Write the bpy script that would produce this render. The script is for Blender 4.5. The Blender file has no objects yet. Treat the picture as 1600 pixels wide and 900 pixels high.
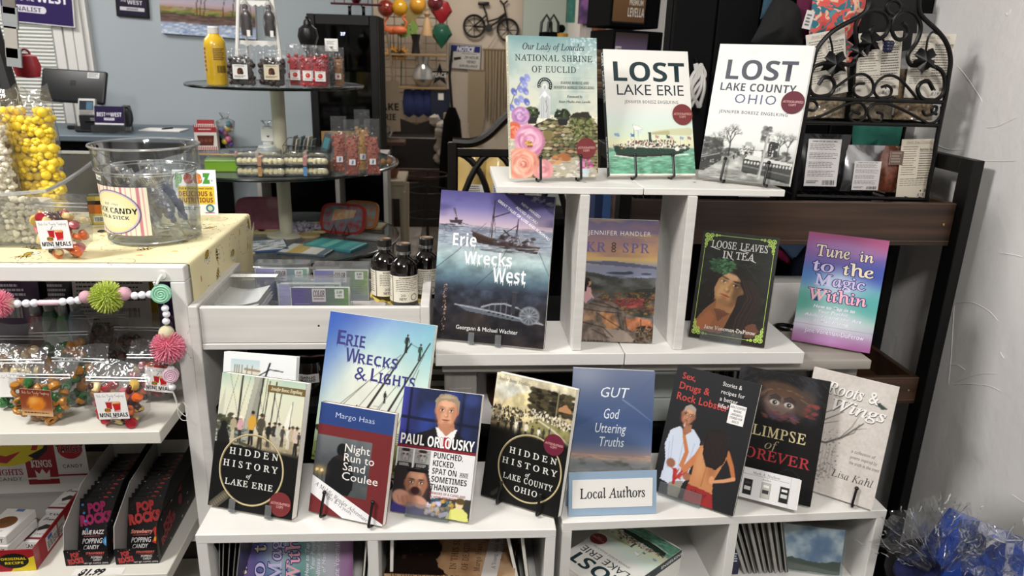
import bpy,bmesh,math,random
import numpy as np
from mathutils import Vector,Matrix
R=math.radians
sc=bpy.context.scene
col=sc.collection
# ---------------------------------------------------------------- camera
F=1150.0
CAM=Vector((0,0,1.5))
_y,_p,_r=R(5.0),R(17.8),R(1.65)
FW=Vector((math.sin(_y)*math.cos(_p),math.cos(_y)*math.cos(_p),-math.sin(_p)))
_rt=Vector((math.cos(_y),-math.sin(_y),0));_up=_rt.cross(FW)
RT=_rt*math.cos(_r)+_up*math.sin(_r);UP=_up*math.cos(_r)-_rt*math.sin(_r)
cd=bpy.data.cameras.new('camera');cd.sensor_width=36;cd.lens=F/1600*36;cd.clip_start=.02;cd.clip_end=60
cam=bpy.data.objects.new('camera',cd);col.objects.link(cam)
cam.matrix_world=Matrix(((RT.x,UP.x,-FW.x,CAM.x),(RT.y,UP.y,-FW.y,CAM.y),(RT.z,UP.z,-FW.z,CAM.z),(0,0,0,1)))
cd.dof.use_dof=True;cd.dof.focus_distance=1.3;cd.dof.aperture_fstop=7.5
sc.camera=cam
def _ray(px,py):return FW+RT*((px-800)/F)+UP*((450-py)/F)
def aty(px,py,y):d=_ray(px,py);return CAM+d*(y/d.y)
def atz(px,py,z):d=_ray(px,py);return CAM+d*((z-CAM.z)/d.z)
def atx(px,py,x):d=_ray(px,py);return CAM+d*(x/d.x)
# ---------------------------------------------------------------- world, lights, exposure
wd=bpy.data.worlds.new('room_ambience');sc.world=wd;wd.use_nodes=True
wd.node_tree.nodes['Background'].inputs[0].default_value=(.9,.95,1,1)
wd.node_tree.nodes['Background'].inputs[1].default_value=.24
sc.view_settings.view_transform='Standard';sc.view_settings.look='None'
sc.view_settings.gamma=1;sc.view_settings.use_curve_mapping=False
sc.view_settings.exposure=-0.03
sc.cycles.max_bounces=8;sc.cycles.transparent_max_bounces=24
def area(name,loc,sx,sy,watt,aim=None,c=(1,.97,.93)):
    l=bpy.data.lights.new(name,'AREA');l.shape='RECTANGLE';l.size=sx;l.size_y=sy;l.energy=watt;l.color=c
    o=bpy.data.objects.new(name,l);col.objects.link(o);o.location=loc
    if aim is not None:o.rotation_euler=(Vector(aim)-Vector(loc)).to_track_quat('-Z','Y').to_euler()
    return o
area('ceiling_lamp',(-1.5,.5,2.70),.5,.3,52,(.6,1.3,1.0))
area('ceiling_lamp',(.1,-.7,2.70),.5,.3,34,(.2,1.1,.9))
area('ceiling_lamp',(-2.6,3.2,2.70),1.1,.5,40)
area('ceiling_lamp',(-1.0,2.6,2.70),.5,.4,22)
area('ceiling_lamp',(-.1,6.3,2.70),.8,.6,26,None,(1,.93,.84))
# ---------------------------------------------------------------- materials
def s2l(c):
    if isinstance(c,str):c=[int(c[i:i+2],16)/255 for i in(0,2,4)]
    return tuple(x/12.92 if x<=.04045 else((x+.055)/1.055)**2.4 for x in c)
_mc={}
def mat(name,c='808080',rough=.5,metal=0,var=0,vs=(20,20,20),bump=0,bs=200,spec=.5,coat=0,emit=0,c2=None,trans=0,alpha=1,sheen=0):
    if name in _mc:return _mc[name]
    m=bpy.data.materials.new(name);m.use_nodes=True;nt=m.node_tree;b=nt.nodes['Principled BSDF']
    L=s2l(c);b.inputs['Base Color'].default_value=(*L,1);b.inputs['Roughness'].default_value=rough
    b.inputs['Metallic'].default_value=metal;b.inputs['Specular IOR Level'].default_value=spec
    if coat:b.inputs['Coat Weight'].default_value=coat;b.inputs['Coat Roughness'].default_value=.08
    if sheen:b.inputs['Sheen Weight'].default_value=sheen
    if trans:b.inputs['Transmission Weight'].default_value=trans;b.inputs['IOR'].default_value=1.3
    if alpha<1:b.inputs['Alpha'].default_value=alpha
    if emit:b.inputs['Emission Color'].default_value=(*L,1);b.inputs['Emission Strength'].default_value=emit
    if var or bump or c2:
        tc=nt.nodes.new('ShaderNodeTexCoord');mp=nt.nodes.new('ShaderNodeMapping');mp.inputs['Scale'].default_value=vs
        nt.links.new(tc.outputs['Object'],mp.inputs[0])
    if var or c2:
        n=nt.nodes.new('ShaderNodeTexNoise');n.inputs['Scale'].default_value=1;n.inputs['Detail'].default_value=6
        nt.links.new(mp.outputs[0],n.inputs['Vector'])
        cr=nt.nodes.new('ShaderNodeValToRGB');cr.color_ramp.elements[0].position=.32;cr.color_ramp.elements[1].position=.68
        A=s2l(c2)if c2 else tuple(x*(1-var)for x in L);B=L if c2 else tuple(min(1,x*(1+var*.5))for x in L)
        cr.color_ramp.elements[0].color=(*A,1);cr.color_ramp.elements[1].color=(*B,1)
        nt.links.new(n.outputs['Fac'],cr.inputs[0]);nt.links.new(cr.outputs[0],b.inputs['Base Color'])
    if bump:
        n2=nt.nodes.new('ShaderNodeTexNoise');n2.inputs['Scale'].default_value=bs;n2.inputs['Detail'].default_value=4
        nt.links.new(tc.outputs['Object'],n2.inputs['Vector'])
        bp=nt.nodes.new('ShaderNodeBump');bp.inputs['Strength'].default_value=bump;bp.inputs['Distance'].default_value=.004
        nt.links.new(n2.outputs['Fac'],bp.inputs['Height']);nt.links.new(bp.outputs[0],b.inputs['Normal'])
    _mc[name]=m;return m
def film(name,tint='ffffff',base=.05,rough=.08,haze=.03,bump=0,bs=60):
    """thin clear plastic: see-through with fresnel shine and a little haze"""
    if name in _mc:return _mc[name]
    m=bpy.data.materials.new(name);m.use_nodes=True;nt=m.node_tree;nt.nodes.clear();N=nt.nodes.new;K=nt.links.new
    out=N('ShaderNodeOutputMaterial');tr=N('ShaderNodeBsdfTransparent');gl=N('ShaderNodeBsdfGlossy');df=N('ShaderNodeBsdfDiffuse')
    tr.inputs[0].default_value=(*s2l(tint),1);gl.inputs['Roughness'].default_value=rough;df.inputs[0].default_value=(.8,.82,.85,1)
    lw=N('ShaderNodeLayerWeight');lw.inputs['Blend'].default_value=.25
    ma=N('ShaderNodeMath');ma.operation='MULTIPLY_ADD';ma.inputs[1].default_value=.6;ma.inputs[2].default_value=base;ma.use_clamp=True
    K(lw.outputs['Fresnel'],ma.inputs[0])
    m1=N('ShaderNodeMixShader');m2=N('ShaderNodeMixShader');m1.inputs[0].default_value=haze
    K(tr.outputs[0],m1.inputs[1]);K(df.outputs[0],m1.inputs[2]);K(ma.outputs[0],m2.inputs[0]);K(m1.outputs[0],m2.inputs[1]);K(gl.outputs[0],m2.inputs[2])
    K(m2.outputs[0],out.inputs[0])
    if bump:
        tc=N('ShaderNodeTexCoord');n2=N('ShaderNodeTexNoise');n2.inputs['Scale'].default_value=bs;n2.inputs['Detail'].default_value=2
        bp=N('ShaderNodeBump');bp.inputs['Strength'].default_value=bump;bp.inputs['Distance'].default_value=.01
        K(tc.outputs['Object'],n2.inputs['Vector']);K(n2.outputs['Fac'],bp.inputs['Height']);K(bp.outputs[0],gl.inputs['Normal']);K(bp.outputs[0],lw.inputs['Normal'])
    _mc[name]=m;return m
def printmat(name,rough,coat=0):
    m=mat(name,'ffffff',rough,coat=coat,spec=.28);nt=m.node_tree
    a=nt.nodes.new('ShaderNodeAttribute');a.attribute_name='Col'
    nt.links.new(a.outputs['Color'],nt.nodes['Principled BSDF'].inputs['Base Color']);return m
PG=printmat('printed_gloss',.45);PM=printmat('printed_matte',.55)
W=mat('white_laminate','dfddd9',.42,var=.025,vs=(3,40,40))
WW=mat('white_ash_board','d2cfcb',.5,var=.07,vs=(4,90,90))
BK=mat('black_paint','0a0a0b',.5,spec=.3);BKW=mat('black_wire','08080a',.35);BM=mat('black_matte','070708',.85,spec=.12)
PAGE=mat('paper_white','efece4',.8,var=.05,vs=(3,300,3));PAPER=mat('paper_plain','e6e4e0',.75)
CLR=film('clear_acrylic','f6fafa',.03,.05,.03);BAG=film('clear_bag','f4f4f4',.02,.12,.045,.7,45)
# ---------------------------------------------------------------- mesh builder
class MB:
    def __init__(s):s.v=[];s.f=[];s.mi=[]
    def add(s,vs,fs,mi=0,M=None):
        b=len(s.v);s.v+=[tuple(M@Vector(v))if M else tuple(v)for v in vs]
        s.f+=[[b+i for i in f]for f in fs];s.mi+=[mi]*len(fs);return s
    def bb(s,x0,x1,y0,y1,z0,z1,mi=0,M=None):
        return s.add([(x0,y0,z0),(x1,y0,z0),(x1,y1,z0),(x0,y1,z0),(x0,y0,z1),(x1,y0,z1),(x1,y1,z1),(x0,y1,z1)],
                     [(0,3,2,1),(4,5,6,7),(0,1,5,4),(1,2,6,5),(2,3,7,6),(3,0,4,7)],mi,M)
    def rb(s,x0,x1,y0,y1,z0,z1,r=.002,seg=2,mi=0,M=None):
        bm=bmesh.new();bmesh.ops.create_cube(bm,size=1)
        for v in bm.verts:v.co=((x0+x1)/2+v.co.x*(x1-x0),(y0+y1)/2+v.co.y*(y1-y0),(z0+z1)/2+v.co.z*(z1-z0))
        bmesh.ops.bevel(bm,geom=bm.edges[:],offset=min(r,.49*min(abs(x1-x0),abs(y1-y0),abs(z1-z0))),segments=seg,affect='EDGES',profile=.5)
        bm.verts.index_update();s.add([v.co[:]for v in bm.verts],[[v.index for v in f.verts]for f in bm.faces],mi,M);bm.free();return s
    def tube(s,pts,r,n=8,closed=False,mi=0,M=None,caps=True):
        P=[Vector(p)for p in pts];k=len(P);rr=r if isinstance(r,(list,tuple))else[r]*k
        t0=(P[1]-P[0]).normalized();a=t0.orthogonal().normalized();vs=[];fs=[]
        for i in range(k):
            t=((P[(i+1)%k]-P[i-1])if closed else(P[min(i+1,k-1)]-P[max(i-1,0)]))
            t=t.normalized()if t.length>1e-9 else t0
            a=(a-t*a.dot(t));a=a.normalized()if a.length>1e-6 else t.orthogonal().normalized();b=t.cross(a)
            vs+=[P[i]+(a*math.cos(2*math.pi*j/n)+b*math.sin(2*math.pi*j/n))*rr[i]for j in range(n)]
        for i in range(k if closed else k-1):
            for j in range(n):
                q=(i+1)%k;fs.append((i*n+j,i*n+(j+1)%n,q*n+(j+1)%n,q*n+j))
        if not closed and caps:fs+=[tuple(range(n))[::-1],tuple((k-1)*n+j for j in range(n))]
        return s.add(vs,fs,mi,M)
    def cyl(s,p0,p1,r0,r1=None,n=16,mi=0,M=None):return s.tube([p0,p1],[r0,r0 if r1 is None else r1],n,mi=mi,M=M)
    def lathe(s,prof,n=24,c=(0,0,0),mi=0,M=None,sx=1,sy=1):
        vs=[(c[0]+r*sx*math.cos(2*math.pi*j/n),c[1]+r*sy*math.sin(2*math.pi*j/n),c[2]+z)for r,z in prof for j in range(n)]
        fs=[(i*n+j,i*n+(j+1)%n,(i+1)*n+(j+1)%n,(i+1)*n+j)for i in range(len(prof)-1)for j in range(n)]
        if prof[0][0]>1e-5:pass
        return s.add(vs,fs,mi,M)
    def disc(s,c,r,n=24,mi=0,up=1):return s.add([(c[0]+r*math.cos(2*math.pi*j/n),c[1]+r*math.sin(2*math.pi*j/n),c[2])for j in range(n)],[tuple(range(n))[::up]],mi)
    def ball(s,c,r,nu=12,nv=8,mi=0,M=None,sc3=(1,1,1),jit=0,rnd=random):
        vs=[];fs=[]
        for i in range(nv+1):
            th=math.pi*i/nv
            for j in range(nu):
                ph=2*math.pi*j/nu;q=r*(1+jit*(rnd.random()-.5))if jit else r
                vs.append((c[0]+q*sc3[0]*math.sin(th)*math.cos(ph),c[1]+q*sc3[1]*math.sin(th)*math.sin(ph),c[2]+q*sc3[2]*math.cos(th)))
        for i in range(nv):
            for j in range(nu):fs.append((i*nu+j,(i+1)*nu+j,(i+1)*nu+(j+1)%nu,i*nu+(j+1)%nu))
        return s.add(vs,fs,mi,M)
    def prism(s,poly,y0,y1,mi=0,M=None):
        """outline in XZ given depth along Y"""
        n=len(poly);vs=[(x,y0,z)for x,z in poly]+[(x,y1,z)for x,z in poly]
        fs=[tuple(range(n)),tuple(range(2*n-1,n-1,-1))]+[(i,n+i,n+(i+1)%n,(i+1)%n)for i in range(n)]
        return s.add(vs,fs,mi,M)
    def slab(s,poly,z0,z1,mi=0,M=None):
        n=len(poly);vs=[(x,y,z0)for x,y in poly]+[(x,y,z1)for x,y in poly]
        fs=[tuple(range(n))[::-1],tuple(range(n,2*n))]+[((i+1)%n,n+(i+1)%n,n+i,i)[::-1]for i in range(n)]
        return s.add(vs,fs,mi,M)
    def grid(s,fn,nu,nv,mi=0,M=None):
        vs=[fn(i/nu,j/nv)for j in range(nv+1)for i in range(nu+1)]
        fs=[(j*(nu+1)+i,j*(nu+1)+i+1,(j+1)*(nu+1)+i+1,(j+1)*(nu+1)+i)for j in range(nv)for i in range(nu)]
        return s.add(vs,fs,mi,M)
    def build(s,name,m,parent=None,ang=35,**k):
        me=bpy.data.meshes.new(name);me.from_pydata(s.v,[],s.f)
        ms=m if isinstance(m,(list,tuple))else[m]
        for x in ms:me.materials.append(x)
        if len(ms)>1:me.polygons.foreach_set('material_index',s.mi)
        if ang:
            me.polygons.foreach_set('use_smooth',[True]*len(s.f));me.set_sharp_from_angle(angle=R(ang))
        me.update();return link(name,me,parent,**k)
def link(name,me,parent=None,loc=None,rot=None,label=None,cat=None,group=None,kind=None):
    o=bpy.data.objects.new(name,me);col.objects.link(o)
    if parent:o.parent=parent
    if loc is not None:o.location=loc
    if rot is not None:o.rotation_euler=rot
    for a,b in(('label',label),('category',cat),('group',group),('kind',kind)):
        if b:o[a]=b
    return o
def thing(name,label,cat,loc=(0,0,0),rz=0,group=None,lean=0,rot=None):
    return link(name,None,None,loc,rot or(-lean,0,rz),label,cat,group)
def dup(o,loc=None,rz=None,label=None,rot=None,parent=None,scale=None):
    c=o.copy();col.objects.link(c)
    if parent:c.parent=parent
    if loc is not None:c.location=loc
    if rz is not None:c.rotation_euler=(o.rotation_euler.x,o.rotation_euler.y,rz)
    if rot is not None:c.rotation_euler=rot
    if scale is not None:c.scale=scale
    if label:c['label']=label
    for ch in list(o.children):
        dup(ch,parent=c)
    return c
def struct(o):o['kind']='structure';return o
def arc(cx,cz,r,a0,a1,n=14,y=0):return[(cx+r*math.cos(R(a0+(a1-a0)*i/n)),y,cz+r*math.sin(R(a0+(a1-a0)*i/n)))for i in range(n+1)]
def spiral(cx,cz,r0,r1,a0,a1,n=22,y=0):
    return[(cx+(r0+(r1-r0)*i/n)*math.cos(R(a0+(a1-a0)*i/n)),y,cz+(r0+(r1-r0)*i/n)*math.sin(R(a0+(a1-a0)*i/n)))for i in range(n+1)]
def smooth(pts,n=6):
    """Catmull-Rom through points"""
    P=[Vector(p)for p in pts];P=[P[0]*2-P[1]]+P+[P[-1]*2-P[-2]];out=[]
    for i in range(1,len(P)-2):
        for k in range(n):
            t=k/n;a,b,c,d=P[i-1:i+3]
            out.append(.5*((2*b)+(c-a)*t+(2*a-5*b+4*c-d)*t*t+(3*b-a-3*c+d)*t**3))
    return out+[P[-2]]
# ---------------------------------------------------------------- flat print: painted raster + lettering, one mesh with point colours
_ST={'s':(0x1D434,0x1D44E),'sc':(0x1D4D0,0x1D4EA),'B':(0x1D5D4,0x1D5EE)}      # slanted serif and script letters of the built-in font
_FACE={'si':('s',0,0),'sr':('s',-.26,0),'sb':('s',-.26,.022),'sbi':('s',0,.022),'sc':('sc',0,0),'B':('B',0,0),'b':('',0,.024),'bi':('',.22,.024),'i':('',.22,0),'':('',0,0)}
_gc={};_tc={}
def _mesh_of(body,off):
    c=bpy.data.curves.new('lettering','FONT');c.body=body;c.resolution_u=2;c.offset=off
    o=bpy.data.objects.new('lettering',c);me=o.to_mesh()
    n=len(me.vertices);v=np.zeros(n*3);me.vertices.foreach_get('co',v);v=v.reshape(-1,3)[:,:2].copy();f=[tuple(p.vertices)for p in me.polygons]
    o.to_mesh_clear();bpy.data.objects.remove(o);bpy.data.curves.remove(c);return v,f
def _glyph(ch,face,off):
    k=(ch,face,off)
    if k not in _gc:
        u=ch
        if face:
            A,a=_ST[face]
            if ch=='h' and face=='s':u='\u210e'
            elif 'A'<=ch<='Z':u=chr(A+ord(ch)-65)
            elif 'a'<=ch<='z':u=chr(a+ord(ch)-97)
        v,f=_mesh_of(u,off);v2,_=_mesh_of(u+u,off)
        _gc[k]=(v,f,float(v2[:,0].max()-v[:,0].max())if len(v)else .4)
    return _gc[k]
def glyphs(t,st='',off=0,sp=1.0,res=2):
    face,sh,o2=_FACE.get(st,('',0,0));off=min((-.012,0,.012,.024,.036,.055,.07),key=lambda q:abs(q-off-o2));k=(t,st,off,sp)
    if k in _tc:return _tc[k]
    x=0;V=[];Fs=[];b=0
    for ch in t:
        if ch==' ':x+=.3*sp;continue
        v,f,adv=_glyph(ch,face,off);v=v.copy()
        if not len(v):continue
        if sh and(not face or ch.isalpha()):v[:,0]+=v[:,1]*sh
        v[:,0]+=x;V.append(v);Fs+=[tuple(b+i for i in q)for q in f];b+=len(v);x+=adv+(sp-1)*.45
    V=np.concatenate(V)if V else np.zeros((0,2));_tc[k]=(V,Fs);return V,Fs
def _vn(nx,ny,fx,fy,rng):
    g=rng.random((int(fy)+2,int(fx)+2));X=np.linspace(0,fx,nx,endpoint=False);Yv=np.linspace(0,fy,ny,endpoint=False)
    xi=X.astype(int);yi=Yv.astype(int);a=X-xi;b=(Yv-yi)[:,None];a=a*a*(3-2*a);b=b*b*(3-2*b)
    return(g[yi][:,xi]*(1-a)+g[yi][:,xi+1]*a)*(1-b)+(g[yi+1][:,xi]*(1-a)+g[yi+1][:,xi+1]*a)*b
def C(c):
    return np.array([int(c[i:i+2],16)/255 for i in(0,2,4)])if isinstance(c,str)else np.array(c,float)
class Art:
    def __init__(s,w,h,base='ffffff',cell=.0013,seed=1):
        s.w,s.h=w,h;s.nx=max(2,int(w/cell));s.ny=max(2,int(h/cell));s.rng=np.random.default_rng(seed)
        s.a=np.ones((s.ny+1,s.nx+1,3))*C(base);s.U,s.V=np.meshgrid(np.linspace(0,1,s.nx+1),np.linspace(0,1,s.ny+1));s.P=[]
    def mix(s,m,c):c=c if isinstance(c,np.ndarray)and c.ndim==3 else C(c);s.a=s.a*(1-m[...,None])+c*m[...,None];return s
    def vgrad(s,st,box=None):
        vs=[q[0]for q in st];cs=np.array([C(q[1])for q in st]);g=np.stack([np.interp(s.V,vs,cs[:,i])for i in range(3)],-1)
        m=np.ones_like(s.U)if box is None else s.box(*box);return s.mix(m,g)
    def box(s,u0,v0,u1,v1):return((s.U>=u0)&(s.U<=u1)&(s.V>=v0)&(s.V<=v1)).astype(float)
    def noise(s,fx,fy,oct=4):
        o=0;t=0
        for k in range(oct):o=o+_vn(s.nx+1,s.ny+1,fx*2**k,fy*2**k,s.rng)/2**k;t+=1/2**k
        return o/t
    def tex(s,m,fx,fy,amp,oct=4):
        n=(s.noise(fx,fy,oct)-.5)*2*amp;s.a=np.clip(s.a*(1+(n*m)[...,None]),0,1);return s
    def poly(s,pts,c,a=1.,rough=0,f=14):
        U,V=s.U,s.V
        if rough:U=U+(s.noise(f,f)-.5)*rough;V=V+(s.noise(f,f)-.5)*rough
        w=s.win(min(p[0]for p in pts)-rough,min(p[1]for p in pts)-rough,max(p[0]for p in pts)+rough,max(p[1]for p in pts)+rough)
        if w is None:return s
        return s.wmix(w,s.inside(pts,U[w],V[w])*a,c)
    def win(s,u0,v0,u1,v1):
        i0,i1=max(0,int(u0*s.nx)-1),min(s.nx+1,int(u1*s.nx)+3);j0,j1=max(0,int(v0*s.ny)-1),min(s.ny+1,int(v1*s.ny)+3)
        return None if i1<=i0 or j1<=j0 else(slice(j0,j1),slice(i0,i1))
    def wmix(s,w,m,c):m=m[...,None];s.a[w]=s.a[w]*(1-m)+C(c)*m;return s
    def inside(s,pts,U=None,V=None):
        U=s.U if U is None else U;V=s.V if V is None else V;m=np.zeros(U.shape,bool);n=len(pts)
        for i in range(n):
            x0,y0=pts[i];x1,y1=pts[(i+1)%n]
            if y0==y1:continue
            m^=((y0>V)!=(y1>V))&(U<(x1-x0)*(V-y0)/(y1-y0)+x0)
        return m.astype(float)
    def ell(s,cu,cv,ru,rv,c,a=1.,soft=.15,rot=0,rough=0,f=12):
        e=max(ru*s.w,rv*s.h)*(1+soft*.6+rough);w=s.win(cu-e/s.w,cv-e/s.h,cu+e/s.w,cv+e/s.h)
        if w is None:return s
        x=(s.U[w]-cu)*s.w;y=(s.V[w]-cv)*s.h;k=math.cos(R(rot));q=math.sin(R(rot));x,y=x*k+y*q,-x*q+y*k
        d=np.hypot(x/(ru*s.w),y/(rv*s.h))
        if rough:d=d+(s.noise(f,f)[w]-.5)*rough
        return s.wmix(w,np.clip((1-d)/max(soft,1e-3)+.5,0,1)*a,c)
    def line(s,pts,w,c,a=1.,w1=None):
        """brush stroke, width in fractions of the cover width, may taper to w1"""
        n=len(pts)-1;g=max(w,w1 or 0)+.006;gv=g*s.w/s.h
        W_=s.win(min(p[0]for p in pts)-g,min(p[1]for p in pts)-gv,max(p[0]for p in pts)+g,max(p[1]for p in pts)+gv)
        if W_ is None:return s
        x=s.U[W_]*s.w;y=s.V[W_]*s.h;m=np.zeros_like(x)
        for i in range(n):
            x0,y0=pts[i][0]*s.w,pts[i][1]*s.h;x1,y1=pts[i+1][0]*s.w,pts[i+1][1]*s.h;L=max((x1-x0)**2+(y1-y0)**2,1e-12)
            t=np.clip(((x-x0)*(x1-x0)+(y-y0)*(y1-y0))/L,0,1);d=np.hypot(x-x0-t*(x1-x0),y-y0-t*(y1-y0))
            ww=w if w1 is None else w+(w1-w)*(i+t)/n;hw=ww*s.w/2
            m=np.maximum(m,np.clip((hw-d)/(.0009)+.5,0,1)*np.minimum(1,hw/.00045))
        return s.wmix(W_,m*a,c)
    def dabs(s,box,n,ru,rv,cols,a=.9,inside=None,rot=0,jit=.5):
        r=s.rng
        for i in range(n):
            u=box[0]+(box[2]-box[0])*r.random();v=box[1]+(box[3]-box[1])*r.random()
            if inside is not None and not inside(u,v):continue
            k=1+jit*(r.random()-.5)*2
            s._dab(u,v,ru*k,rv*k,C(cols[r.integers(len(cols))]),a,rot*(r.random()-.5)*2)
        return s
    def _dab(s,u,v,ru,rv,c,a,rot):
        e=max(ru,rv*s.h/s.w)*1.3;ev=max(rv,ru*s.w/s.h)*1.3
        i0,i1=max(0,int((u-e)*s.nx)),min(s.nx+1,int((u+e)*s.nx)+2);j0,j1=max(0,int((v-ev)*s.ny)),min(s.ny+1,int((v+ev)*s.ny)+2)
        if i1<=i0 or j1<=j0:return
        x=(s.U[j0:j1,i0:i1]-u)*s.w;y=(s.V[j0:j1,i0:i1]-v)*s.h;k=math.cos(R(rot));q=math.sin(R(rot))
        d=np.hypot((x*k+y*q)/(ru*s.w),(-x*q+y*k)/(rv*s.h));m=(np.clip((1-d)/.35+.3,0,1)*a)[...,None]
        s.a[j0:j1,i0:i1]=s.a[j0:j1,i0:i1]*(1-m)+c*m
    # vector layer ------------------------------------------------
    def vp(s,pts,c,faces=None):s.P.append((np.array(pts,float),faces or[tuple(range(len(pts)))],C(c)));return s
    def vr(s,u0,v0,u1,v1,c):return s.vp([(u0,v0),(u1,v0),(u1,v1),(u0,v1)],c)
    def vc(s,u,v,r,c,n=28,rv=None):
        rv=r*s.w/s.h if rv is None else rv
        return s.vp([(u+r*math.cos(2*math.pi*i/n),v+rv*math.sin(2*math.pi*i/n))for i in range(n)],c)
    def ring(s,u,v,r,t,c,n=40,a0=0,a1=360,k=None):
        k=s.w/s.h if k is None else k;pts=[]
        for i in range(n+1):
            a=R(a0+(a1-a0)*i/n)
            for q in(r,r-t):pts.append((u+q*math.cos(a),v+q*k*math.sin(a)))
        return s.vp(pts,c,[(2*i,2*i+1,2*i+3,2*i+2)for i in range(n)])
    def vl(s,pts,wd,c):
        """polyline of constant width (fraction of cover width)"""
        k=s.w/s.h;out=[];fs=[]
        for i in range(len(pts)-1):
            (u0,v0),(u1,v1)=pts[i],pts[i+1];dx,dy=u1-u0,(v1-v0)/k;L=math.hypot(dx,dy)or 1;nx,ny=-dy/L*wd/2,dx/L*wd/2*k;b=len(out)
            out+=[(u0+nx,v0+ny),(u1+nx,v1+ny),(u1-nx,v1-ny),(u0-nx,v0-ny)];fs.append((b,b+1,b+2,b+3))
        return s.vp(out,c,fs)
    def text(s,t,u0,v0,u1,v1,c,st='',off=0,sp=1.0,rot=0,skew=0,warp=None,out=None,ow=.03,res=2,jag=0,cap=None):
        """lettering stretched to run from u0 to u1 with its baseline on v1 and its tallest letter reaching v0"""
        v,f=glyphs(t,st,off,sp,res)
        if not len(v):return s
        x0,x1=v[:,0].min(),v[:,0].max();top=cap or v[:,1].max();X=(v[:,0]-x0)/(x1-x0);Yy=v[:,1]/top
        pu=u0+(u1-u0)*X;pv=v1+(v0-v1)*Yy
        if skew:pu=pu+skew*(v1-pv)
        if warp:pu,pv=warp(pu,pv)
        if rot:
            cu,cv=u0,v1;k=s.w/s.h;a=R(rot);du=pu-cu;dv=(pv-cv)/k;pu=cu+du*math.cos(a)-dv*math.sin(a);pv=cv+(du*math.sin(a)+dv*math.cos(a))*k
        if out:
            v2,f2=glyphs(t,st,off+ow,sp,res);X=(v2[:,0]-x0)/(x1-x0);Yy=v2[:,1]/top;qu=u0+(u1-u0)*X;qv=v1+(v0-v1)*Yy
            if skew:qu=qu+skew*(v1-qv)
            if warp:qu,qv=warp(qu,qv)
            if rot:du=qu-u0;dv=(qv-v1)/k;qu=u0+du*math.cos(a)-dv*math.sin(a);qv=v1+(du*math.sin(a)+dv*math.cos(a))*k
            s.P.append((np.stack([qu,qv],1),f2,C(out)))
        s.P.append((np.stack([pu,pv],1),f,C(c)))
        if jag:  # paint drips hanging from the feet of the letters
            pts=[];fs=[];lo=sorted(X[Yy<.04]);d=(u1-u0)/len(t)*.055;last=-9
            for x in lo:
                if x-last<.5/len(t)*.4:continue
                last=x;u=u0+(u1-u0)*x+d*.7;L=(v1-v0)*jag*(.3+s.rng.random());b=len(pts)
                pts+=[(u-d,v1-.12*(v1-v0)),(u+d,v1-.12*(v1-v0)),(u+d*.35,v1+L),(u-d*.35,v1+L)];fs.append((b,b+1,b+2,b+3))
            if pts:s.vp(pts,c,fs)
        return s
    def para(s,u0,v0,u1,v1,n,c,fill=.55,ragged=.25,seed=3,gap=.12):
        """rows of unreadably small print"""
        r=random.Random(seed);dv=(v1-v0)/n;pts=[];fs=[]
        for i in range(n):
            u=u0;end=u1-(u1-u0)*ragged*r.random();v=v0+i*dv
            while u<end:
                L=(u1-u0)*(.05+.1*r.random());e=min(u+L,end);b=len(pts)
                pts+=[(u,v),(e,v),(e,v+dv*fill),(u,v+dv*fill)];fs.append((b,b+1,b+2,b+3));u=e+(u1-u0)*gap*.18
        return s.vp(pts,c,fs)
    def bars(s,u0,v0,u1,v1,c='151515',seed=5,n=24):
        r=random.Random(seed);u=u0
        while u<u1:
            d=(u1-u0)/n*(.3+.9*r.random());s.vr(u,v0,min(u+d,u1),v1,c);u+=d+(u1-u0)/n*(.4+.7*r.random())
        return s
    def build(s,name,parent,m=None,y=-.0008,x0=None,bend=None,label=None,flipx=False,lay=None,grid=True,cyc=9999):
        nx,ny=s.nx,s.ny;V3=[];CC=[];FF=[];b=0;lay=lay or 1e-5
        U=s.U.ravel();V=s.V.ravel();X0=-s.w/2 if x0 is None else x0
        if grid:
            V3.append(np.stack([X0+U*s.w,np.full(U.shape,y),(1-V)*s.h],1));CC.append(s.a.reshape(-1,3));b=len(U)
            j,i=np.mgrid[0:ny,0:nx];q=(j*(nx+1)+i).ravel();fq=np.stack([q+nx+1,q+nx+2,q+1,q],1)
        for k,(p,fs,c)in enumerate(s.P):
            V3.append(np.stack([X0+p[:,0]*s.w,np.full(len(p),y-lay*(k%cyc+1)),(1-p[:,1])*s.h],1));CC.append(np.tile(c,(len(p),1)))
            FF+=[[b+i for i in f]for f in fs];b+=len(p)
        V3=np.concatenate(V3);CC=np.concatenate(CC)
        if bend:V3=bend(V3)
        me=bpy.data.meshes.new(name)
        fl=fq.tolist()+FF if grid else FF
        if len(fl)>3000:
            lens=np.array([len(f)for f in fl],np.int32);flat=np.concatenate([fq.ravel()]+[np.array(f)for f in FF])if grid else np.concatenate([np.array(f)for f in FF])
            me.vertices.add(len(V3));me.vertices.foreach_set('co',V3.ravel());me.loops.add(len(flat));me.loops.foreach_set('vertex_index',flat.astype(np.int32))
            me.polygons.add(len(lens));me.polygons.foreach_set('loop_start',np.concatenate([[0],np.cumsum(lens)[:-1]]).astype(np.int32));me.update(calc_edges=True)
        else:me.from_pydata(V3.tolist(),[],fl);me.update()
        at=me.color_attributes.new('Col','FLOAT_COLOR','POINT');CC=np.clip(CC,0,1)
        lin=np.where(CC<=.04045,CC/12.92,((CC+.055)/1.055)**2.4);at.data.foreach_set('color',np.concatenate([lin,np.ones((len(lin),1))],1).astype(np.float32).ravel())
        me.materials.append(m or PG);return link(name,me,parent,label=label)
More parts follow.
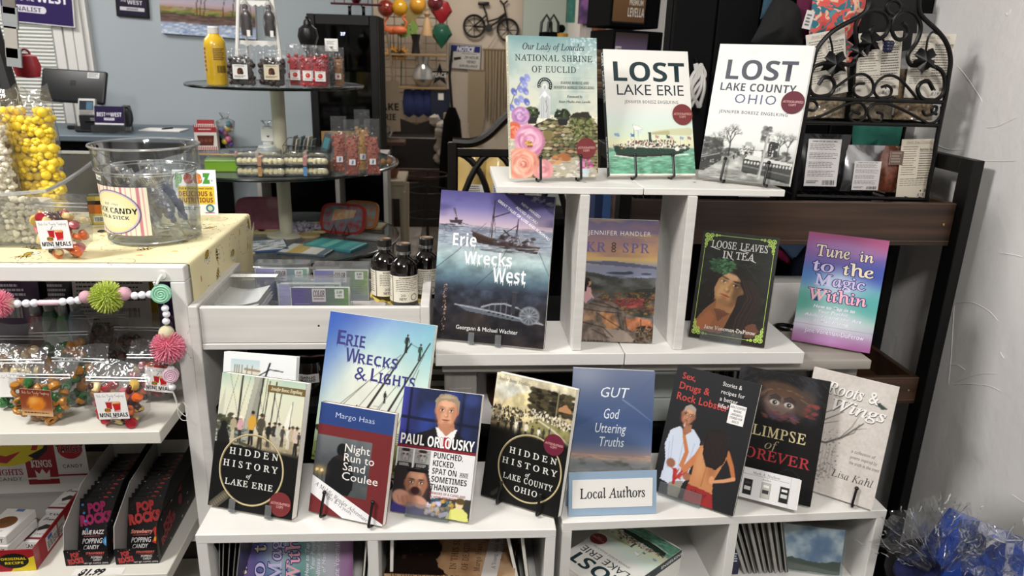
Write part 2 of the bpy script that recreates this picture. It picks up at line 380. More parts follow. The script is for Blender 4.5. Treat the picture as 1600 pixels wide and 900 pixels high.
# ================================================================ SETTING
plaster=mat('white_plaster','e4e2e0',.62,bump=.4,bs=38)
cream=mat('cream_paint','cfc2b2',.8);blue=mat('grey_blue_paint','a5aeb3',.75);white_p=mat('white_paint','dcdad6',.5)
dark_floor=mat('floor_joint','2a2725',.7);blk=mat('black_panel','070708',.75,spec=.12)
def box_struct(name,m,*b):return struct(MB().bb(*b).build(name,m,ang=0))
fl=box_struct('floor',dark_floor,-5,1.2,-2.2,9,-.1,0)
pm=[mat('floor_plank_%s'%t,c,.45,var=.25,vs=(30,3,3))for t,c in(('grey','8b8580'),('taupe','7b736c'),('pale','9a948e'),('umber','6b625b'))]
rr=random.Random(4);pk={}
for i in range(24):
    x=-1.75+i*.15;y=2.2-rr.random()*.8
    while y<7.6:
        L=.9+.5*rr.random();k=rr.randrange(4);y1=min(y+L,7.6)
        MB().bb(x+.002,x+.148,y+.002,y1-.002,0,.004).build('plank',pm[k],fl,0);y=y1
box_struct('ceiling',mat('ceiling_white','cfcdc9',.9),-5,1.2,-2.2,9,2.8,2.9)
wr=box_struct('wall_right',plaster,1.12,1.25,-2.2,9,0,2.8)
def ridge(pts,r=.0016):
    P=[atx(px,py,1.12)for px,py in pts];MB().tube(smooth(P,5),[r*.3]+[r]*(5*(len(P)-1)-1)+[r*.3],6).build('plaster_ridge',plaster,wr)
for q in[[(1495,102),(1510,120),(1530,150),(1535,160)],[(1452,222),(1480,233),(1507,234)],[(1515,250),(1560,252),(1590,251)],[(1490,477),(1500,473),(1520,473),(1545,486),(1560,502)],
          [(1491,478),(1489,510),(1486,560),(1482,600)],[(1455,497),(1472,497),(1488,501)],[(1483,571),(1495,570),(1508,578)],[(1495,597),(1512,590),(1535,584),(1558,584)],
          [(1490,601),(1515,600),(1545,603),(1565,612)],[(1412,700),(1414,730),(1418,752),(1421,756)],[(1415,698),(1425,695),(1437,698)],[(1580,772),(1592,780),(1600,785)],
          [(1560,395),(1582,398),(1598,402)],[(1513,303),(1520,310),(1527,316)],[(1540,200),(1560,197),(1590,183)],[(1445,560),(1450,575),(1452,590)],[(1563,550),(1566,556),(1569,560)],[(1572,20),(1575,24),(1580,14)]]:ridge(q,.0011)
box_struct('wall_back',cream,-1.5,2.5,7.6,7.7,0,2.8)
box_struct('wall_left',blue,-5,-.44,4.4,4.5,0,2.8)
box_struct('wall_far_left',white_p,-5.1,-5,-2.2,9,0,2.8)
box_struct('wall_behind',white_p,-5,1.25,-2.3,-2.2,0,2.8)
box_struct('wall_passage',cream,-1.18,-1.1,4.5,7.6,0,2.8)
wg=box_struct('wall_gallery',mat('gallery_white','d8cfc8',.7),.78,2.5,4.6,4.7,0,2.8)
for i in range(6):MB().bb(.80+i*.19,.984+i*.19,4.592,4.6,.05,2.7).build('panel',mat('gallery_white'),wg,0)
wa=box_struct('wall_alcove',BM,.5,1.12,1.75,1.8,0,2.75)
for i in range(6):MB().rb(.502+i*.102,.600+i*.102,1.738,1.75,.02,2.7,.003,1).build('panel',blk,wa)
g=aty(845,20,7.4)   # grey green door leaf in the far room
d3=thing('door','pale grey green door leaf at the top of the far room','door',(g.x+.08,7.5,0))
MB().bb(-.24,.24,-.03,.03,0,2.05).build('leaf',mat('grey_green','a9b5ac',.6),d3)
MB().bb(.25,.32,-.04,.05,0,2.1).build('door_frame',white_p,d3)
d3['kind']='structure';d3.name='door_1';del d3['label'];del d3['category']
# window with blinds on the blue wall
wl,wrx=-2.9,aty(100,50,4.37).x
win=struct(MB().bb(wl-.1,wrx+.13,4.365,4.4,.95,2.6).build('window_1',white_p,ang=0))
MB().bb(wl,wrx-.06,4.355,4.364,1.0,2.5).build('pane',mat('daylight_glass','cfd6d2',.3,var=.15,vs=(3,3,3),emit=.35),win,0)
for i in range(66):
    z=1.02+i*.0188;MB().add([(wl+.01,4.335,z),(wrx-.05,4.335,z),(wrx-.05,4.352,z+.014),(wl+.01,4.352,z+.014),(wl+.01,4.335,z-.001),(wrx-.05,4.335,z-.001),(wrx-.05,4.353,z+.0125),(wl+.01,4.353,z+.0125)],[(0,1,2,3),(7,6,5,4),(0,4,5,1),(2,6,7,3)]).build('slat',mat('blind_white','d6d5d0',.6),win,0)
for x in(wrx-.045,wrx+.01,wrx+.06):MB().bb(x,x+.045,4.345,4.366,.95,2.6).build('trim',white_p,win,0)

# ================================================================ WHITE SHELF UNITS
def lower_unit(x0,x1,y0,label,rz,px_div):
    t=thing('cube_shelf',label,'shelf',(x0,y0,0),rz);w=x1-x0;T=.8;d=.2
    MB().rb(0,w,0,d,T-.0155,T,.001,1).build('top_panel',W,t)
    MB().rb(0,.016,.0006,d,.06,T-.0156,.001,1).build('side_panel',W,t)
    MB().rb(w-.016,w,.0006,d,.06,T-.0156,.001,1).build('side_panel',W,t)
    MB().rb(px_div-.008,px_div+.008,.0008,d-.01,.4,T-.0157,.001,1).build('divider',W,t)
    MB().rb(.0165,w-.0165,.004,d-.006,.63,.645,.001,1).build('shelf_board',W,t)
    MB().rb(.0165,w-.0165,.004,d-.006,.06,.076,.001,1).build('bottom_panel',W,t)
    MB().bb(.003,w-.003,d,d+.004,.06,T-.003).build('back_panel',mat('grey_hardboard','a9a7a4',.7),t,0)
    MB().bb(.01,w-.01,.012,d-.03,0,.06).build('plinth',W,t,0)
    return t
pA,pB=atz(305,835,.8),atz(869,826,.8)
uL=lower_unit(pA.x,pB.x,.966,'low white two-bay cube shelf on the left carrying books, left of the narrow gap',math.atan2(pB.y-pA.y,pB.x-pA.x),aty(583,860,.966).x-pA.x)
pC,pD=atz(879,817,.8),atz(1387,797,.8)
uR=lower_unit(pC.x,pD.x,pC.y,'low white two-bay cube shelf on the right beneath the name card',math.atan2(pD.y-pC.y,pD.x-pC.x),aty(1143,840,.985).x-pC.x)
# grey distressed table that carries the upper shelves
DW=mat('distressed_grey','9d9a95',.65,c2='6e675f',vs=(22,22,3))
DT=mat('distressed_top','aaa49c',.6,c2='8b847b',vs=(3,40,20))
tb=thing('side_table','distressed grey wooden table under the white shelf boards','table',(-.015,1.2,0))
MB().rb(0,.79,-.005,.145,.958,.976,.002,2).build('table_top',DT,tb)
MB().bb(.03,.76,.02,.03,.945,.9578).build('apron',DW,tb,0)
for lx in(.0,.715):
    for ly in(.012,.083):
        m=MB().rb(lx+.004,lx+.062,ly,ly+.058,.0,.9575,.002,1)
        m.rb(lx+.012,lx+.054,ly-.003,ly+.001,.1,.92,.001,1);m.build('leg',DW,tb)
# two upper white boards joined end to end
def upper(label,x0,x1,post_x,lo,hi,seam_gap):
    t=thing('display_riser',label,'shelf',(0,1.178,0),0,None)
    MB().rb(x0,x1,0,.165,.9775,1.0,.001,1).build('lower_board',W,t)
    MB().rb(lo,hi,.016,.235,1.2785,1.29,.001,1).build('upper_board',W,t)
    MB().rb(post_x-.008,post_x+.008,.012,.165,1.0005,1.278,.001,1).build('upright',WW,t)
    return t
uu=aty(898,549,1.19).x+.003,aty(1056,547,1.19).x+.003
sx=aty(976,560,1.178).x;sx2=aty(1005,292,1.2).x
r1=upper('left half of the two-tier white riser, under the shrine book',-.026,sx-.0008,uu[0],aty(776,290,1.195).x,sx2-.0008,0)
r2=upper('right half of the two-tier white riser, under the lake county book',sx+.0008,aty(1257,548,1.18).x,uu[1],sx2+.0008,aty(1227,297,1.195).x,0)
for t,xs in((r1,(914,)),(r2,(1085,1180))):
    for px in xs:
        p=atz(px,285,1.29);MB().disc((p.x,p.y-1.178,1.2903),.0028,12).build('screw_head',mat('screw_grey','77736d',.4,.6),t,0)

# ================================================================ CANDY SHELVING (left)
cu=thing('candy_shelving','white candy shelving unit at the left under the bee cloth','shelf',(0,0,0))
MB().rb(-1.35,-.450,1.232,1.658,1.1125,1.139,.0015,1).build('top_panel',W,cu)
MB().rb(-.475,-.450,1.232,1.658,0,1.1122,.0015,1).build('side_panel',W,cu)
MB().rb(-1.372,-1.3505,1.232,1.658,0,1.1122,.0015,1).build('side_panel',W,cu)
MB().bb(-1.35,-.4755,1.640,1.648,0,1.112).build('back_panel',mat('dark_hardboard','3c3531',.8),cu,0)
for z,xr,yf in((.856,-.503,1.183),(.559,-.524,1.185),(.246,-.524,1.198)):
    MB().rb(-1.35,xr,yf,1.635,z-.024,z,.0012,1).build('shelf_board',mat('warm_white','dddad0',.45),cu)
    MB().bb(xr-.03,-.4755,1.34,1.38,z-.045,z-.0245).build('bracket',W,cu,0)
# white tray rack behind
tr=thing('tray_rack','white wooden tray rack holding the clear card boxes, behind the lake erie books','rack',(0,0,0))
ty=1.232;tx0=-.4405;tx1=-.045;zt=atx(303,480,-.4405).z
MB().rb(tx0-.008,tx0+.008,ty-.006,1.50,.0,zt+.004,.0012,1).build('side_panel',WW,tr)
MB().rb(tx1-.008,tx1+.008,ty-.006,1.50,.0,zt+.004,.0012,1).build('side_panel',WW,tr)
MB().rb(tx0+.0085,tx1-.0085,ty,ty+.012,zt-.066,zt,.0012,1).build('tray_front',WW,tr)
MB().rb(tx0+.0085,tx1-.0085,ty-.002,ty+.016,zt-.078,zt-.0665,.0012,1).build('rail',WW,tr)
MB().bb(tx0+.0085,tx1-.0085,ty+.0165,1.49,zt-.074,zt-.064).build('tray_bottom',WW,tr,0)
MB().rb(tx0+.0085,tx1-.0085,1.49,1.5,zt-.064,zt-.03,.0012,1).build('tray_back',WW,tr)
p=aty(498,509,ty);MB().disc((0,0,0),.0018,10).build('peg_hole',BM,tr,0,loc=(p.x,ty-.0004,p.z),rot=(R(90),0,0))
# ================================================================ DARK LADDER RACK (right)
WD=mat('dark_walnut','4e3626',.45,c2='2a1b12',vs=(3,30,45));WDE=mat('walnut_edge','6a5240',.5)
lr=thing('ladder_shelf','black framed shelf with dark walnut trays against the white wall','shelf',(0,0,0))
xr=1.06;yf=1.447
for x in(.335,xr):
    y1=1.49
    MB().rb(x,x+.024,1.424,1.466,0,1.3145,.0015,1).build('front_post',BK,lr)
    MB().rb(x,x+.024,1.645,1.687,0,1.3145,.0015,1).build('back_post',BK,lr)
    MB().rb(x+.0005,x+.0235,1.4665,1.6445,1.283,1.3145,.0015,1).build('top_rail',BK,lr)
def tray(z0,z1):
    MB().rb(.360,xr-.001,yf,yf+.014,z0,z1,.001,1).build('tray_front',WD,lr)
    MB().rb(.360,.374,yf+.0145,1.687,z0+.01,z1,.001,1).build('tray_side',WD,lr)
    MB().rb(xr-.015,xr-.001,yf+.0145,1.687,z0+.01,z1,.001,1).build('tray_side',WD,lr)
    MB().bb(.3745,xr-.0155,yf+.0145,1.687,z0,z0+.012).build('tray_bottom',WD,lr,0)
    MB().bb(.360,xr-.002,yf-.001,yf-.0001,z0+.0095,z0+.0108).build('tray_groove',WDE,lr,0)
    MB().bb(.360,xr-.002,yf-.0008,yf-.0001,z1-.0018,z1-.0003).build('edge_band',WDE,lr,0)
    MB().lathe([(.0,.0014),(.0022,.0014),(.0034,.0006),(.0034,0)],12).build('screw',mat('brass','b98d5a',.3,.9),lr,loc=(xr-.02,yf,(z0+z1)/2),rot=(R(90),0,0))
tray(1.130,1.222);tray(.757,.823)
# ================================================================ BOOKS
DARKC=mat('cover_black','101011',.4)
def book(label,pose,z,T=.012,back='e8e6e0',spine=None,spine_c=None,group=None,art=None,pages=True,easel=None,name='book'):
    yaw,lean,x,y,w,h=pose
    t=thing(name,label,'book',(x,y,z),R(yaw),group,R(lean))
    cm=mat('cover_'+back,back,.4)
    m=MB().bb(-w/2,w/2,-.0004,.0002,0,h).bb(-w/2,w/2,T-.0006,T,0,h).bb(-w/2,-w/2+.0006,.0002,T-.0006,0,h)
    m.build('cover',cm if not spine_c else[cm],t,0)
    MB().bb(-w/2+.0008,w/2-.0007,.0003,T-.0007,.0006,h-.0006).build('pages',PAGE,t,0)
    if art:
        a=Art(w,h,cell=.00125,seed=len(label));art(a);a.build('cover_print',t,y=-.0006)
    if spine:
        a=Art(T,h,spine_c or back,cell=.004);spine(a)
        a.build('spine_print',t,y=0,x0=0,bend=lambda V:np.stack([-w/2-.0003+V[:,1],T-V[:,0],V[:,2]],1))
    return t
def seal(t,u,v,w,h,r,c='722f30',txt='d9a9a4'):
    a=Art(r*2,r*2,c,cell=.01);a.vc(.5,.5,.5,c,36)
    a.text('AUTOGRAPHED',.06,.42,.94,.52,txt,'sb',-.01,1.05);a.text('COPY',.34,.56,.66,.66,txt,'sb',-.01,1.05)
    o=a.build('sticker',t,y=-.0022,grid=False,label='round dark red sticker reading autographed copy');o.location=(-w/2+u*w,0,(1-v)*h-r)
def fig(a,u,v,h,shirt='e8e4da',legs='1c1a18',skin='8a6a50',hat=None,lean=0):
    """small standing figure seen from behind, feet at v"""
    k=a.w/a.h;w=h/k*.13
    a.line([(u-w*.35,v),(u-w*.2,v-h*.45)],w*.55,legs);a.line([(u+w*.4,v),(u+w*.2,v-h*.45)],w*.55,legs)
    a.poly([(u-w*.55,v-h*.42),(u+w*.55,v-h*.42),(u+w*.85+lean,v-h*.78),(u+w*.4+lean,v-h*.84),(u-w*.4+lean,v-h*.84),(u-w*.85+lean,v-h*.78)],shirt)
    a.line([(u-w*.75+lean,v-h*.78),(u-w*1.,v-h*.55),(u-w*.5,v-h*.45)],w*.35,shirt);a.line([(u+w*.75+lean,v-h*.78),(u+w*1.05,v-h*.55)],w*.35,shirt)
    a.ell(u+lean,v-h*.91,w*.42,h*.075,skin,1,.3);a.ell(u+lean,v-h*.94,w*.45,h*.055,hat or '2a211a',1,.3)
    if hat:a.ell(u+lean,v-h*.93,w*.85,h*.018,hat,1,.3)
def tree(a,u,v,h,c,n=5,w=.012,spread=.35,seed=1):
    r=random.Random(seed);k=a.w/a.h
    def br(u0,v0,L,ang,wd,d):
        u1=u0+L/k*math.sin(ang);v1=v0-L*math.cos(ang);a.line([(u0,v0),(u1,v1)],wd,c,.9,wd*.6)
        if d:
            for i in range(3):br(u0+(u1-u0)*(.6+.4*r.random()),v0+(v1-v0)*(.6+.4*r.random()),L*(.55+.2*r.random()),ang+spread*(i-1)*1.6+(r.random()-.5)*.5,wd*.6,d-1)
    br(u,v,h*.4,0,w,n)
def face(a,u,v,s,skin='c08a6a',sh='8a553c',hair=None,rot=0,hc='6b5238',mouth='9a4a42',eye='2b1d18',glasses=False):
    """frontal portrait head, s = half face width in fractions of the cover width"""
    k=a.w/a.h;q=math.cos(R(rot));p=math.sin(R(rot))
    def X(x,y):return u+s*(x*q-y*p),v+s*(x*p+y*q)*k
    def E(x,y,rx,ry,c,al=1,soft=.3,r2=0):a.ell(*X(x,y),rx*s,ry*s*k,c,al,soft,rot+r2)
    E(-1.02,.0,.13,.3,sh);E(1.02,.0,.13,.3,sh)
    E(0,-.05,1,1.25,skin,1,.12);E(0,.35,.85,1.05,skin,1,.15)
    E(-.72,.25,.32,.95,sh,.5,.9);E(.78,.2,.3,.95,sh,.45,.9);E(.1,1.2,.6,.22,sh,.5,.9);E(-.1,-.65,.6,.3,'e2b295',.5,.9)
    for m in(-1,1):
        E(m*.42,-.12,.27,.14,sh,.6,.8);E(m*.42,-.1,.19,.08,'efe6dc',.9,.3);E(m*.42,-.1,.085,.09,eye,1,.3)
        E(m*.42,-.17,.24,.04,eye,.8,.5);E(m*.42,-.36,.29,.065,hc,.85,.5,m*-6);E(m*.42,.1,.2,.05,sh,.4,.8)
    E(.1,.2,.12,.38,sh,.35,.8);E(0,.42,.2,.11,sh,.5,.6);E(-.03,.34,.1,.1,'e8bfa2',.6,.8)
    E(0,.77,.34,.075,mouth,.95,.4);E(0,.74,.36,.02,'5a2420',.9,.5);E(0,.93,.25,.05,sh,.5,.8)
    E(-.45,.5,.12,.35,'d9a184',.35,.9)
# ---- shrine book
def art_lourdes(a):
    a.vgrad([(0,'7fa0a2'),(.12,'a9bdb8'),(.3,'c9d0c4'),(.5,'d9d8c6'),(1,'cfc9ae')]);n=a.noise(4,6);a.mix(np.clip((n-.45)*1.6,0,.55)*(a.V<.55),'6f9496')
    for i in range(16):
        x=.6+a.rng.random()*.4;a.line([(x,.02),(x+.02,.5)],.006,'b9cdcf',.3)
    a.mix(np.clip((a.noise(30,40)-.52)*5,0,.55)*(a.V<.22)*(a.U>.7),'dfeaea');a.dabs((.7,0,1,.2),70,.008,.004,['e8f1f1','9db7ba'],.7)
    # stone wall
    wall=[(.17,.66),(.35,.6),(.42,.575),(.6,.585),(.68,.56),(.72,.535),(.9,.53),(.96,.6),(1,.63),(1,1),(.1,1)]
    a.poly(wall,'2e2a20',1,.03);ins=lambda u,v:v>.56+.05*abs(u-.6)
    for r_ in range(19):
        v=.575+r_*.0235;u=.2+.05*(r_%2)
        while u<1:
            L=.04+.07*a.rng.random()
            if a.inside(wall,np.array([[u]]),np.array([[v]]))[0,0]:a._dab(u+L/2,v+.008*a.rng.random(),L*.55,.0118,C(['8f8a66','a59a74','b9ae8e','6e6a4a','7d7a55','c8bfa4','9a8a6a','8a6f52','b08e6c','5c5c42'][a.rng.integers(10)]),.95,0)
            u+=L
    a.dabs((.38,.56,.95,.78),200,.012,.007,['5d6b33','7a8742','454f28','93995a'],.45,ins);a.tex((a.V>.56).astype(float),30,45,.28)
    a.poly([(.42,1),(.45,.9),(.6,.84),(.8,.86),(.97,.93),(1,1)],'b7b0a0',.9,.04);a.dabs((.42,.87,.95,1),60,.035,.011,['d6d2c6','c2bcac','b3a88f','e0dccf'],.9);a.dabs((.42,.87,.95,1),40,.03,.0025,['5d584a'],.6)
    a.dabs((.35,.83,.65,.89),12,.04,.014,['a5673e','b98357','8f5b3a','c89a6c'],.95);a.ell(.42,.69,.075,.03,'8c7f55',1,.2);a.ell(.42,.7,.05,.045,'7a6d45',.8,.3)
    # shrub + potted plants
    a.dabs((.68,.57,.95,.72),260,.014,.008,['3f4a25','5c6636','77804c','2d3319','8c8a60'],.9,lambda u,v:(u-.82)**2/.02+(v-.645)**2/.006<1)
    for(u,v)in((.245,.535),(.595,.545)):
        a.dabs((u-.1,v-.055,u+.1,v+.03),110,.017,.008,['1f2a18','2f3d22','141b10','4a5b35'],.95,lambda x,y:(x-u)**2/.008+(y-v)**2/.0013<1,60)
        a.poly([(u-.065,v+.03),(u+.065,v+.03),(u+.045,v+.08),(u-.045,v+.08)],'20201f');a.line([(u-.07,v+.031),(u+.07,v+.031)],.012,'353534')
    # statue
    a.poly([(.335,.575),(.34,.46),(.33,.41),(.35,.375),(.365,.345),(.4,.335),(.43,.35),(.445,.385),(.455,.43),(.45,.575)],'c5c9ca');a.ell(.395,.352,.026,.022,'e3e5e4',1,.3);a.ell(.395,.356,.015,.015,'b3b6b6',1,.3)
    for x0,x1 in((.36,.355),(.385,.375),(.41,.42),(.43,.435)):a.line([(x0,.42),(x1,.57)],.006,'8e9497',.7)
    a.ell(.395,.405,.022,.022,'eef0ef',1,.4);a.line([(.34,.43),(.375,.4)],.014,'dfe2e2');a.line([(.45,.43),(.415,.4)],.014,'dfe2e2');a.line([(.405,.45),(.42,.5),(.405,.53)],.008,'77705a',.8)
    # bluebells, flowers
    a.line([(.02,.47),(.06,.4),(.12,.33),(.2,.285)],.008,'46553a')
    for i,(u,v)in enumerate(((.15,.31),(.2,.29),(.05,.39),(.12,.37),(.18,.385),(.13,.44),(.19,.46),(.08,.46),(.02,.5),(.17,.335))):a.ell(u,v,.042,.02,['6f78bd','8e95d2','5a63ab','7c84c6'][i%4],.95,.3,60);a.ell(u+.01,v+.012,.018,.008,'b3b8e6',.8,.5,40)
    def rose(u,v,r,cs,n=44,sd=1):
        g=np.random.default_rng(sd);k=a.w/a.h;a.ell(u,v,r,r*k,cs[0],1,.12,0,.35,7)
        for i in range(n):
            q=r*(1-.95*i/n);th=g.random()*6.283;a.ell(u+q*.62*math.cos(th),v+q*.62*k*math.sin(th),q*.5+r*.06,(q*.3+r*.03)*k,cs[g.integers(len(cs))],.75,.4,math.degrees(th)+90)
    rose(.12,.555,.1,['b884b4','d3a6cf','9b6fa6','e0bcdc'],30,2);rose(.04,.66,.09,['d96a4e','ef8f6a','c2523e','f5b08f'],26,3)
    rose(.21,.735,.175,['d58fb0','e9b4cb','bf6f96','f3d0de','c9809f'],60,4);a.dabs((.17,.735,.25,.775),30,.012,.006,['c59a3e','8a4a3c','e2c26a'],.95)
    rose(.36,.94,.11,['e7a0a4','f3c2c2','d3838c'],26,5);rose(.13,.9,.175,['e79c86','f4bfa6','d27d6c','f9d3bf','c76d60'],70,6)
    a.dabs((.78,.87,.93,.94),60,.016,.009,['c05a96','d989b5','7d8b55','a8447f'],.95);a.poly([(.81,.94),(.9,.94),(.89,1),(.82,1)],'c6d3d6')
    d='2c3338'
    a.text('Our Lady of Lourdes',.155,.047,.855,.094,d,'si',.008);a.text('NATIONAL SHRINE',.07,.128,.945,.172,d,'sr',.008,1.1);a.text('OF EUCLID',.255,.206,.755,.251,d,'sr',.008,1.1)
    for v in(.286,.385):
        for i in range(34):a.vc(.5+i*.0138,v,.0028,'8d9a94',6)
    a.text('JOANNE BORESZ AND',.575,.312,.9,.33,d,'sb',-.01);a.text('JENNIFER BORESZ ENGELKING',.495,.345,.965,.363,d,'sb',-.01)
    a.text('Foreword by',.645,.409,.825,.427,d,'si',.01);a.text('Sister Phyllis Ann Lavelle',.55,.446,.92,.463,d,'si',.01)
    a.ring(.395,.342,.083,.034,'2a3036',36,160,395);
    for i in range(13):
        th=R(168+i*17.6);a.vc(.395+.066*math.cos(th),.342+.066*math.sin(th)*a.w/a.h,.007,'b9c0bf',5)
def sp_lourdes(a):a.text('OUR LADY OF LOURDES NATIONAL SHRINE OF EUCLID',.25,.012,15.2,.04,'5b5f58','sb',0,1.1,rot=90)
z=1.298
pL=(10.9,11.2,.177,1.239,.155,.232)
b=book('shrine of Euclid paperback with pink roses and stone wall, leftmost on the top board',pL,z,.013,'d8d4bf',sp_lourdes,'ded9c2','paperbacks by local authors',art_lourdes);seal(b,.862,.79,.155,.232,.0178)
# ---- lost lake erie
def art_losterie(a):
    a.vgrad([(0,'dfddd8'),(.45,'dddcd6'),(.56,'cfddd5'),(.68,'cfdcc6'),(.75,'dcd9b4'),(.785,'c9cdb0')])
    a.vgrad([(.785,'7fa89a'),(.85,'72a68c'),(1,'5b9478')],(0,.785,1,.985));a.tex((a.V>.785).astype(float),14,60,.35);a.dabs((0,.8,1,.98),260,.03,.0025,['8fc0a6','4c7f66','a9d0ba','5c9379'],.55)
    a.poly([(0,.985),(1,.985),(1,1),(0,1)],'dfddd8')
    a.line([(.52,.665),(.6,.66),(.75,.655),(.95,.65)],.03,'b9ad7a',.5,.09);a.line([(.52,.668),(.7,.66)],.02,'9a8f63',.5,.05)
    a.poly([(.06,.765),(.065,.8),(.09,.845),(.3,.853),(.75,.84),(.93,.8),(.95,.78),(.6,.785)],'20392f');a.poly([(.08,.83),(.09,.848),(.3,.856),(.75,.842),(.9,.815),(.7,.83),(.3,.838)],'2a201d')
    a.poly([(.2,.765),(.22,.735),(.3,.725),(.62,.735),(.8,.75),(.95,.77),(.95,.785),(.6,.785),(.2,.775)],'d9d6c6');a.dabs((.06,.755,.95,.785),220,.008,.006,['1f241f','3a3b33','ebe8db','70493a','26352c'],.9)
    a.dabs((.22,.72,.8,.755),150,.008,.006,['2a2f2a','e8e4d6','5d564a','8a4a3c'],.9);a.line([(.2,.772),(.9,.788)],.008,'e4e0d0',.8)
    a.poly([(.47,.66),(.5,.66),(.51,.735),(.475,.735)],'39403f');a.line([(.47,.662),(.5,.662)],.008,'14181a');a.line([(.3,.6),(.31,.74)],.005,'6b6a5e')
    a.ell(.8,.79,.03,.016,'e9e6da',1,.2);a.line([(.07,.843),(.3,.862),(.36,.856)],.014,'e6ece4',.9,.005);a.line([(.73,.845),(.8,.838),(.93,.83)],.012,'e6ece4',.9)
    for p in([(.07,.665),(.13,.67),(.14,.695),(.08,.69)],):a.poly(p,'86a5c6')
    a.poly([(.3,.6),(.36,.61),(.41,.635),(.36,.64),(.31,.645)],'efece6');a.line([(.3,.6),(.36,.61),(.41,.635),(.31,.645)],.004,'9a8a8a',.9)
    for u,v,c in((.265,.68,'4a6ea6'),(.35,.655,'c6d0e0'),(.55,.69,'b98a80'),(.68,.69,'3c4a50'),(.72,.7,'c7a59a'),(.84,.7,'8a9dbb'),(.93,.7,'b06f72')):a.poly([(u,v-.012),(u+.045,v-.004),(u+.04,v+.016),(u+.003,v+.012)],c);a.line([(u,v-.012),(u+.005,v+.06)],.003,'5c5a50',.8)
    a.ell(.155,.787,.008,.005,'c6b354',1,.3)
    for i in range(9):a.line([(.4+i*.06,.785),(.45+i*.06,.825)],.0035,'51655a',.8)
    g='1f3237'
    a.text('LOST',.105,.094,.945,.252,g,'B',0,.97);a.text('LAKE ERIE',.135,.278,.92,.362,'1c2430','',0,.98);a.text('JENNIFER BORESZ ENGELKING',.215,.403,.845,.428,'5c6166','b',-.01,1.25)
def sp_losterie(a):a.text('LOST',.3,-.02,2.1,.02,'d9dcd8','b',rot=90);a.text('LAKE ERIE',.3,.13,4.4,.165,'d9dcd8','',rot=90);a.text('ENGELKING',.3,.66,4.2,.69,'d9dcd8','b',rot=90)
b=book('white lost lake erie paperback with a green steamer, middle of the top board',(6,22.6,.357,1.278,.16,.228),z,.014,'e4e2dc',sp_losterie,'1e2a2c','paperbacks by local authors',art_losterie);seal(b,.885,.515,.16,.228,.0192)
# ---- lost lake county
def art_county(a):
    a.vgrad([(0,'dadbd9'),(.55,'dbdcda'),(.72,'d6d8d4'),(.8,'b9bab6')]);a.tex(np.ones_like(a.U),3,4,.03)
    a.poly([(0,.8),(1,.83),(1,1),(0,1)],'8f908c',1,.02);a.vgrad([(.8,'7e7f7b'),(.9,'a8a9a4'),(1,'7b7c78')],(0,.83,1,1));a.tex((a.V>.8).astype(float),10,30,.35)
    a.dabs((0,.7,.22,.82),130,.03,.012,['3a3b39','565754','2a2b29','747571'],.7);a.dabs((.2,.77,.95,.83),160,.025,.01,['2f302e','4c4d4a','9c9d99','70716d'],.8)
    tree(a,.3,.82,.26,'2a2a29',5,.02,.36,3);tree(a,.17,.82,.2,'3b3b3a',4,.014,.34,5);tree(a,.83,.8,.2,'323231',5,.016,.36,8);tree(a,.92,.8,.2,'323231',4,.014,.36,11);tree(a,.08,.8,.15,'444443',4,.012,.4,13)
    a.dabs((.63,.59,.72,.7),70,.018,.009,['5e5f5c','4a4b48','858683'],.6)
    a.poly([(.42,.8),(.43,.74),(.46,.735),(.47,.71),(.53,.71),(.55,.735),(.58,.74),(.58,.81)],'a7a8a3');a.line([(.42,.765),(.58,.77)],.01,'3f403e');a.dabs((.43,.745,.57,.8),34,.008,.008,['222','222322','dcdcd8'][1:],.9)
    a.poly([(.72,.8),(.71,.72),(.73,.69),(.82,.7),(.82,.81)],'2f302f');a.dabs((.73,.72,.81,.8),20,.008,.007,['cfcfcb','191918'],.9);a.poly([(.57,.77),(.66,.77),(.66,.82),(.57,.82)],'d9d9d5')
    a.poly([(0,.84),(.18,.805),(.23,.83),(.23,.86),(.05,.95),(0,.95)],'333432');a.line([(0,.85),(.2,.81)],.012,'8b8c88');a.dabs((0,.86,.2,.88),16,.012,.007,['9a9b97','1f1f1e'],.8)
    a.poly([(.47,.845),(.5,.81),(1,.845),(1,.99),(.47,.93)],'3e3f3d');a.poly([(.48,.838),(.51,.806),(.62,.81),(1,.843),(1,.86),(.5,.835)],'c9cac6');a.line([(.48,.84),(1,.872)],.008,'222')if 0 else a.line([(.48,.84),(1,.872)],.01,'222322')
    for i in range(15):x=.5+i*.034;a.ell(x,.857+.03*(x-.5)*1.1,.011,.011,'cfd0cc',.95,.3)
    a.line([(.48,.885),(1,.93)],.014,'6f706c');a.line([(.5,.93),(.95,.975)],.02,'222322');a.line([(.55,.945),(.72,.955)],.025,'b9bab5',.8)
    a.line([(.69,.66),(.665,.965)],.026,'b2b3ae',1,.03);a.line([(.68,.7),(.655,.965)],.006,'6a6b68');a.line([(.36,.82),(.37,.84)],.015,'1c1c1b');a.dabs((.1,.9,.45,1),40,.06,.004,['b9bab5','6d6e6a'],.5)
    g='4a4a55'
    a.text('LOST',.12,.112,.875,.257,g,'B',0,.97);a.text('LAKE COUNTY',.085,.283,.895,.341,g,'B',0,1);a.text('OHIO',.265,.362,.71,.431,'54577a','',.0,1.22);a.text('JENNIFER BORESZ ENGELKING',.115,.485,.855,.508,'4b4c50','b',-.01,1.25)
b=book('white lost lake county Ohio paperback with a grey streetcar, right end of top board',(-35,13.3,.501,1.231,.156,.231),z,.013,'e4e4e2',None,None,'paperbacks by local authors',art_county);seal(b,.885,.405,.156,.231,.0187,'5d1d2c')
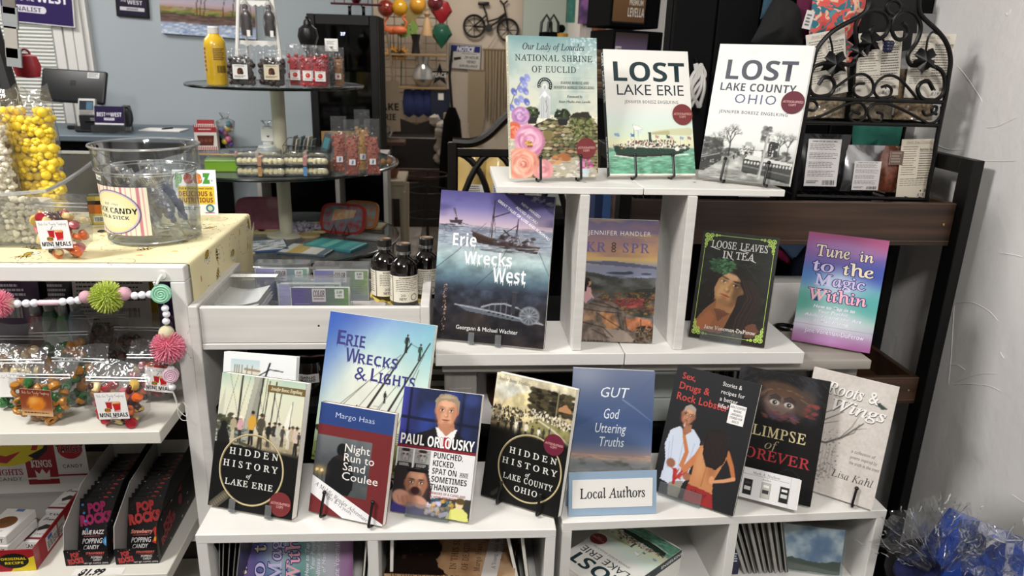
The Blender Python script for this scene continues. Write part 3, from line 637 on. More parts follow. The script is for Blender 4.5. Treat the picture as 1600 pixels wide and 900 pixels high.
# ---- erie wrecks west
def art_west(a):
    a.vgrad([(0,'4a467e'),(.1,'6d689f'),(.17,'a395b3'),(.22,'c3aebb'),(.24,'7d8394'),(.35,'8c97a2'),(.42,'9fb3b6'),(.5,'79959c'),(.58,'4f6674'),(.64,'333a48'),(.75,'2a2a32'),(1,'1b181b')])
    m=np.exp(-((a.U-.6)**2/.12+(a.V-.44)**2/.008));a.mix(m*.5,'c3cfcd');n=a.noise(3,9);a.mix(np.clip((n-.5)*2,0,.5)*(a.V<.2),'34305f');a.tex((a.V>.22).astype(float),9,20,.3);a.tex((a.V>.65).astype(float),16,22,.5)
    a.mix(np.clip((a.noise(5,7)-.5)*2.5,0,.5)*(a.V>.68),'4a3d36');a.dabs((0,.22,1,.36),300,.03,.002,['aab3bd','565d6c','c6ccd2','6d7484'],.6)
    a.poly([(.7,0),(.8,.03),(.9,.05),(1,.13),(1,0)],'3a3a56',.7,.04);a.dabs((.8,.01,1,.1),70,.014,.006,['8a8aa6','b3b3c8'],.5,lambda u,v:abs(v-.02-.45*(u-.8)**1.4)<.02)
    d='2b211f';a.poly([(.3,.262),(.31,.31),(.36,.335),(.75,.372),(.88,.378),(.9,.335),(.75,.33),(.45,.295)],'3a2a26',1,.005);a.line([(.3,.263),(.45,.297),(.75,.332),(.9,.337)],.012,'52403a');a.line([(.31,.3),(.5,.335),(.88,.362)],.006,'241a18')
    for u0,v0,v1 in((.485,.05,.29),(.7,.16,.32)):a.line([(u0,v0),(u0-.01,v1)],.009,d);a.line([(u0,v0+.1),(u0+.03,v1)],.004,d);a.line([(u0,v0+.02),(u0-.03,v1)],.004,d)
    a.line([(.48,.16),(.62,.12)],.008,d);a.line([(.53,.29),(.7,.2)],.006,d);a.line([(.42,.2),(.32,.28)],.003,d);a.line([(.58,.24),(.69,.31)],.012,d)
    a.poly([(.72,.3),(.72,.25),(.745,.25),(.745,.305)],'8b8f98');a.dabs((.5,.28,.85,.33),60,.018,.008,['5a5560','2a2222','8a8892','40353a'],.9);a.ell(.52,.28,.03,.025,'8f9aa6',.6,.5)
    a.dabs((.4,.345,.9,.39),80,.04,.003,['a9aeb4','585c66','2a2526'],.6)
    a.poly([(.09,.195),(.1,.215),(.2,.218),(.21,.19),(.16,.192),(.16,.175),(.14,.175),(.14,.195)],'3c3236');a.line([(.155,.175),(.13,.12)],.006,'4a4148',.8,.02);a.dabs((.03,.21,.25,.24),20,.03,.003,['3c4250'],.6);a.line([(.05,.24),(.07,.27)],.004,d);a.line([(.1,.24),(.12,.27)],.004,d)
    for q in([(.0,.52),(.15,.42),(.31,.3)],[(.33,.75),(.37,.62),(.55,.48),(.62,.36)],[(.9,.37),(1,.52)],[(.33,.75),(.29,.87)]):a.line(q,.0045,'2a2d33',.8)
    # wreck
    c='7f858e';a.poly([(.19,.755),(.32,.755),(.55,.78),(.97,.83),(.98,.845),(.7,.83),(.3,.795)],'5a6069');a.line([(.19,.757),(.6,.79),(.98,.84)],.01,'a7acb3',.9)
    a.line([(.43,.76),(.52,.735),(.63,.725),(.75,.745)],.014,'a0a5ac',.9);a.line([(.75,.745),(.85,.78),(.95,.83)],.008,'8d9299',.8)
    for i in range(6):a.line([(.45+i*.05,.745-.004*i*(3-i*.3)),(.45+i*.05,.79+.005*i)],.007,c,.8)
    for i in range(6):a._dab(.5+i*.042,.79+.005*i,.012,.006,C('14161a'),1,0)
    a.poly([(.7,.64),(.735,.64),(.725,.79),(.69,.785)],'33353c');a.line([(.695,.64),(.74,.642)],.01,'4a4c54')
    a.ell(.855,.79,.09,.062,'8b9097',.75,.15);a.ell(.855,.795,.07,.048,'50555d',.9,.15)
    for th in range(0,180,30):a.line([(.855-.075*math.cos(R(th)),.793-.055*math.sin(R(th))),(.855+.075*math.cos(R(th)),.793+.055*math.sin(R(th)))],.006,'a3a8ae',.7)
    a.poly([(.3,.87),(.33,.8),(.36,.81),(.37,.9),(.31,.96),(.29,.93)],'2c2825',.9,.03);a.dabs((.08,.62,.11,.97),60,.004,.004,['a8795e','8f6d59','d0b3a0'],.9)
    w='eef0f1'
    a.text('Erie',.135,.275,.345,.362,w,'B',0,1.02,jag=.2);a.text('Wrecks',.245,.39,.67,.475,w,'B',0,1.02,jag=.2);a.text('West',.51,.49,.8,.583,w,'B',0,1.02,jag=.2)
    a.text('Georgann & Michael Wachter',.215,.895,.765,.923,'e6e6e6','',0.006)
    for t,u,v,L in(('NEW IMAGES!',.71,.062,.2),('ADDED DETAIL!',.665,.088,.23),('GREAT TALES OF LOSS AND SURVIVAL!',.505,.052,.56)):a.text(t,u,v-.018,u+L,v,'e9e7ee','b',0,rot=33)
b=book('large dark blue shipwreck softcover on the lower riser, sunken paddle steamer beneath',(-16.2,13.5,.064,1.213,.204,.265),1.006,.012,'22242c',None,None,'paperbacks by local authors',art_west)
# ---- krispr
def art_krispr(a):
    a.vgrad([(0,'5a5878'),(.1,'6f6680'),(.2,'9d7d6e'),(.27,'b08a66'),(.32,'bda069'),(.35,'9d9287'),(.38,'7b7d90'),(.45,'7d8298')]);n=a.noise(3,16);a.mix(np.clip((n-.5)*2.2,0,.6)*(a.V<.3),'8a6a72');a.mix(np.clip((.5-n)*2,0,.5)*(a.V<.32),'c79a5e')
    a.poly([(0,.345),(.4,.335),(.6,.345),(1,.37),(1,.39),(0,.36)],'585a70',1,.01);a.ell(.5,.432,.18,.011,'3a3f4e',1,.3);a.ell(.86,.432,.07,.008,'3a3f4e',1,.3);a.ell(.63,.425,.05,.012,'3a3f4e',1,.3)
    a.poly([(0,.43),(.2,.44),(.5,.47),(1,.46),(1,1),(0,1)],'43443f',1,.02);a.tex((a.V>.45).astype(float),6,22,.5);a.mix(np.clip((a.noise(5,16)-.5)*3,0,.6)*(a.V>.46)*(a.V<.56),'6a6e72');a.poly([(.55,.6),(.8,.56),(1,.54),(1,.64),(.7,.65)],'2e2f2d',.9,.03)
    a.dabs((0,.56,1,.76),420,.02,.006,['6b4d2e','8a6238','5c4a30','7d3f35','9c7444','4b3b28'],.75,lambda u,v:v>.585+.0*u);a.dabs((.45,.64,.85,.71),130,.022,.006,['8a3f3f','6d2d33','a05048'],.8)
    rock=[(0,.7),(.1,.66),(.2,.64),(.5,.69),(.6,.76),(.8,.79),(.98,.8),(1,.86),(.95,1),(0,1)]
    a.poly(rock,'6f6259',1,.015);a.poly([(.25,.75),(.45,.76),(.52,.88),(.4,.9),(.3,.84)],'9a6f4e',1,.03);a.poly([(.6,.8),(.95,.8),(1,.87),(.7,.9),(.6,.87)],'a3694a',1,.03);a.poly([(0,.75),(.18,.76),(.22,.83),(0,.83)],'8d7159',.9,.04)
    m=(a.V>.65)*1.;a.tex(m,14,20,.45);a.poly([(.3,.89),(.6,.9),(.75,.98),(.7,1),(.4,1)],'9a8c80',.8,.03)
    for q in([(.0,.73),(.25,.75),(.55,.76)],[(.05,.68),(.3,.71),(.5,.72)],[(.2,.76),(.45,.85),(.6,.9)],[(.5,.77),(.55,.88)],[(0,.84),(.3,.88),(.45,.96)],[(.6,.79),(.64,.9),(.7,.91)],[(.1,.66),(.3,.68),(.55,.74)],[(.15,.9),(.4,.97)],[(.82,.81),(.84,.9)]):a.line(q,.012,'2b2420',.8)
    a.dabs((.75,.86,1,1),130,.016,.008,['33291f','4d3d2c','6a523a','22201a'],.9,lambda u,v:u>.72+(.95-v)*.6)
    a.poly([(0,.66),(.0,.58),(.05,.545),(.11,.56),(.13,.62),(.12,.67),(.06,.69)],'b98f92');a.line([(.08,.68),(.16,.64),(.23,.61)],.035,'5b626a');a.line([(.1,.6),(.15,.64)],.02,'c49a9a');a.ell(.075,.515,.036,.028,'b08468',1,.2);a.ell(.06,.507,.04,.03,'1d1512',1,.2);a.line([(.045,.52),(.03,.58)],.04,'1d1512');a.line([(.085,.51),(.09,.525)],.02,'b98d70')
    a.text('JENNIFER HANDLER',.035,.092,.89,.128,'d9d3d2','',-.005,1.18);a.text('KR',.02,.187,.29,.262,'5c5b8d','sr',.012,1.25);a.text('SPR',.52,.187,.885,.262,'5c5b8d','sr',.012,1.25)
    for s_ in(1,-1):a.vl([(.395+s_*.028*math.sin(i*.62),.185+i*.0052)for i in range(16)],.011,'3a2b22')
    for i in range(5):a.vl([(.375,.196+i*.015),(.415,.196+i*.015)],.006,'3a2b22')
    a.bars(.0,.99,.4,1,'1d1a18',5,16)
book('sunset paperback with a seated hiker, tucked between the two white uprights',(-6,8.7,.300,1.224,.130,.222),1.003,.012,'c9c2b4',None,None,'paperbacks by local authors',art_krispr)
# ---- loose leaves in tea
def art_loose(a):
    a.vgrad([(0,'141a14'),(.5,'161512'),(1,'1d1512')]);a.tex(np.ones_like(a.U),8,10,.6);a.dabs((.05,.1,.95,.8),130,.05,.02,['1c241b','10120f','232a20','1a1613'],.6)
    a.poly([(.05,.85),(.2,.7),(.33,.6),(.6,.68),(.7,.85),(.6,.93),(.1,.93)],'8a5a3c',1,.02);a.poly([(.06,.86),(.22,.72),(.3,.78),(.25,.93),(.08,.93)],'a3623f',.7,.04);a.poly([(.3,.55),(.6,.62),(.52,.74),(.3,.72)],'a3744e',1,.02);a.poly([(.28,.7),(.5,.74),(.36,.82)],'5e3826',.7,.05)
    # face tilted
    face(a,.44,.48,.2,'bb8f5e','6e4a30',rot=16,hc='1f1712',mouth='a2483e',eye='141210');a.ell(.33,.5,.09,.1,'d3a878',.45,.9,16);a.ell(.56,.52,.06,.13,'4b3524',.55,.8,16)
    for q,w in(([(.36,.36),(.27,.42),(.22,.52),(.24,.6),(.16,.7)],.06),([(.55,.34),(.67,.42),(.72,.55),(.62,.68),(.56,.8),(.5,.92)],.14),([(.66,.45),(.8,.6),(.72,.8),(.78,.92)],.16),([(.62,.6),(.6,.78),(.66,.93)],.12),([(.2,.4),(.15,.55),(.12,.7)],.1)):a.line(q,w,'1a120f',.96)
    for i in range(26):o=a.rng.random()*.22;a.line([(.6+o*.6,.42),(.7+o,.58),(.58+o*1.1,.78),(.56+o,.92)],.005,['3a2219','2a1a13','4a2a1e'][i%3],.6)
    a.ell(.5,.335,.24,.045,'18130f',.9,.5,14)
    a.poly([(.72,.83),(.85,.8),(.9,.86),(.85,.93),(.74,.92)],'6e4433',.8,.05);a.poly([(.85,.95),(.97,.8),(.98,.96)],'4a463e',.7,.03)
    a.dabs((.17,.24,.5,.38),150,.035,.007,['2f5a38','3f6f45','1f3f29','57895a','274a31'],.85,lambda u,v:(u-.32)**2/.03+(v-.31)**2/.005<1,70)
    for q in([(.45,.31),(.6,.28),(.8,.3)],[(.6,.27),(.8,.42)],[(.5,.27),(.6,.31),(.75,.26)]):a.line(q,.004,'6b7a56',.7)
    g='a9c65c';a.vl([(.05,.09),(.05,.905),(.09,.93)],.006,g);a.vl([(.95,.09),(.95,.905)],.006,g);a.vl([(.2,.035),(.8,.035)],.006,g);a.vl([(.2,.955),(.8,.955)],.006,g)
    for cu,cv,sx_,sy_ in((.035,.025,1,1),(.965,.025,-1,1),(.035,.965,1,-1),(.965,.965,-1,-1)):
        for d,e,r_ in((.03,.02,.034),(.09,.015,.028),(.03,.065,.028),(.15,.012,.02),(.025,.1,.022),(.075,.05,.026),(.19,.01,.013),(.02,.128,.013)):a.ring(cu+sx_*d,cv+sy_*e,r_,.012,g,14);a.vc(cu+sx_*d,cv+sy_*e,r_*.3,g,8)
        a.vl([(cu,cv+sy_*.03),(cu+sx_*.12,cv+sy_*.02)],.008,g);a.vl([(cu+sx_*.02,cv),(cu+sx_*.04,cv+sy_*.12)],.008,g)
    w='d3d3ce';a.text('LOOSE',.135,.083,.465,.15,w,'sr',.008);a.text('LEAVES',.515,.083,.87,.15,w,'sr',.008);a.text('IN TEA',.3,.17,.715,.238,w,'sr',.008)
    for p in((.135,.15,.06),(.515,.15,.05)):a.vl([(p[0]-.01,p[1]-.004),(p[0]+.05,p[1]+.006),(p[0]+.12,p[1]+.018)],.009,w)
    a.vl([(.66,.225),(.7,.24),(.74,.25)],.01,w);a.vl([(.37,.2),(.42,.235),(.45,.25)],.01,w)
    a.text('Jane Voneman-DuPerow',.19,.87,.86,.905,'dcd6cc','sb',-.015)
book('dark green paperback of a dark-haired woman wearing leaves, right end of the riser',(-25.7,19,.503,1.220,.135,.200),1.004,.010,'141a15',None,None,'paperbacks by local authors',art_loose)
# ---- tune in to the magic within
def paint_tune(a):
    a.vgrad([(0,'9b4f78'),(.08,'9a5f94'),(.2,'8066a6'),(.33,'5566ae'),(.42,'6a8ec0'),(.52,'8fb7c6'),(.62,'84b5b0'),(.75,'a9c0bd'),(.86,'b3a9c0'),(.95,'a0709c'),(1,'9a5a90')])
    for cu,cv,ru,rv,c,al in((.5,.42,.3,.1,'d7e0ea',.7),(.95,.3,.3,.1,'3f52a0',.7),(.02,.62,.2,.12,'4f9a8a',.8),(.95,.58,.25,.12,'4fa3a0',.8),(.5,.78,.35,.09,'dbe4e6',.6),(.2,.83,.25,.04,'d7d3e4',.6),(.9,.06,.3,.06,'b05a80',.7),(.55,.12,.35,.06,'a98fc4',.6),(.4,.95,.25,.04,'b98fc0',.7),(.05,.38,.2,.08,'4c7ab6',.7)):a.ell(cu,cv,ru,rv,c,al,1.2)
def letters_tune(a,T):
    d='3d3273';y='efe3c4';l='cfc6ea';p='f0b3c2'
    for s_,u0,v0,u1,v1,c in(('Tune',.13,.105,.56,.205,y),('in',.675,.12,.855,.21,y),('to',.115,.25,.385,.34,l),('the',.5,.235,.885,.345,y),('Magic',.175,.365,.81,.462,l),('Within',.115,.49,.86,.6,p)):T(s_,u0,v0,u1,v1,c,'sr',.012,1.0,out=d,ow=.035)
    for i,(s_,u0,u1)in enumerate((('How to Tap in to',.21,.74),('Your Psychic',.28,.66),('Abilities and the Art',.11,.84),('of Manifesting',.24,.69))):T(s_,u0,.64+i*.042,u1,.67+i*.042,'e6e4f2','bi',0,1.05,out='4a4a86',ow=.02)
    T('Jane Voneman-DuPerow',.15,.855,.9,.9,'e9dff0','',.01,out='6a4a86',ow=.03)
def art_tune(a):paint_tune(a);letters_tune(a,a.text);a.vl([(0,.83),(1,.828)],.004,'8a86a0')
book('rainbow pastel paperback standing on the bare end of the grey table',(-30.4,12.3,.721,1.251,.139,.212),.981,.011,'d9d4da',None,None,'paperbacks by local authors',art_tune)
# ---- books on the low shelves
def sail(a,pts,c,al=1):a.poly(pts,c,al)
def art_hherie(a):
    a.vgrad([(0,'a9c0b0'),(.12,'cfd3bd'),(.3,'d3d0bb'),(.45,'c2b79b'),(.52,'9a8f74'),(.56,'171717'),(1,'141414')]);n=a.noise(5,6);a.mix(np.clip((n-.5)*2,0,.6)*(a.V<.32),'d9d3b4')
    a.poly([(.31,.4),(.4,.0),(.52,.0),(.44,.48),(.3,.5)],'8f8f84',1,.01);a.poly([(.4,.0),(.46,0),(.36,.42),(.32,.42)],'a9a99c',.8);sail(a,[(.86,.15),(.79,.34),(.88,.36)],'e2e0d2');sail(a,[(0,.3),(.06,.1),(.07,.47),(0,.5)],'bdbcab')
    for q,w in(([(.255,.0),(.24,.5)],.022),([(.5,.0),(.47,.35)],.018),([(.58,.02),(.55,.36)],.012),([(.66,.02),(.63,.4)],.014),([(.73,.1),(.7,.35)],.01),([(.87,.15),(.86,.36)],.006),([(.55,0),(.53,.3)],.006),([(.1,0),(.24,.3)],.004),([(.2,0),(.08,.36)],.004),([(.46,.1),(.56,.32)],.004),([(.62,.05),(.74,.3)],.004),([(.35,0),(.24,.35)],.004)):a.line(q,w,'2b2a26',.95)
    a.dabs((0,.28,.24,.42),90,.03,.014,['3a3d2c','4d4c38','2a2b22'],.85,lambda u,v:v>.3+.1*abs(u-.13));a.dabs((.0,.38,.35,.52),90,.035,.008,['8f9a94','5c655f','b5b7a8','3f4238'],.8);a.dabs((.5,.42,1,.52),120,.03,.008,['a3957a','8b7d63','b9ad92'],.7)
    for u,v,h,s_,l,ht in((.42,.5,.25,'c99a3c','1d1c1a',None),(.53,.52,.26,'4a463a','3a362c','3a352c'),(.2,.5,.2,'a59a80','b8ad94','e2dccb'),(.285,.49,.19,'c79aa0','2c2a28','e6e0d0'),(.625,.5,.18,'2a2826','3a3834',None),(.69,.5,.19,'35322f','a9a294','3a3633'),(.74,.5,.19,'b8b5a6','a9a595','2a2826'),(.79,.48,.15,'4a4742','3a3835',None),(.86,.49,.16,'d9d6cb','c9c4b5',None),(.9,.52,.2,'b5a58c','9a8c74','4a4034'),(.95,.53,.21,'c9b5a8','20201f','2a2623'),(.98,.46,.1,'3c3a37','2a2826',None)):fig(a,u,v,h,s_,l,'a3785c',ht)
    a.poly([(.02,.56),(.02,.45),(.06,.4),(.12,.4),(.16,.46),(.2,.56)],'1d1d1c');a.ell(.09,.385,.04,.03,'1d1d1c',1,.2);a.line([(.3,.5),(.55,.54)],.03,'33302a',.8)
    a.poly([(0,.51),(.5,.53),(1,.555),(1,1),(0,1)],'131313',1,.01);a.mix(np.exp(-((a.V-.55)/.02)**2)*.5,'141414')
    a.vr(.56,.045,1,.098,'6b5a34');a.text('Jennifer Boresz Engelking',.6,.056,.965,.082,'e6dfc6','si',.012)
    ring_title(a,.47,.69,.385,(('HIDDEN',.19,.77,.592),('HISTORY',.13,.78,.685)),('of',.42,.48,.752),(('LAKE ERIE',.175,.745,.82),),.048)
    a.line([(.2,.9),(.06,.99)],.1,'5a5548',.9);a.line([(.2,.9),(.06,.99)],.05,'7d7665',.8)
    for i in range(8):a.line([(.19-i*.02,.885+i*.013),(.23-i*.02,.91+i*.013)],.008,'2a2822',.8)
def ring_title(a,cu,cv,r,rows,of,rows2,ch):
    w='dcdcd6';a.ring(cu,cv,r,.022,'8d7f5a',64);a.ring(cu-.003,cv-.002,r-.004,.009,'cfc4a0',64)
    for t,u0,u1,v in rows:a.text(t,u0,v-ch,u1,v,w,'sr',.012,1.7)
    a.text(of[0],of[1],of[3]-ch*.62,of[2],of[3],w,'si',.012)
    for t,u0,u1,v in rows2:a.text(t,u0,v-ch*.95,u1,v,w,'sr',.012,1.25)
G1='paperbacks on the low shelves'
b=book('black hidden history paperback with sailing crowd, leftmost on the low shelves',(-18.2,19.3,-.312,1.012,.146,.210),.806,.017,'191919',None,None,G1,art_hherie);seal(b,.855,.9,.146,.21,.0186)
def art_small(a):
    a.a[:]=C('e6e8e8');a.vgrad([(.06,'bcd0d4'),(.14,'cfdad6'),(.18,'d9cdb4'),(.5,'b9a98a')],(.1,.05,.5,.5));
    for u in(.16,.19,.22,.26,.33,.4):a.line([(u,.1),(u-.02,.45)],.012,'6b5f4c',.8)
    a.line([(.3,.13),(.5,.14)],.03,'9a7f64',.9);a.line([(.5,.175),(.64,.12),(.82,.13)],.014,'20242e');a.line([(.64,.07),(.56,.24)],.024,'20242e')
book('white softcover peeking above the black hidden history book, behind it',(-11.6,16.9,-.333,1.123,.129,.206),.803,.012,'e2e4e4',None,None,G1,art_small)
def art_wl(a):
    U,V=a.U,a.V;a.vgrad([(0,'7f9fc8'),(.15,'9fc4d0'),(.35,'c9d9cf'),(.6,'d3dccf'),(.85,'c3cfa6'),(1,'8f9a5a')])
    a.mix(np.clip(1-U*1.6-V*1.5,0,1),'2f3f9f');a.mix(np.clip(.75-U*2.4,0,1)*np.clip(1-V*1.1,0,1)*.6,'3f78b8');a.mix(np.clip(U*1.3-.75,0,.6)*np.clip(1-V*1.6,0,1),'6fb3b6');a.mix(np.exp(-((U-.45)**2/.06+(V-.5)**2/.05))*.6,'e9e4d9');a.mix(np.clip(.3-U*2,0,.6)*np.clip(V*2-.8,0,1),'5f9a72');a.tex(np.ones_like(U),5,6,.06)
    a.poly([(0,.88),(.2,.84),(.55,.87),(.8,.8),(1,.78),(1,1),(0,1)],'8f9f55',.8,.04);a.dabs((0,.86,1,1),80,.03,.012,['6b7a3c','a3ad5c','4a5230','2e3320'],.6)
    d='33322c'
    for q,w,w1 in(([(.33,.8),(.8,.137)],.026,.012),([(.52,.83),(.97,.12)],.024,.01)):a.line(q,w,d,1,w1)
    for q in([(.05,.72),(.72,.22)],[(.2,.8),(.76,.2)],[(.6,.86),(.93,.2)],[(.38,.8),(.72,.42)],[(.8,.14),(.87,.16)],[(.25,.82),(.5,.6)],[(.7,.9),(.9,.3)],[(.1,.72),(.45,.42)]):a.line(q,.005,'4a4a40',.85)
    for k in range(12):t=k/12;a.line([(.36+.18*t,.8-.24*t),(.41+.18*t,.8-.24*t)],.004,'5c5a4e',.8);a.line([(.7+.08*t,.9-.18*t),(.74+.08*t,.9-.18*t)],.006,'4a483e',.8)
    a.line([(.43,.8),(.63,.53)],.005,'5c5a4e');a.line([(.02,.78),(.15,.84),(.6,.83),(.72,.84)],.05,'2e2a22',.95)
    for u,v,h,c in((.07,.74,.11,'2a2a26'),(.76,.2,.12,'26302a'),(.89,.24,.11,'2d4a3e'),(.62,.55,.08,'2a2c2c'),(.3,.72,.09,'3a7a3f'),(.37,.67,.08,'35383a'),(.33,.83,.09,'3f4f86'),(.45,.83,.06,'6b4438'),(.75,.72,.1,'3a4650'),(.6,.85,.07,'6b7274'),(.2,.82,.05,'3a3a36')):fig(a,u,v,h,c,'23231f','6b5244')
    a.poly([(.91,.58),(.92,.44),(.935,.42),(.955,.44),(.965,.58)],'c9dcd4');a.line([(.915,.46),(.96,.46)],.02,'33504c');a.ell(.937,.425,.018,.012,'2f4a48',1,.3);a.poly([(.86,.62),(.93,.585),(1,.6),(1,.63)],'6fae96',.9)
    for v in(.5,.53):a.ell(.94,v,.006,.006,'2f4a48',1,.3)
    p='3c3a7a';o='2a2a50'
    for t,u0,v0,u1,v1 in(('E',.1,.115,.18,.21),('RIE',.19,.135,.37,.213),('W',.2,.225,.33,.315),('RECKS',.325,.25,.7,.318),('&',.31,.34,.42,.425),('L',.465,.335,.53,.42),('IGHTS',.54,.355,.88,.425)):a.text(t,u0,v0,u1,v1,p,'B',0,1.0,jag=.16)
b=book('big pale blue and green softcover with acrobats on masts, behind the red and blue book',(-21.6,19.8,-.147,1.100,.1955,.2555),.825,.009,'d9e0da',None,None,G1,art_wl)
def art_night(a):
    a.a[:]=C('6e2a2c');a.vgrad([(0,'2c447c'),(.2,'2c4178')],(0,0,1,.197));a.vgrad([(.29,'6a6d70'),(.5,'54585c'),(.62,'3c4044'),(.7,'54585a'),(.8,'4a4e50')],(0,.29,.745,.8));m=a.box(0,.29,.745,.8);n=a.noise(4,6);a.mix(np.clip((n-.45)*1.4,0,.5)*m,'2f3336')
    a.ell(.36,.4,.072,.062,'17171a',1,.12);a.poly([(.17,.74),(.18,.55),(.24,.48),(.33,.44),(.42,.45),(.5,.5),(.54,.6),(.55,.73),(.5,.8),(.25,.8)],'18181b');a.poly([(.26,.48),(.34,.44),(.43,.46),(.46,.5)],'2c2022',.9)
    for u in(.05,.115):a.ell(u,.61,.05,.032,'d9b36a',.45,1.4);a.ell(u,.61,.022,.015,'f3deaa',1,.4);a.line([(u+.01,.62),(u+.02,.72)],.008,'22211f',.9)
    a.ell(.08,.612,.1,.05,'a3854a',.25,1.5);a.line([(.75,.3),(.75,.8)],.004,'222',0)if 0 else None
    w='e9e6e2';a.text('Margo Haas',.22,.07,.745,.118,'c9d2e6','',-.012)
    for t,u1,v in(('Night',.73,.405),('Run to',.8,.49),('Sand',.69,.572),('Coulee',.875,.658)):a.text(t,.395,v-.072,u1,v,w,'',0)
    a.vp([(0,.665),(1,.985),(1,1),(.46,1),(0,.83)],'e4e3e4');a.text('A Middle Reader Adventure',.04,.71,.86,.75,'33302e','sb',-.02,rot=24);a.text('Ages 8-12 years',.19,.8,.6,.835,'33302e','sb',-.02,rot=24)
book('red and blue young reader paperback with a hooded figure and white diagonal band',(-20.8,18.5,-.162,.990,.1265,.172),.806,.013,'6e2a2c',None,None,G1,art_night)
def art_paul(a):
    a.vgrad([(0,'1f2748'),(.5,'1a1f3a')]);n=a.noise(3,4);a.mix(np.clip((n-.4)*2,0,.8)*(a.V<.5),'2f4596');a.mix(np.clip(.22-a.U,0,.2)*4*(a.V<.46),'3d3f9e')
    for q in([(.1,0),(.1,.46)],[(.78,0),(.76,.46)],[(0,.24),(1,.26)]):a.line(q,.035,'11152a',.85)
    a.ell(.88,.05,.1,.05,'3a4a8a',.6,.9);a.poly([(.03,.48),(.2,.37),(.38,.325),(.45,.3),(.72,.3),(.8,.35),(.95,.42),(.99,.48)],'17161a');a.poly([(.46,.3),(.63,.285),(.73,.3),(.66,.46),(.55,.46)],'e6e1e2');a.poly([(.57,.37),(.63,.365),(.655,.47),(.57,.47)],'a3262f');a.poly([(.47,.24),(.68,.24),(.7,.3),(.6,.36),(.49,.3)],'b07a5f')
    face(a,.575,.165,.135,'cf9a7a','9a5f46',hc='8a6a4c',mouth='a85a50');a.poly([(.43,.16),(.42,.08),(.47,.035),(.57,.02),(.68,.035),(.73,.08),(.73,.17),(.705,.12),(.67,.085),(.55,.075),(.47,.09),(.445,.13)],'94836c',1,.01);a.poly([(.47,.06),(.57,.03),(.68,.05),(.6,.06)],'b5a58c',.7,.01)
    a.vr(0,.462,1,.484,'7a1f2c');a.poly([(0,.484),(1,.484),(1,1),(0,1)],'dddcdc');a.vr(.435,.484,.44,.49,'dddcdc')
    for u in(.115,.335):a.poly([(u-.1,.49),(u+.098,.49),(u+.098,.635),(u-.1,.635)],'9b9b99');a.line([(u-.1,.52),(u+.09,.52)],.004,'55'*3);a.line([(u-.1,.555),(u+.09,.555)],.004,'55'*3);a.poly([(u-.09,.6),(u+.09,.6),(u+.098,.635),(u-.1,.635)],'252528');face(a,u,.545,.055,'a9a7a5','5c5b5a',hc='2a2a2a',mouth='4a4a4a',eye='1a1a1a');a.ell(u,.503,.055,.014,'222224',1,.3);a.para(u-.07,.608,u+.07,.632,3,'b9b9b7',seed=int(u*90))
    a.poly([(0,.635),(.42,.635),(.5,.8),(.5,1),(0,1)],'2a2326');face(a,.29,.76,.14,'b98468','6e4434',hc='3c2a22',mouth='4a1f22');a.poly([(.15,.645),(.44,.645),(.43,.668),(.16,.668)],'121214');a.ell(.29,.84,.09,.055,'5f4a40',.95,.3);a.ell(.29,.815,.055,.03,'3a1a1c',1,.3);a.poly([(.18,.87),(.38,.87),(.52,.93),(.55,1),(0,1),(.02,.92)],'3c3878',1,.02)
    a.ell(.12,.88,.12,.06,'bf8f7a',1,.25,10);a.ell(.36,.9,.11,.045,'c0907a',1,.25,20);a.ell(.22,.9,.11,.05,'a8755f',.9,.4)
    for i in range(3):a.line([(.07+i*.06,.87),(.1+i*.06,.92)],.01,'8a5a48',.7)
    a.poly([(.5,.86),(.6,.845),(.78,.84),(1,.83),(1,1),(.5,1)],'3a3a34');a.dabs((.5,.86,.78,.97),90,.02,.011,['5f9ab0','3a6a86','c9a04a','8a6a3a','2a3a44'],.8);a.dabs((.45,.88,.62,.98),40,.02,.012,['e8a04a','f0d8b0','e6e0f0','c9c0e6'],.8)
    a.poly([(.76,.92),(.86,.89),(.97,.93),(1,1),(.7,1)],'d6d67a',1,.02);a.ell(.86,.875,.05,.04,'e0c9a0',1,.2);a.ell(.87,.85,.06,.025,'5a4a2a',1,.3);a.poly([(.6,.97),(.72,.94),(.74,.97),(.63,1)],'d0c8e0',.9)
    for t,u1,v in(('PUNCHED,',.845,.54),('KICKED,',.755,.602),('SPAT ON',.785,.664),('SOMETIMES',.925,.727),('THANKED',.825,.789)):a.text(t,.475,v-.047,u1,v,'161616','B',0,.95)
    a.text('AND',.825,.633,.93,.658,'161616','B');a.vr(.82,.628,.935,.631,'161616');a.vr(.82,.661,.935,.664,'161616')
    a.text('MEMOIRS OF A CLEVELAND',.475,.803,.925,.822,'8a2430','B',0,.95);a.text('TV NEWS REPORTER',.475,.832,.81,.851,'8a2430','B',0,.95)
    a.text('PAUL',.03,.372,.335,.455,'f2f0ee','B',0,.93,out='1a1a22',ow=.03);a.text('ORLOUSKY',.375,.372,.97,.455,'f2f0ee','B',0,.93,out='1a1a22',ow=.03)
book('paperback memoir with a suited newsman above two grey mugshots, beside the red book',(-16.1,23.4,-.033,.990,.128,.196),.806,.012,'d6d4d4',None,None,G1,art_paul)
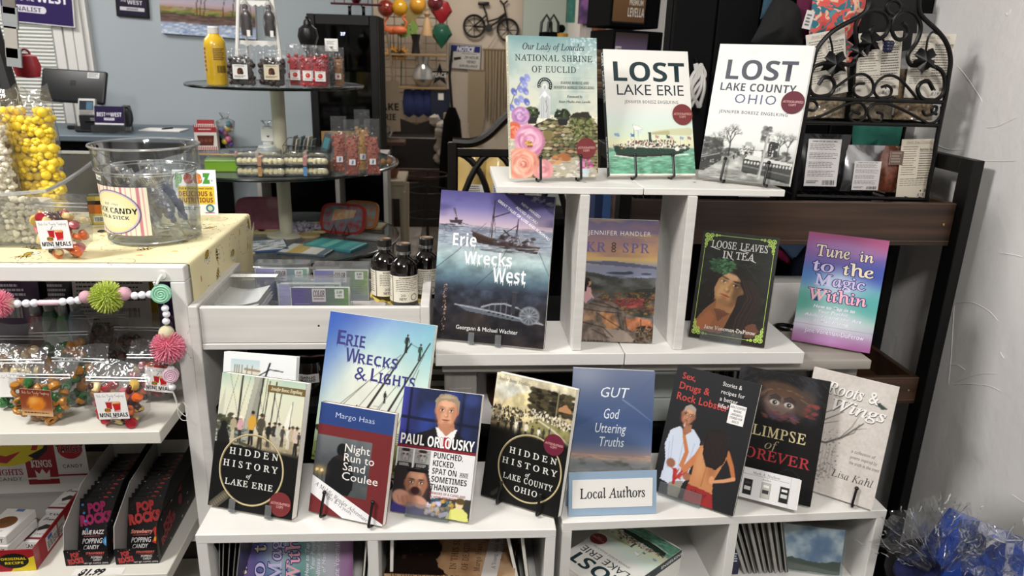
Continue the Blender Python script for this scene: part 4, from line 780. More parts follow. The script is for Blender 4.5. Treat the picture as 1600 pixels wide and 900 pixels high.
def art_hhcounty(a):
    a.vgrad([(0,'d3c9a8'),(.12,'d6cfb8'),(.25,'b8a782'),(.4,'8f8160'),(.46,'14130f'),(1,'121212')]);a.mix(np.exp(-((a.U-.2)**2/.03+(a.V-.12)**2/.006))*.7,'d6dad6')
    a.poly([(.08,.3),(.2,.18),(.34,.12),(.5,.09),(.6,.16),(.62,.27),(.5,.34),(.2,.36)],'d6c79a',1,.03);a.poly([(.5,.32),(.7,.25),(1,.33),(1,.5),(.4,.46)],'8d8758',1,.03);a.tex((a.V<.46)*1.,14,18,.3)
    a.dabs((.46,.06,1,.26),330,.035,.014,['2a261c','3c3626','1d1a14','564c34','463f2c'],.85,lambda u,v:v<.26-.04*math.sin(u*9));a.line([(.8,.04),(.8,.28)],.014,'8f8466');a.poly([(.82,.17),(.9,.13),(.98,.17),(.98,.19),(.82,.19)],'b0805a')
    a.dabs((.5,.22,1,.34),300,.009,.009,['e9e2cf','2a251d','cfc4a8','4a4030','f2ecdc'],.9,lambda u,v:abs(v-.24-(u-.55)*.13)<.035);a.dabs((0,.25,.4,.38),160,.009,.011,['2a251e','3a342a','d9d0b8','5c5240','1a1713'],.9);a.dabs((.3,.24,.6,.32),50,.008,.009,['3a342a','d9d0b8'],.9)
    a.line([(.6,.3),(.8,.35),(1,.43)],.02,'e2dac4',.8)
    for u,v,h,s_,l in((.27,.45,.16,'26231f','1d1b18'),(.38,.46,.14,'2a2723','1f1d1a'),(.33,.45,.12,'e2dccb','d0c9b5'),(.46,.46,.13,'ded6c4','2a2620'),(.54,.46,.11,'3a342c','2a2620'),(.62,.45,.1,'e9e4d6','e2dccb'),(.68,.44,.09,'3c382f','2e2a24'),(.1,.47,.1,'2b2823','26231f'),(.75,.4,.07,'3a3c44','2a2a2e'),(.2,.44,.1,'3a352c','2a261f')):fig(a,u,v,h,s_,l,'9a7a5c',None)
    a.vgrad([(.44,'141310'),(1,'111111')],(0,.455,1,1));a.mix(np.clip((a.V-.40)/.055,0,1)*(a.V<.47),'131210');a.mix(np.clip(.1-a.U,0,.1)*6*np.clip(a.V*6-2,0,1),'0e0e0e')
    a.text('Jennifer Boresz Engelking',.03,.028,.44,.055,'5a4e38','si',.012)
    ring_title(a,.57,.69,.405,(('HIDDEN',.29,.89,.602),('HISTORY',.215,.915,.692)),('of',.53,.59,.752),(('LAKE COUNTY',.255,.885,.81),('OHIO',.415,.71,.89)),.048)
    a.line([(.25,.9),(.15,.96)],.05,'3a372f',.8)
b=book('black hidden history of the county paperback with sepia park crowd, left of the name card',(-30.4,14.6,.109,1.012,.137,.206),.806,.017,'161616',None,None,G1,art_hhcounty);seal(b,.83,.452,.137,.206,.0172,'6a2338')
def art_gut(a):
    a.vgrad([(0,'6b7590'),(.2,'566484'),(.45,'435680'),(.62,'53668c'),(.7,'87848f'),(.73,'a88c82'),(.76,'a39a94'),(.8,'7f8486'),(.9,'85898a'),(1,'6f7272')]);a.mix(np.exp(-((a.U-.15)**2/.08+(a.V-.05)**2/.02))*.5,'a9aeb8');a.mix(np.clip((a.V-.75)*5,0,1)*np.clip((a.noise(5,30)-.45)*3,0,.8),'b3aca2');a.mix((a.V>.74)*np.clip((a.noise(6,24)-.55)*4,0,.8),'5c5a55')
    a.poly([(0,.52),(.6,.3),(1,.02),(1,.06),(.62,.36),(0,.6)],'53648c',.35);a.line([(.62,.25),(.78,.32),(.98,.42)],.02,'8a9cc0',.6,.006);a.dabs((.55,.86,1,.92),60,.04,.005,['c9c2b6','a39c92'],.7);a.dabs((0,.72,1,.76),60,.05,.004,['b8968a','c9a890'],.6)
    w='dfe6ea'
    for t,u0,u1,v0,v1 in(('GUT',.35,.7,.15,.235),('God',.4,.59,.33,.415),('Uttering',.3,.68,.455,.535),('Truths',.36,.66,.57,.65)):a.text(t,u0,v0,u1,v1,w,'i',.0)
book('dusky blue paperback with handwritten white title, behind the name card',(-7.1,15.1,.267,1.064,.137,.201),.803,.01,'6b7590',None,None,G1,art_gut)
def art_sex(a):
    a.a[:]=C('1f1f22');sk='b9744c'
    a.poly([(.05,.62),(.08,.51),(.2,.455),(.36,.46),(.46,.53),(.47,.62),(.42,.72),(.38,.86),(.3,.93),(.08,.9),(.1,.76)],'c2cbdb',1,.01);a.poly([(.2,.9),(.36,.86),(.34,1),(.2,1)],'8c8478',1,.01)
    for q in([(.26,.47),(.27,.88)],[(.13,.55),(.16,.75)],[(.4,.56),(.36,.8)],[(.1,.6),(.14,.8)]):a.line(q,.008,'93a0b8',.7)
    a.poly([(.22,.43),(.32,.43),(.33,.48),(.27,.52),(.21,.47)],'9a6a50');face(a,.255,.365,.082,'b07a5e','6a4232',rot=12,hc='6b5a4a',mouth='7a4038');a.poly([(.19,.35),(.2,.3),(.26,.275),(.33,.3),(.335,.36),(.31,.32),(.23,.315)],'9b958c',1,.01);a.line([(.24,.42),(.235,.455)],.006,'e9e4d9')
    a.line([(.26,.53),(.25,.5),(.23,.47)],.035,'9a6248');a.line([(.22,.465),(.2,.455)],.03,'2a2a2c');a.line([(.3,.75),(.33,.64),(.26,.53)],.055,sk,1,.04);a.line([(.34,.78),(.46,.65),(.5,.58)],.075,sk)
    # lobster and hands
    a.ell(.17,.755,.055,.035,'8f5f48',1,.3,40);a.ell(.39,.82,.05,.03,'9a644a',1,.3,-20);a.line([(.24,.8),(.25,.9)],.05,'a02a26',1,.03)
    for i in range(7):a.line([(.25,.82+i*.01),(.18+i*.035,.78+.01*(i%3))],.01,'b0362e');a.line([(.24,.84+i*.008),(.33,.86-.012*i)],.008,'a02a26')
    # back of the woman
    a.poly([(.5,.56),(.62,.5),(.78,.52),(.82,.57),(.76,.68),(.7,.8),(.72,.9),(.42,.9),(.44,.78),(.45,.66)],'b67c52',1,.006);a.line([(.6,.62),(.575,.86)],.012,'8a5434',.6);a.ell(.52,.68,.06,.12,'cf9a6e',.5,.9);a.ell(.66,.7,.05,.1,'8f5a3a',.5,.9)
    a.line([(.79,.56),(.87,.65),(.92,.735)],.06,'b06d42',1,.045);a.line([(.92,.735),(.82,.77),(.7,.8)],.045,'c98f66',1,.035);a.ell(.68,.79,.03,.03,'c98f66',1,.3)
    a.poly([(.5,.5),(.55,.42),(.66,.4),(.76,.45),(.8,.54),(.78,.64),(.7,.71),(.58,.7),(.52,.62)],'211a19',1,.015)
    for i in range(16):x=.53+i*.016;a.line([(x+.02,.44),(x,.56),(x+.01,.68)],.004,['4a3c3a','32282a'][i%2],.7)
    a.poly([(.42,.87),(.72,.89),(.76,1),(.4,1)],'8f2a2b',1,.008);a.line([(.57,.91),(.56,1)],.008,'6a1c1e',.8);a.text('Sheet',.46,.9,.66,.935,'3a1214','si',0)
    r='b5413c';a.text('Sex,',.085,.045,.25,.095,r,'',.012);a.text('Drugs &',.075,.122,.445,.176,r,'',.012);a.text('Rock Lobster',.07,.205,.7,.262,r,'',.012)
    for t,u1,v in(('Stories &',.8,.075),('recipes for',.85,.135),('a better',.785,.19),('life?',.695,.243)):a.text(t,.575,v-.032,u1,v,'e2e0de','',.0)
def warn(a):
    for i,t in enumerate(('ADULT CONTENT','WARNING','LANGUAGE &','STORIES FOR','ADULTS')):w=len(t)*.035;a.text(t,.5-w,.08+i*.18,.5+w,.2+i*.18,'2a2a2c','B',0)
b=book('black cookbook memoir with a white-coated chef and a dark-haired woman on its cover',(-36,22,.392,1.012,.138,.214),.806,.009,'1c1c1e',None,None,G1,art_sex)
a=Art(.026,.032,'e9e7e6',cell=.01);warn(a);o=a.build('sticker',b,y=-.0022,label='white adult content warning sticker');o.location=(.305*.138,0,.66*.214)
def art_glimpse(a):
    a.a[:]=C('0c0b0c');n=a.noise(5,6);m=np.clip((.45-a.V)*5,0,1);a.mix(np.clip((n-.42)*2.5,0,.8)*m,'34363c');cs=['5a6068','8a9096','4a3f36','3a4048','6a5a4c','2a2a2e']
    for i in range(420):u,v=a.rng.random(),a.rng.random()*.4;L=.03+.05*a.rng.random();s_=1 if u>.5 else-1;a.line([(u,v),(u+L*s_*.9,v+L*.45)],.004,cs[i%6],.5*min(1,(.44-v)*6))
    a.ell(.52,.26,.24,.12,'3a2c28',.9,.4,5,.3);a.ell(.5,.25,.17,.1,'7d6a62',.9,.5,5,.3);a.ell(.52,.14,.26,.06,'4f3a2c',.9,.5,8,.4);a.ell(.76,.22,.1,.1,'4a3c34',.8,.5,20,.4)
    for i in range(60):th=a.rng.random()*3.14;a.line([(.52+.2*math.cos(th),.2-.07*math.sin(th)),(.52+.3*math.cos(th),.21-.11*math.sin(th)+.03)],.006,['6e5240','3a2a22','8a6a52'][i%3],.6)
    for u,v in((.44,.245),(.6,.25)):a.ell(u,v-.02,.07,.035,'2a2222',.8,.6,5);a.ell(u,v,.055,.022,'b5aca4',1,.3,5);a.ell(u,v,.026,.018,'3a3432',1,.3);a.ell(u,v,.012,.009,'0a0a0a',1,.3);a.ell(u+.008,v-.004,.005,.004,'ffffff',1,.3);a.line([(u-.06,v-.045),(u,v-.065),(u+.06,v-.04)],.012,'241c1a',.9)
    a.dabs((.35,.31,.7,.38),50,.04,.008,['6e3a6a','5a4460','8a5040','4a4a5c','7a4a34'],.6,None,30);a.dabs((.78,.2,.9,.32),20,.03,.012,['8a3f3c','6e3430'],.6)
    a.vgrad([(.36,'0c0b0c'),(1,'0b0a0b')],(0,.47,1,1));a.mix(np.clip((a.V-.36)/.1,0,1)*(a.V<.475),'0c0b0c');a.ring(.72,.83,.12,.012,'201e1f',24)
    t='c6b98d';a.text('GLIMPSE',.12,.447,.84,.532,t,'sr',.012,1.08);a.text('of',.41,.55,.56,.625,'9a9070','si',0);a.text('FOREVER',.1,.636,.925,.72,'a5333a','sr',.012,1.08)
gp=(-29,20,.523,1.026,.143,.207)
book('black paperback with a painted wide-eyed face and red lettering, right of the cookbook memoir',gp,.806,.012,'131213',None,None,G1,art_glimpse)
a=Art(.098,.05,'dcdada',cell=.003)
a.text('Mark A. Hudson',.27,.08,.7,.17,'3a3a3c','sb',-.02);a.vr(.12,.2,.85,.212,'8a8a8c');a.text('Author',.42,.24,.57,.31,'5a5a5c','si')
for u,c in((.14,'1a1a1b'),(.43,'b5b2aa'),(.72,'1d1d1e')):a.vr(u,.36,u+.15,.88,'8a8a88');a.vr(u+.008,.37,u+.142,.87,c);a.vr(u+.03,.44,u+.12,.52,'e0e0dd' if u>.2 else '3a3a3b');a.vr(u+.025,.6,u+.125,.72,'c9c8c4' if u!=.43 else '3a3a3a')
a.vr(.87,.0,.876,1,'b5b5b5')
pc=thing('author_card','white author card with three tiny book pictures, leaning on the black glimpse book','card',(.508,.998,.8125),R(-29),None,R(20))
MB().bb(-.049,.049,0,.0006,0,.05).bb(-.047,.0515,.0009,.0015,.0,.049).build('card_stock',PAPER,pc,0);a.build('card_print',pc,PM,y=-.0002)
def art_roots(a):
    a.a[:]=C('cfc8c2');n=a.noise(4,5);a.mix(np.clip((n-.4)*1.6,0,.6),'c0b7b0');a.tex(np.ones_like(a.U),40,60,.05);d='5a5654'
    for q,w in(([(0,.6),(.15,.59),(.32,.58),(.5,.5),(.7,.35)],.04),([(.05,.58),(.25,.4),(.45,.3)],.02),([(.0,.5),(.2,.36),(.4,.27)],.018),([(.1,.56),(.22,.44),(.42,.38)],.014),([(.5,.5),(.62,.44),(.66,.36)],.014),([(.45,.53),(.58,.4),(.65,.27)],.012),([(.02,.63),(.12,.5),(.15,.42)],.016),([(.6,.42),(.75,.38)],.01)):a.line(q,w,d,.9,w*.4)
    a.dabs((.1,.45,.5,.88),260,.008,.005,['6b6664','8f8885','55504e','a39c98'],.6,lambda u,v:a.rng.random()<.75);a.dabs((0,.72,.35,.92),200,.01,.006,['6e6966','8a837f','5a5553'],.6)
    for u in(.3,.34,.38,.42):a.line([(u,.6),(u+.02,.86)],.006,'6b6664',.6)
    a.poly([(.79,.165),(.83,.155),(.93,.19),(.87,.205),(.81,.185)],'3f4a42')
    for t,u0,v0,u1,v1 in(('Roots &',.2,.08,.815,.178),('Wings',.3,.205,.93,.3)):a.text(t,u0+.006,v0+.006,u1+.006,v1+.006,'6a6664','si',.03);a.text(t,u0,v0,u1,v1,'efecea','si',.012)
    for i,(t,u1)in enumerate((('a collection of',.915),('poems inspired by',.95),('the truth in the trees',.985))):a.text(t,.635,.572+i*.047,u1,.6+i*.047,'55504e','i')
    a.text('Lisa Kahl',.46,.765,.95,.83,'3f3b3a','si',0)
book('pale grey paperback with bare branches and curling script title, far right of low shelves',(-39,13,.633,1.02,.13,.207),.806,.006,'c9c3be',None,None,G1,art_roots)
# ---- name card
nc=thing('name_card','blue card sign with a white strip reading local authors, on the front shelf edge','sign',(.258,.990,.801),R(1),None,R(14))
MB().bb(-.0712,.0712,0,.0008,0,.071).build('card_stock',mat('card_blue','8fa6bd',.8),nc,0);MB().add([(-.0712,.001,.071),(.0712,.001,.071),(.0712,.03,.004),(-.0712,.03,.004),(-.0712,.0004,.071),(.0712,.0004,.071),(.0712,.0294,.004),(-.0712,.0294,.004)],[(0,1,2,3),(7,6,5,4),(0,4,5,1),(2,6,7,3),(0,3,7,4),(1,5,6,2)]).build('card_back',mat('card_blue'),nc,0)
MB().bb(-.0655,.0645,-.0007,-.0001,.0125,.0585).build('paper_strip',PAPER,nc,0)
a=Art(.13,.046,'f0efec');a.text('Local Authors',.095,.27,.905,.66,'1d1d1f','sb',-.012,1.02);a.build('lettering',nc,PM,y=-.0008,grid=False).location=(-.0005,0,.0125)

# ---- stock inside the low cubbies
def art_tune_flat(a):
    W_,H_=a.w,a.h;b_=Art(H_,W_,cell=.002);paint_tune(b_);U=(1-a.V);Vv=a.U
    ii=np.clip((Vv*b_.ny).astype(int),0,b_.ny);jj=np.clip((U*b_.nx).astype(int),0,b_.nx);a.a=b_.a[ii,jj]*.9
    letters_tune(a,lambda s_,u0,v0,u1,v1,c,st,off=0,sp=1,**k:a.text(s_,v1,1-u0-(v1-v0)*W_/H_,v1+(u1-u0)*H_/W_,1-u0,c,st,off,sp,rot=-90,**k))
p=atz(352,905,.65)
book('second copy of the rainbow paperback, lying sideways in the leftmost low cubby',(2,30,p.x+.108,1.005,.212,.139),.6515,.011,'b5a6bd',None,None,None,art_tune_flat)
for i in range(7):
    p=aty(324+i*6,885,1.0);t=thing('booklet','thin black booklet standing at the left end of the leftmost cubby','booklet',(p.x,.99+.004*(i%3),.6455),R(-8),'thin black booklets in the leftmost cubby',0)
    t.rotation_euler=(0,R(3+i*1.2),R(-8));MB().rb(0,.0022,0,.15,0,.128-.004*(i%2),.0006,1).build('cover',mat('booklet_black','141414',.3,coat=.3),t,0);MB().bb(.0004,.0018,-.0003,.148,.001,.126-.004*(i%2)).build('pages',mat('grey_pages','9a9894',.7),t,0)
for i in range(3):
    t=thing('notebook','dark notebook leaning beside the sideways rainbow paperback','book',(aty(560+i*7,870,1.0).x,1.0,.6455),0,'dark notebooks in the leftmost cubby');t.rotation_euler=(0,R(6),R(4));MB().rb(0,.0045,0,.14,0,.126,.001,1).build('cover',DARKC,t,0);MB().bb(.001,.0035,-.0004,.139,.002,.124).build('pages',PAGE,t,0)
def art_sleep(a):
    a.vgrad([(0,'2a1a14'),(.3,'3a241a'),(.42,'b08a66'),(1,'c0a080')]);a.mix(np.clip((a.noise(6,8)-.45)*2,0,.6),'8a6242');a.poly([(0,0),(1,0),(.9,.3),(.5,.42),(.2,.38),(0,.5)],'1c120e',1,.08);a.dabs((.3,.02,.9,.25),40,.04,.015,['4a3426','1a100c'],.8)
    a.text('IN THIS SLEEP',.12,.49,.92,.54,'4a3426','sr',.012,1.1);a.text('OF DEATH',.12,.58,.62,.63,'4a3426','sr',.012,1.1);a.text('Margo Haas',.1,.68,.62,.725,'5a3c28','sr',.012,1.25)
    a.vp([(0,.74),(1,.8),(1,.93),(0,.86)],'cfc8c4');a.text('A Young Adult Mystery',.15,.81,.88,.845,'3a3432','sb',-.02,rot=3);a.text('Ages 12-18 years',.3,.875,.8,.9,'3a3432','sb',-.02,rot=3)
def sp_sleep(a):a.text('IN THIS SLEEP OF DEATH',1-.5,.0,8.5,.05,'4a3426','sb',0,1.1,rot=90)
c=atz(705,862,.70)
for k in range(3):book('tan and brown mystery paperback lying flat, %s of its pile in the second cubby'%('bottom','middle','topmost')[k],(78+k*3,90,c.x-.004+.115*math.sin(R(78)),c.y+.0,.135,.21),.6455+.017*(k+1),.0165,'b59474',sp_sleep if k==2 else None,'b59474',None,art_sleep if k==2 else None)
for i in range(3):
    t=thing('slim_book','slim dark book upright against the %s'%('divider beside the mystery pile','right wall of the second cubby','right wall, second from the pile')[i],'book',(aty((606,812,826)[i],870,1.0).x,1.0,.6455));t.rotation_euler=(0,R((2,-12,-8)[i]),0);MB().rb(0,.007,0,.13,0,.125,.001,1).build('cover',mat('slim_dark','26221f',.4),t,0);MB().bb(.001,.006,-.0004,.129,.002,.123).build('pages',PAGE,t,0)
def art_lost2(a):art_losterie(a);a.a*=.95
c=atz(985,880,.70)
for k in range(3):
    b=book('white lost lake erie paperback lying flat, %s of its pile in the third cubby'%('bottom','middle','topmost')[k],(128,90,c.x+.115*math.sin(R(128))-.03,c.y+.005-.114*math.cos(R(128))*1.0+.012,.125,.185),.6455+.0165*(k+1),.016,'d9d8d2',sp_losterie if k==2 else None,'2a3a3c',None,art_lost2 if k==2 else None)
    if k==2:seal(b,.885,.515,.125,.185,.015)
t=thing('slim_book','dark blue handwritten-title book at the left of the right cubby','book',(aty(1149,885,1.02).x,1.03,.6455));MB().rb(-.012,.012,0,.012,0,.05,.001,1).build('cover',mat('navy_cover','161a3a',.4),t,0);a=Art(.024,.05,'161a3a',cell=.01);a.para(.15,.1,.85,.5,4,'c9ccd9');a.build('cover_print',t,y=-.0004,grid=False)
for i in range(9):
    p=aty(1166+i*7,875-i*2,1.03+.003*i);t=thing('booklet','slim grey booklet leaning in the rightmost cubby','booklet',(p.x,1.03,.6455),R(8),'slim grey booklets leaning in the rightmost cubby')
    t.rotation_euler=(0,R(-22+i),R(6));MB().rb(0,.0058,0,.12,0,.118,.0005,1).build('cover',mat('booklet_grey_%d'%(i%3),('9a9893','6d6b66','4a4944')[i%3],.4),t,0);MB().bb(.0006,.0022,-.0003,.119,.001,.116).build('pages',mat('grey_pages','8a8884',.7),t,0)
ph=thing('photo_frame','clear acrylic frame holding a cloudy sky photograph, in the rightmost cubby','frame',(aty(1262,895,1.02).x,1.03,.6455),R(-14),None,R(8))
MB().rb(-.062,.062,-.002,.0,0,.088,.0006,1).build('front_panel',CLR,ph,0);MB().rb(-.062,.062,.004,.0055,0,.09,.0006,1).build('back_panel',CLR,ph,0)
MB().bb(-.058,.058,.001,.0035,.002,.086).build('print_backing',PAPER,ph,0)
a=Art(.116,.084,'8fa3c0');n=a.noise(4,3);a.mix(np.clip((n-.42)*4,0,1),'e2e6ec');a.mix(np.clip((.45-n)*3,0,.6),'5a78a8');a.poly([(0,.8),(.3,.7),(.6,.78),(1,.7),(1,1),(0,1)],'4a5348',1,.05);a.build('photo_print',ph,y=.0008).location=(0,0,.002)
# ================================================================ CANDY CORNER (left)
ZT,ZS,ZL=1.139,.856,.559
def shared(name,mb,m,ang=60):
    o=mb.build(name,m,None,ang);me=o.data;bpy.data.objects.remove(o);return me
# bee cloth over the top and down the right side
EX,CW,CD=-.4495,.66+.155,.40
a=Art(CW,CD,'ece0b4',cell=.004,seed=8);n=a.noise(6,4);a.mix(np.clip((n-.5)*1.2,0,.25),'e0d3a2')
rr=random.Random(12)
def bee(u,v,th,s=1):
    def P(x,y):c,q=math.cos(th),math.sin(th);return(u+(x*c-y*q)*s*.001/CW,v+(x*q+y*c)*s*.001/CD)
    a.vp([P(9*math.cos(k*.628),4.6*math.sin(k*.628))for k in range(10)],'2a2416');a.vp([P(8*math.cos(k*.628),3.8*math.sin(k*.628))for k in range(10)],'d9b53a')
    for x in(-4,0,4):a.vp([P(x-.9,-3.6),P(x+.9,-3.6),P(x+.9,3.6),P(x-.9,3.6)],'2a2416')
    for x,y in((-3,-8),(3,-8)):a.vp([P(x+3.4*math.cos(k*.785),y+4.4*math.sin(k*.785))for k in range(8)],'3c3728');a.vp([P(x+2.7*math.cos(k*.785),y+3.7*math.sin(k*.785))for k in range(8)],'f3f1e6')
    a.vp([P(8,-.5),P(14,-4),P(14,-3),P(8,.6)],'2a2416')
def trail(u,v,th,n=16,r=1):
    x,y=u,v
    for i in range(n):
        th+=.28*r;x2=x+.007/CW*math.cos(th);y2=y+.007/CD*math.sin(th)
        if i%2==0:a.vl([(x,y),(x2,y2)],.0012,'4a4432')
        x,y=x2,y2
for i in range(120):
    u,v=rr.random(),.03+.94*rr.random();k=rr.random()
    if k<.5:bee(u,v,rr.random()*6.28,1.45);trail(u+.01,v+.02,rr.random()*6.28,14,rr.choice((-1,1)))
    elif k<.7:trail(u,v,rr.random()*6.28,26,rr.choice((-.7,.8,1.2)))
    else:a.vp([(u+.008*math.cos(q)*(1+.2*math.sin(3*q)),v+.009*math.sin(q))for q in[j*.7 for j in range(9)]],rr.choice(('dda03a','e6b44c','c98f3c')))
def drape(V):
    s=V[:,0]+V[:,1]*0;o=-(V[:,1]+.0008);s=s+CW/2   # run along the cloth, print lift in o
    top=CW-.155;x=np.where(s<top,EX-top+s,EX);z=np.where(s<top,ZT,ZT-(s-top));bulge=np.where(s<top,0,.003*np.sin((s-top)*30)+.0015)
    yb=1.252+V[:,2];wav=.0012*np.sin(yb*60)*np.where(s<top,0,np.minimum((s-top)*12,1))
    return np.stack([x+np.where(s<top,0,o+.0012+bulge*.5+wav+.001),yb,z+np.where(s<top,o+.0012,0)],1)
cl=a.build('tablecloth',None,PM,bend=drape,cyc=33);cl['label']='pale yellow bee-print cloth covering the top of the candy shelving';cl['category']='tablecloth'
# ---- pouches
def pouch(t,w,h,d,film_m,zipz=None,top_lean=0,seed=1,point=.35,crinkle=.0025):
    rnd=random.Random(seed);ph=[rnd.random()*6 for _ in range(6)]
    def sheet(sg):
        def fn(u,v):
            wd=w*(point+(1-point)*min(1,v/.28));x=(u-.5)*wd;e=math.sin(math.pi*u)**.7 if 0<u<1 else 0
            th=d*e*max(0,math.sin(math.pi*min(1,v/.8)))**.6*(1-.3*v)+.0006;th+=crinkle*e*math.sin(9*u+ph[0]+7*v)*math.sin(13*v+ph[1]+4*u)
            return(x+.002*math.sin(11*v+ph[2]),sg*max(th,.0004)+top_lean*max(0,v-.75)+.004*max(0,v-.75)*math.sin(8*u+ph[3])*4,v*h+.004*v*math.sin(5*u+ph[4]))
        return fn
    m=MB().grid(sheet(-1),16,18);m.grid(sheet(1),16,18);m.build('pouch',film_m,t,80)
    if zipz:
        m=MB()
        for k in(0,.006):m.rb(-w*.48,w*.48,-.0014,.0014,zipz+k,zipz+k+.0022,.0007,1)
        m.build('zip_seal',film('zip_plastic','f6f8f8',.12,.2,.35),t,0)
def fill(t,n,w,h,d,meshes,z0=.008,seed=2,size=1,name='candy_piece',point=.35):
    r=random.Random(seed)
    for i in range(n):
        v=r.random();z=z0+v*h;wd=w*(point+(1-point)*min(1,z/(h*1.5*.28)))*.42
        link(name,r.choice(meshes),t,(r.uniform(-wd,wd),r.uniform(-d,d*.6)*.75,z),(r.random()*6,r.random()*6,r.random()*6)).scale=(size*r.uniform(.85,1.15),)*3
def card(t,w,h,z,y,fn,base='f2f0ee',rot=0,name='label_card'):
    a=Art(w,h,base,cell=.004);fn(a);o=a.build(name,t,PG,y=0,grid=True);o.location=(0,y,z);o.rotation_euler=(0,rot,0);MB().bb(-w/2,w/2,.0002,.0006,0,h).build('card_back',PAPER,o,0);return o
def meals(a):
    a.text('Lake Erie Candy Company',.06,.06,.94,.17,'2a2a2a','sc',-.012)
    a.vp([(.3,.34),(.52,.34),(.49,.62),(.34,.62)],'b5282c');a.vr(.28,.32,.54,.36,'d9d3d0');a.vl([(.42,.32),(.5,.2)],.02,'2a2a2a');a.vp([(.52,.42),(.8,.38),(.76,.66),(.56,.68)],'c2282a')
    for i in range(7):a.vl([(.54+i*.035,.43),(.53+i*.04,.33)],.025,'d9a03c')
    a.vc(.34,.62,.1,'c9803c',14,.05);a.vr(.24,.62,.44,.66,'3f7a34');a.vr(.24,.65,.44,.69,'4a2418');a.vc(.34,.7,.1,'c9803c',14,.04);a.vr(.55,.68,.75,.71,'b5282c')
    a.text('MINI MEALS',.05,.76,.97,.91,'161616','B',.012);a.vr(.38,.94,.62,.96,'555555')
def peach(a):
    a.vgrad([(0,'7a3420'),(.7,'9a5432'),(.85,'d0a070'),(1,'dab88a')]);a.ell(.5,.52,.28,.27,'e08a2c',1,.15);a.ell(.42,.42,.14,.14,'f0b060',.8,.8);a.ell(.56,.64,.18,.14,'cf6f22',.5,.8)
    a.text('Lake Erie Candy Company',.06,.06,.94,.17,'f0dcc8','sc',-.012);a.para(.08,.86,.92,.93,1,'5a3020')
CN={n_:mat('gummy_'+n_,c,.3,coat=.4,var=.15,vs=(60,60,60))for n_,c in dict(orange='d9662a',yellow='d9b45a',red='a82832',maroon='4a1a1c',cream='dcc68c',amber='b0762c',green='2f6a34',pink='d0707a',brown='4a2a1e').items()}
gum={k:shared('candy_piece',MB().lathe([(0,-.005),(.0075,-.0045),(.009,-.001),(.008,.004),(0,.0055)],10),m)for k,m in CN.items()}
cube={k:shared('candy_piece',MB().rb(-.008,.008,-.0055,.0055,-.005,.005,.003,2),CN[k])for k in('maroon','red','cream','brown','orange')}
ring_={k:shared('candy_piece',MB().tube([(.0065*math.cos(q*.63),.0065*math.sin(q*.63),0)for q in range(10)],.0035,8,True),CN[k])for k in('amber','green')}
MEAL=[gum['orange'],gum['yellow'],gum['orange'],gum['cream'],gum['red'],cube['maroon'],cube['brown'],cube['cream'],gum['pink'],cube['red']]
PEACH=[gum['amber'],gum['amber'],ring_['amber'],gum['green'],ring_['green'],gum['amber']]
p=atz(105,404,ZT)
t=thing('candy_bag','clear mini meals candy bag standing alone on the bee cloth','bag',(p.x,p.y,ZT+.002),R(-4),'zip bags of candy')
pouch(t,.1,.108,.019,BAG,.088,seed=3);fill(t,46,.088,.068,.017,MEAL,.008,5);card(t,.053,.048,.022,-.0225,meals,rot=R(-3))
for px,py,lab,kind,sd in((65,668,'clear bag of amber gummies with a brown label, front row of the candy shelf','p',7),(184,673,'clear mini meals candy bag at the front of the candy shelf','m',9)):
    p=atz(px,py,ZS);t=thing('candy_bag',lab,'bag',(p.x,p.y+.022,ZS+.0015),R(-3),'zip bags of candy')
    pouch(t,.108,.105,.02,BAG,.082,.12,seed=sd);fill(t,58,.1,.07,.018,PEACH if kind=='p' else MEAL,.008,sd)
    card(t,.052,.05,.022,-.024,peach if kind=='p' else meals,rot=R(3 if kind=='p' else-3))
for px,y,w,h,fil,lab,sd,cd_ in((128,1.285,.1,.11,PEACH,'clear bag of amber gummies behind the brown labelled bag',11,0),(245,1.30,.1,.11,MEAL,'clear mini meals bag half hidden behind the front mini meals bag',12,1),(28,1.28,.1,.11,[gum['cream'],ring_['green']],'clear bag with a pale script label at the left edge of the candy shelf',13,2),
      (105,1.385,.11,.125,PEACH,'empty-topped clear bag in the middle row, behind the amber gummies',14,0),(232,1.40,.11,.13,[cube['maroon'],cube['brown'],gum['brown']],'clear bag of dark chews in the back row under the garland',15,0),(40,1.375,.11,.12,[ring_['amber'],gum['cream']],'clear bag of pale ring sweets, back row at the left',16,0),(170,1.47,.11,.13,[cube['brown'],gum['brown']],'clear bag of brown sweets, rearmost under the garland',17,0)):
    x=aty(px,600,y).x;t=thing('candy_bag',lab,'bag',(x,y,ZS+.0015),R(sd*3%11-5),'zip bags of candy');pouch(t,w,h,.018,BAG,h*.78,.1,seed=sd);fill(t,40,w*.9,h*.58,.016,fil,.01,sd)
    if cd_==1:card(t,.05,.048,.028,-.021,meals,rot=R(6)).location.x=.012
    if cd_==2:card(t,.05,.048,.03,-.021,lambda a:a.text('Lake Erie Candy Company',.06,.1,.94,.25,'2a2a2a','sc',-.012))
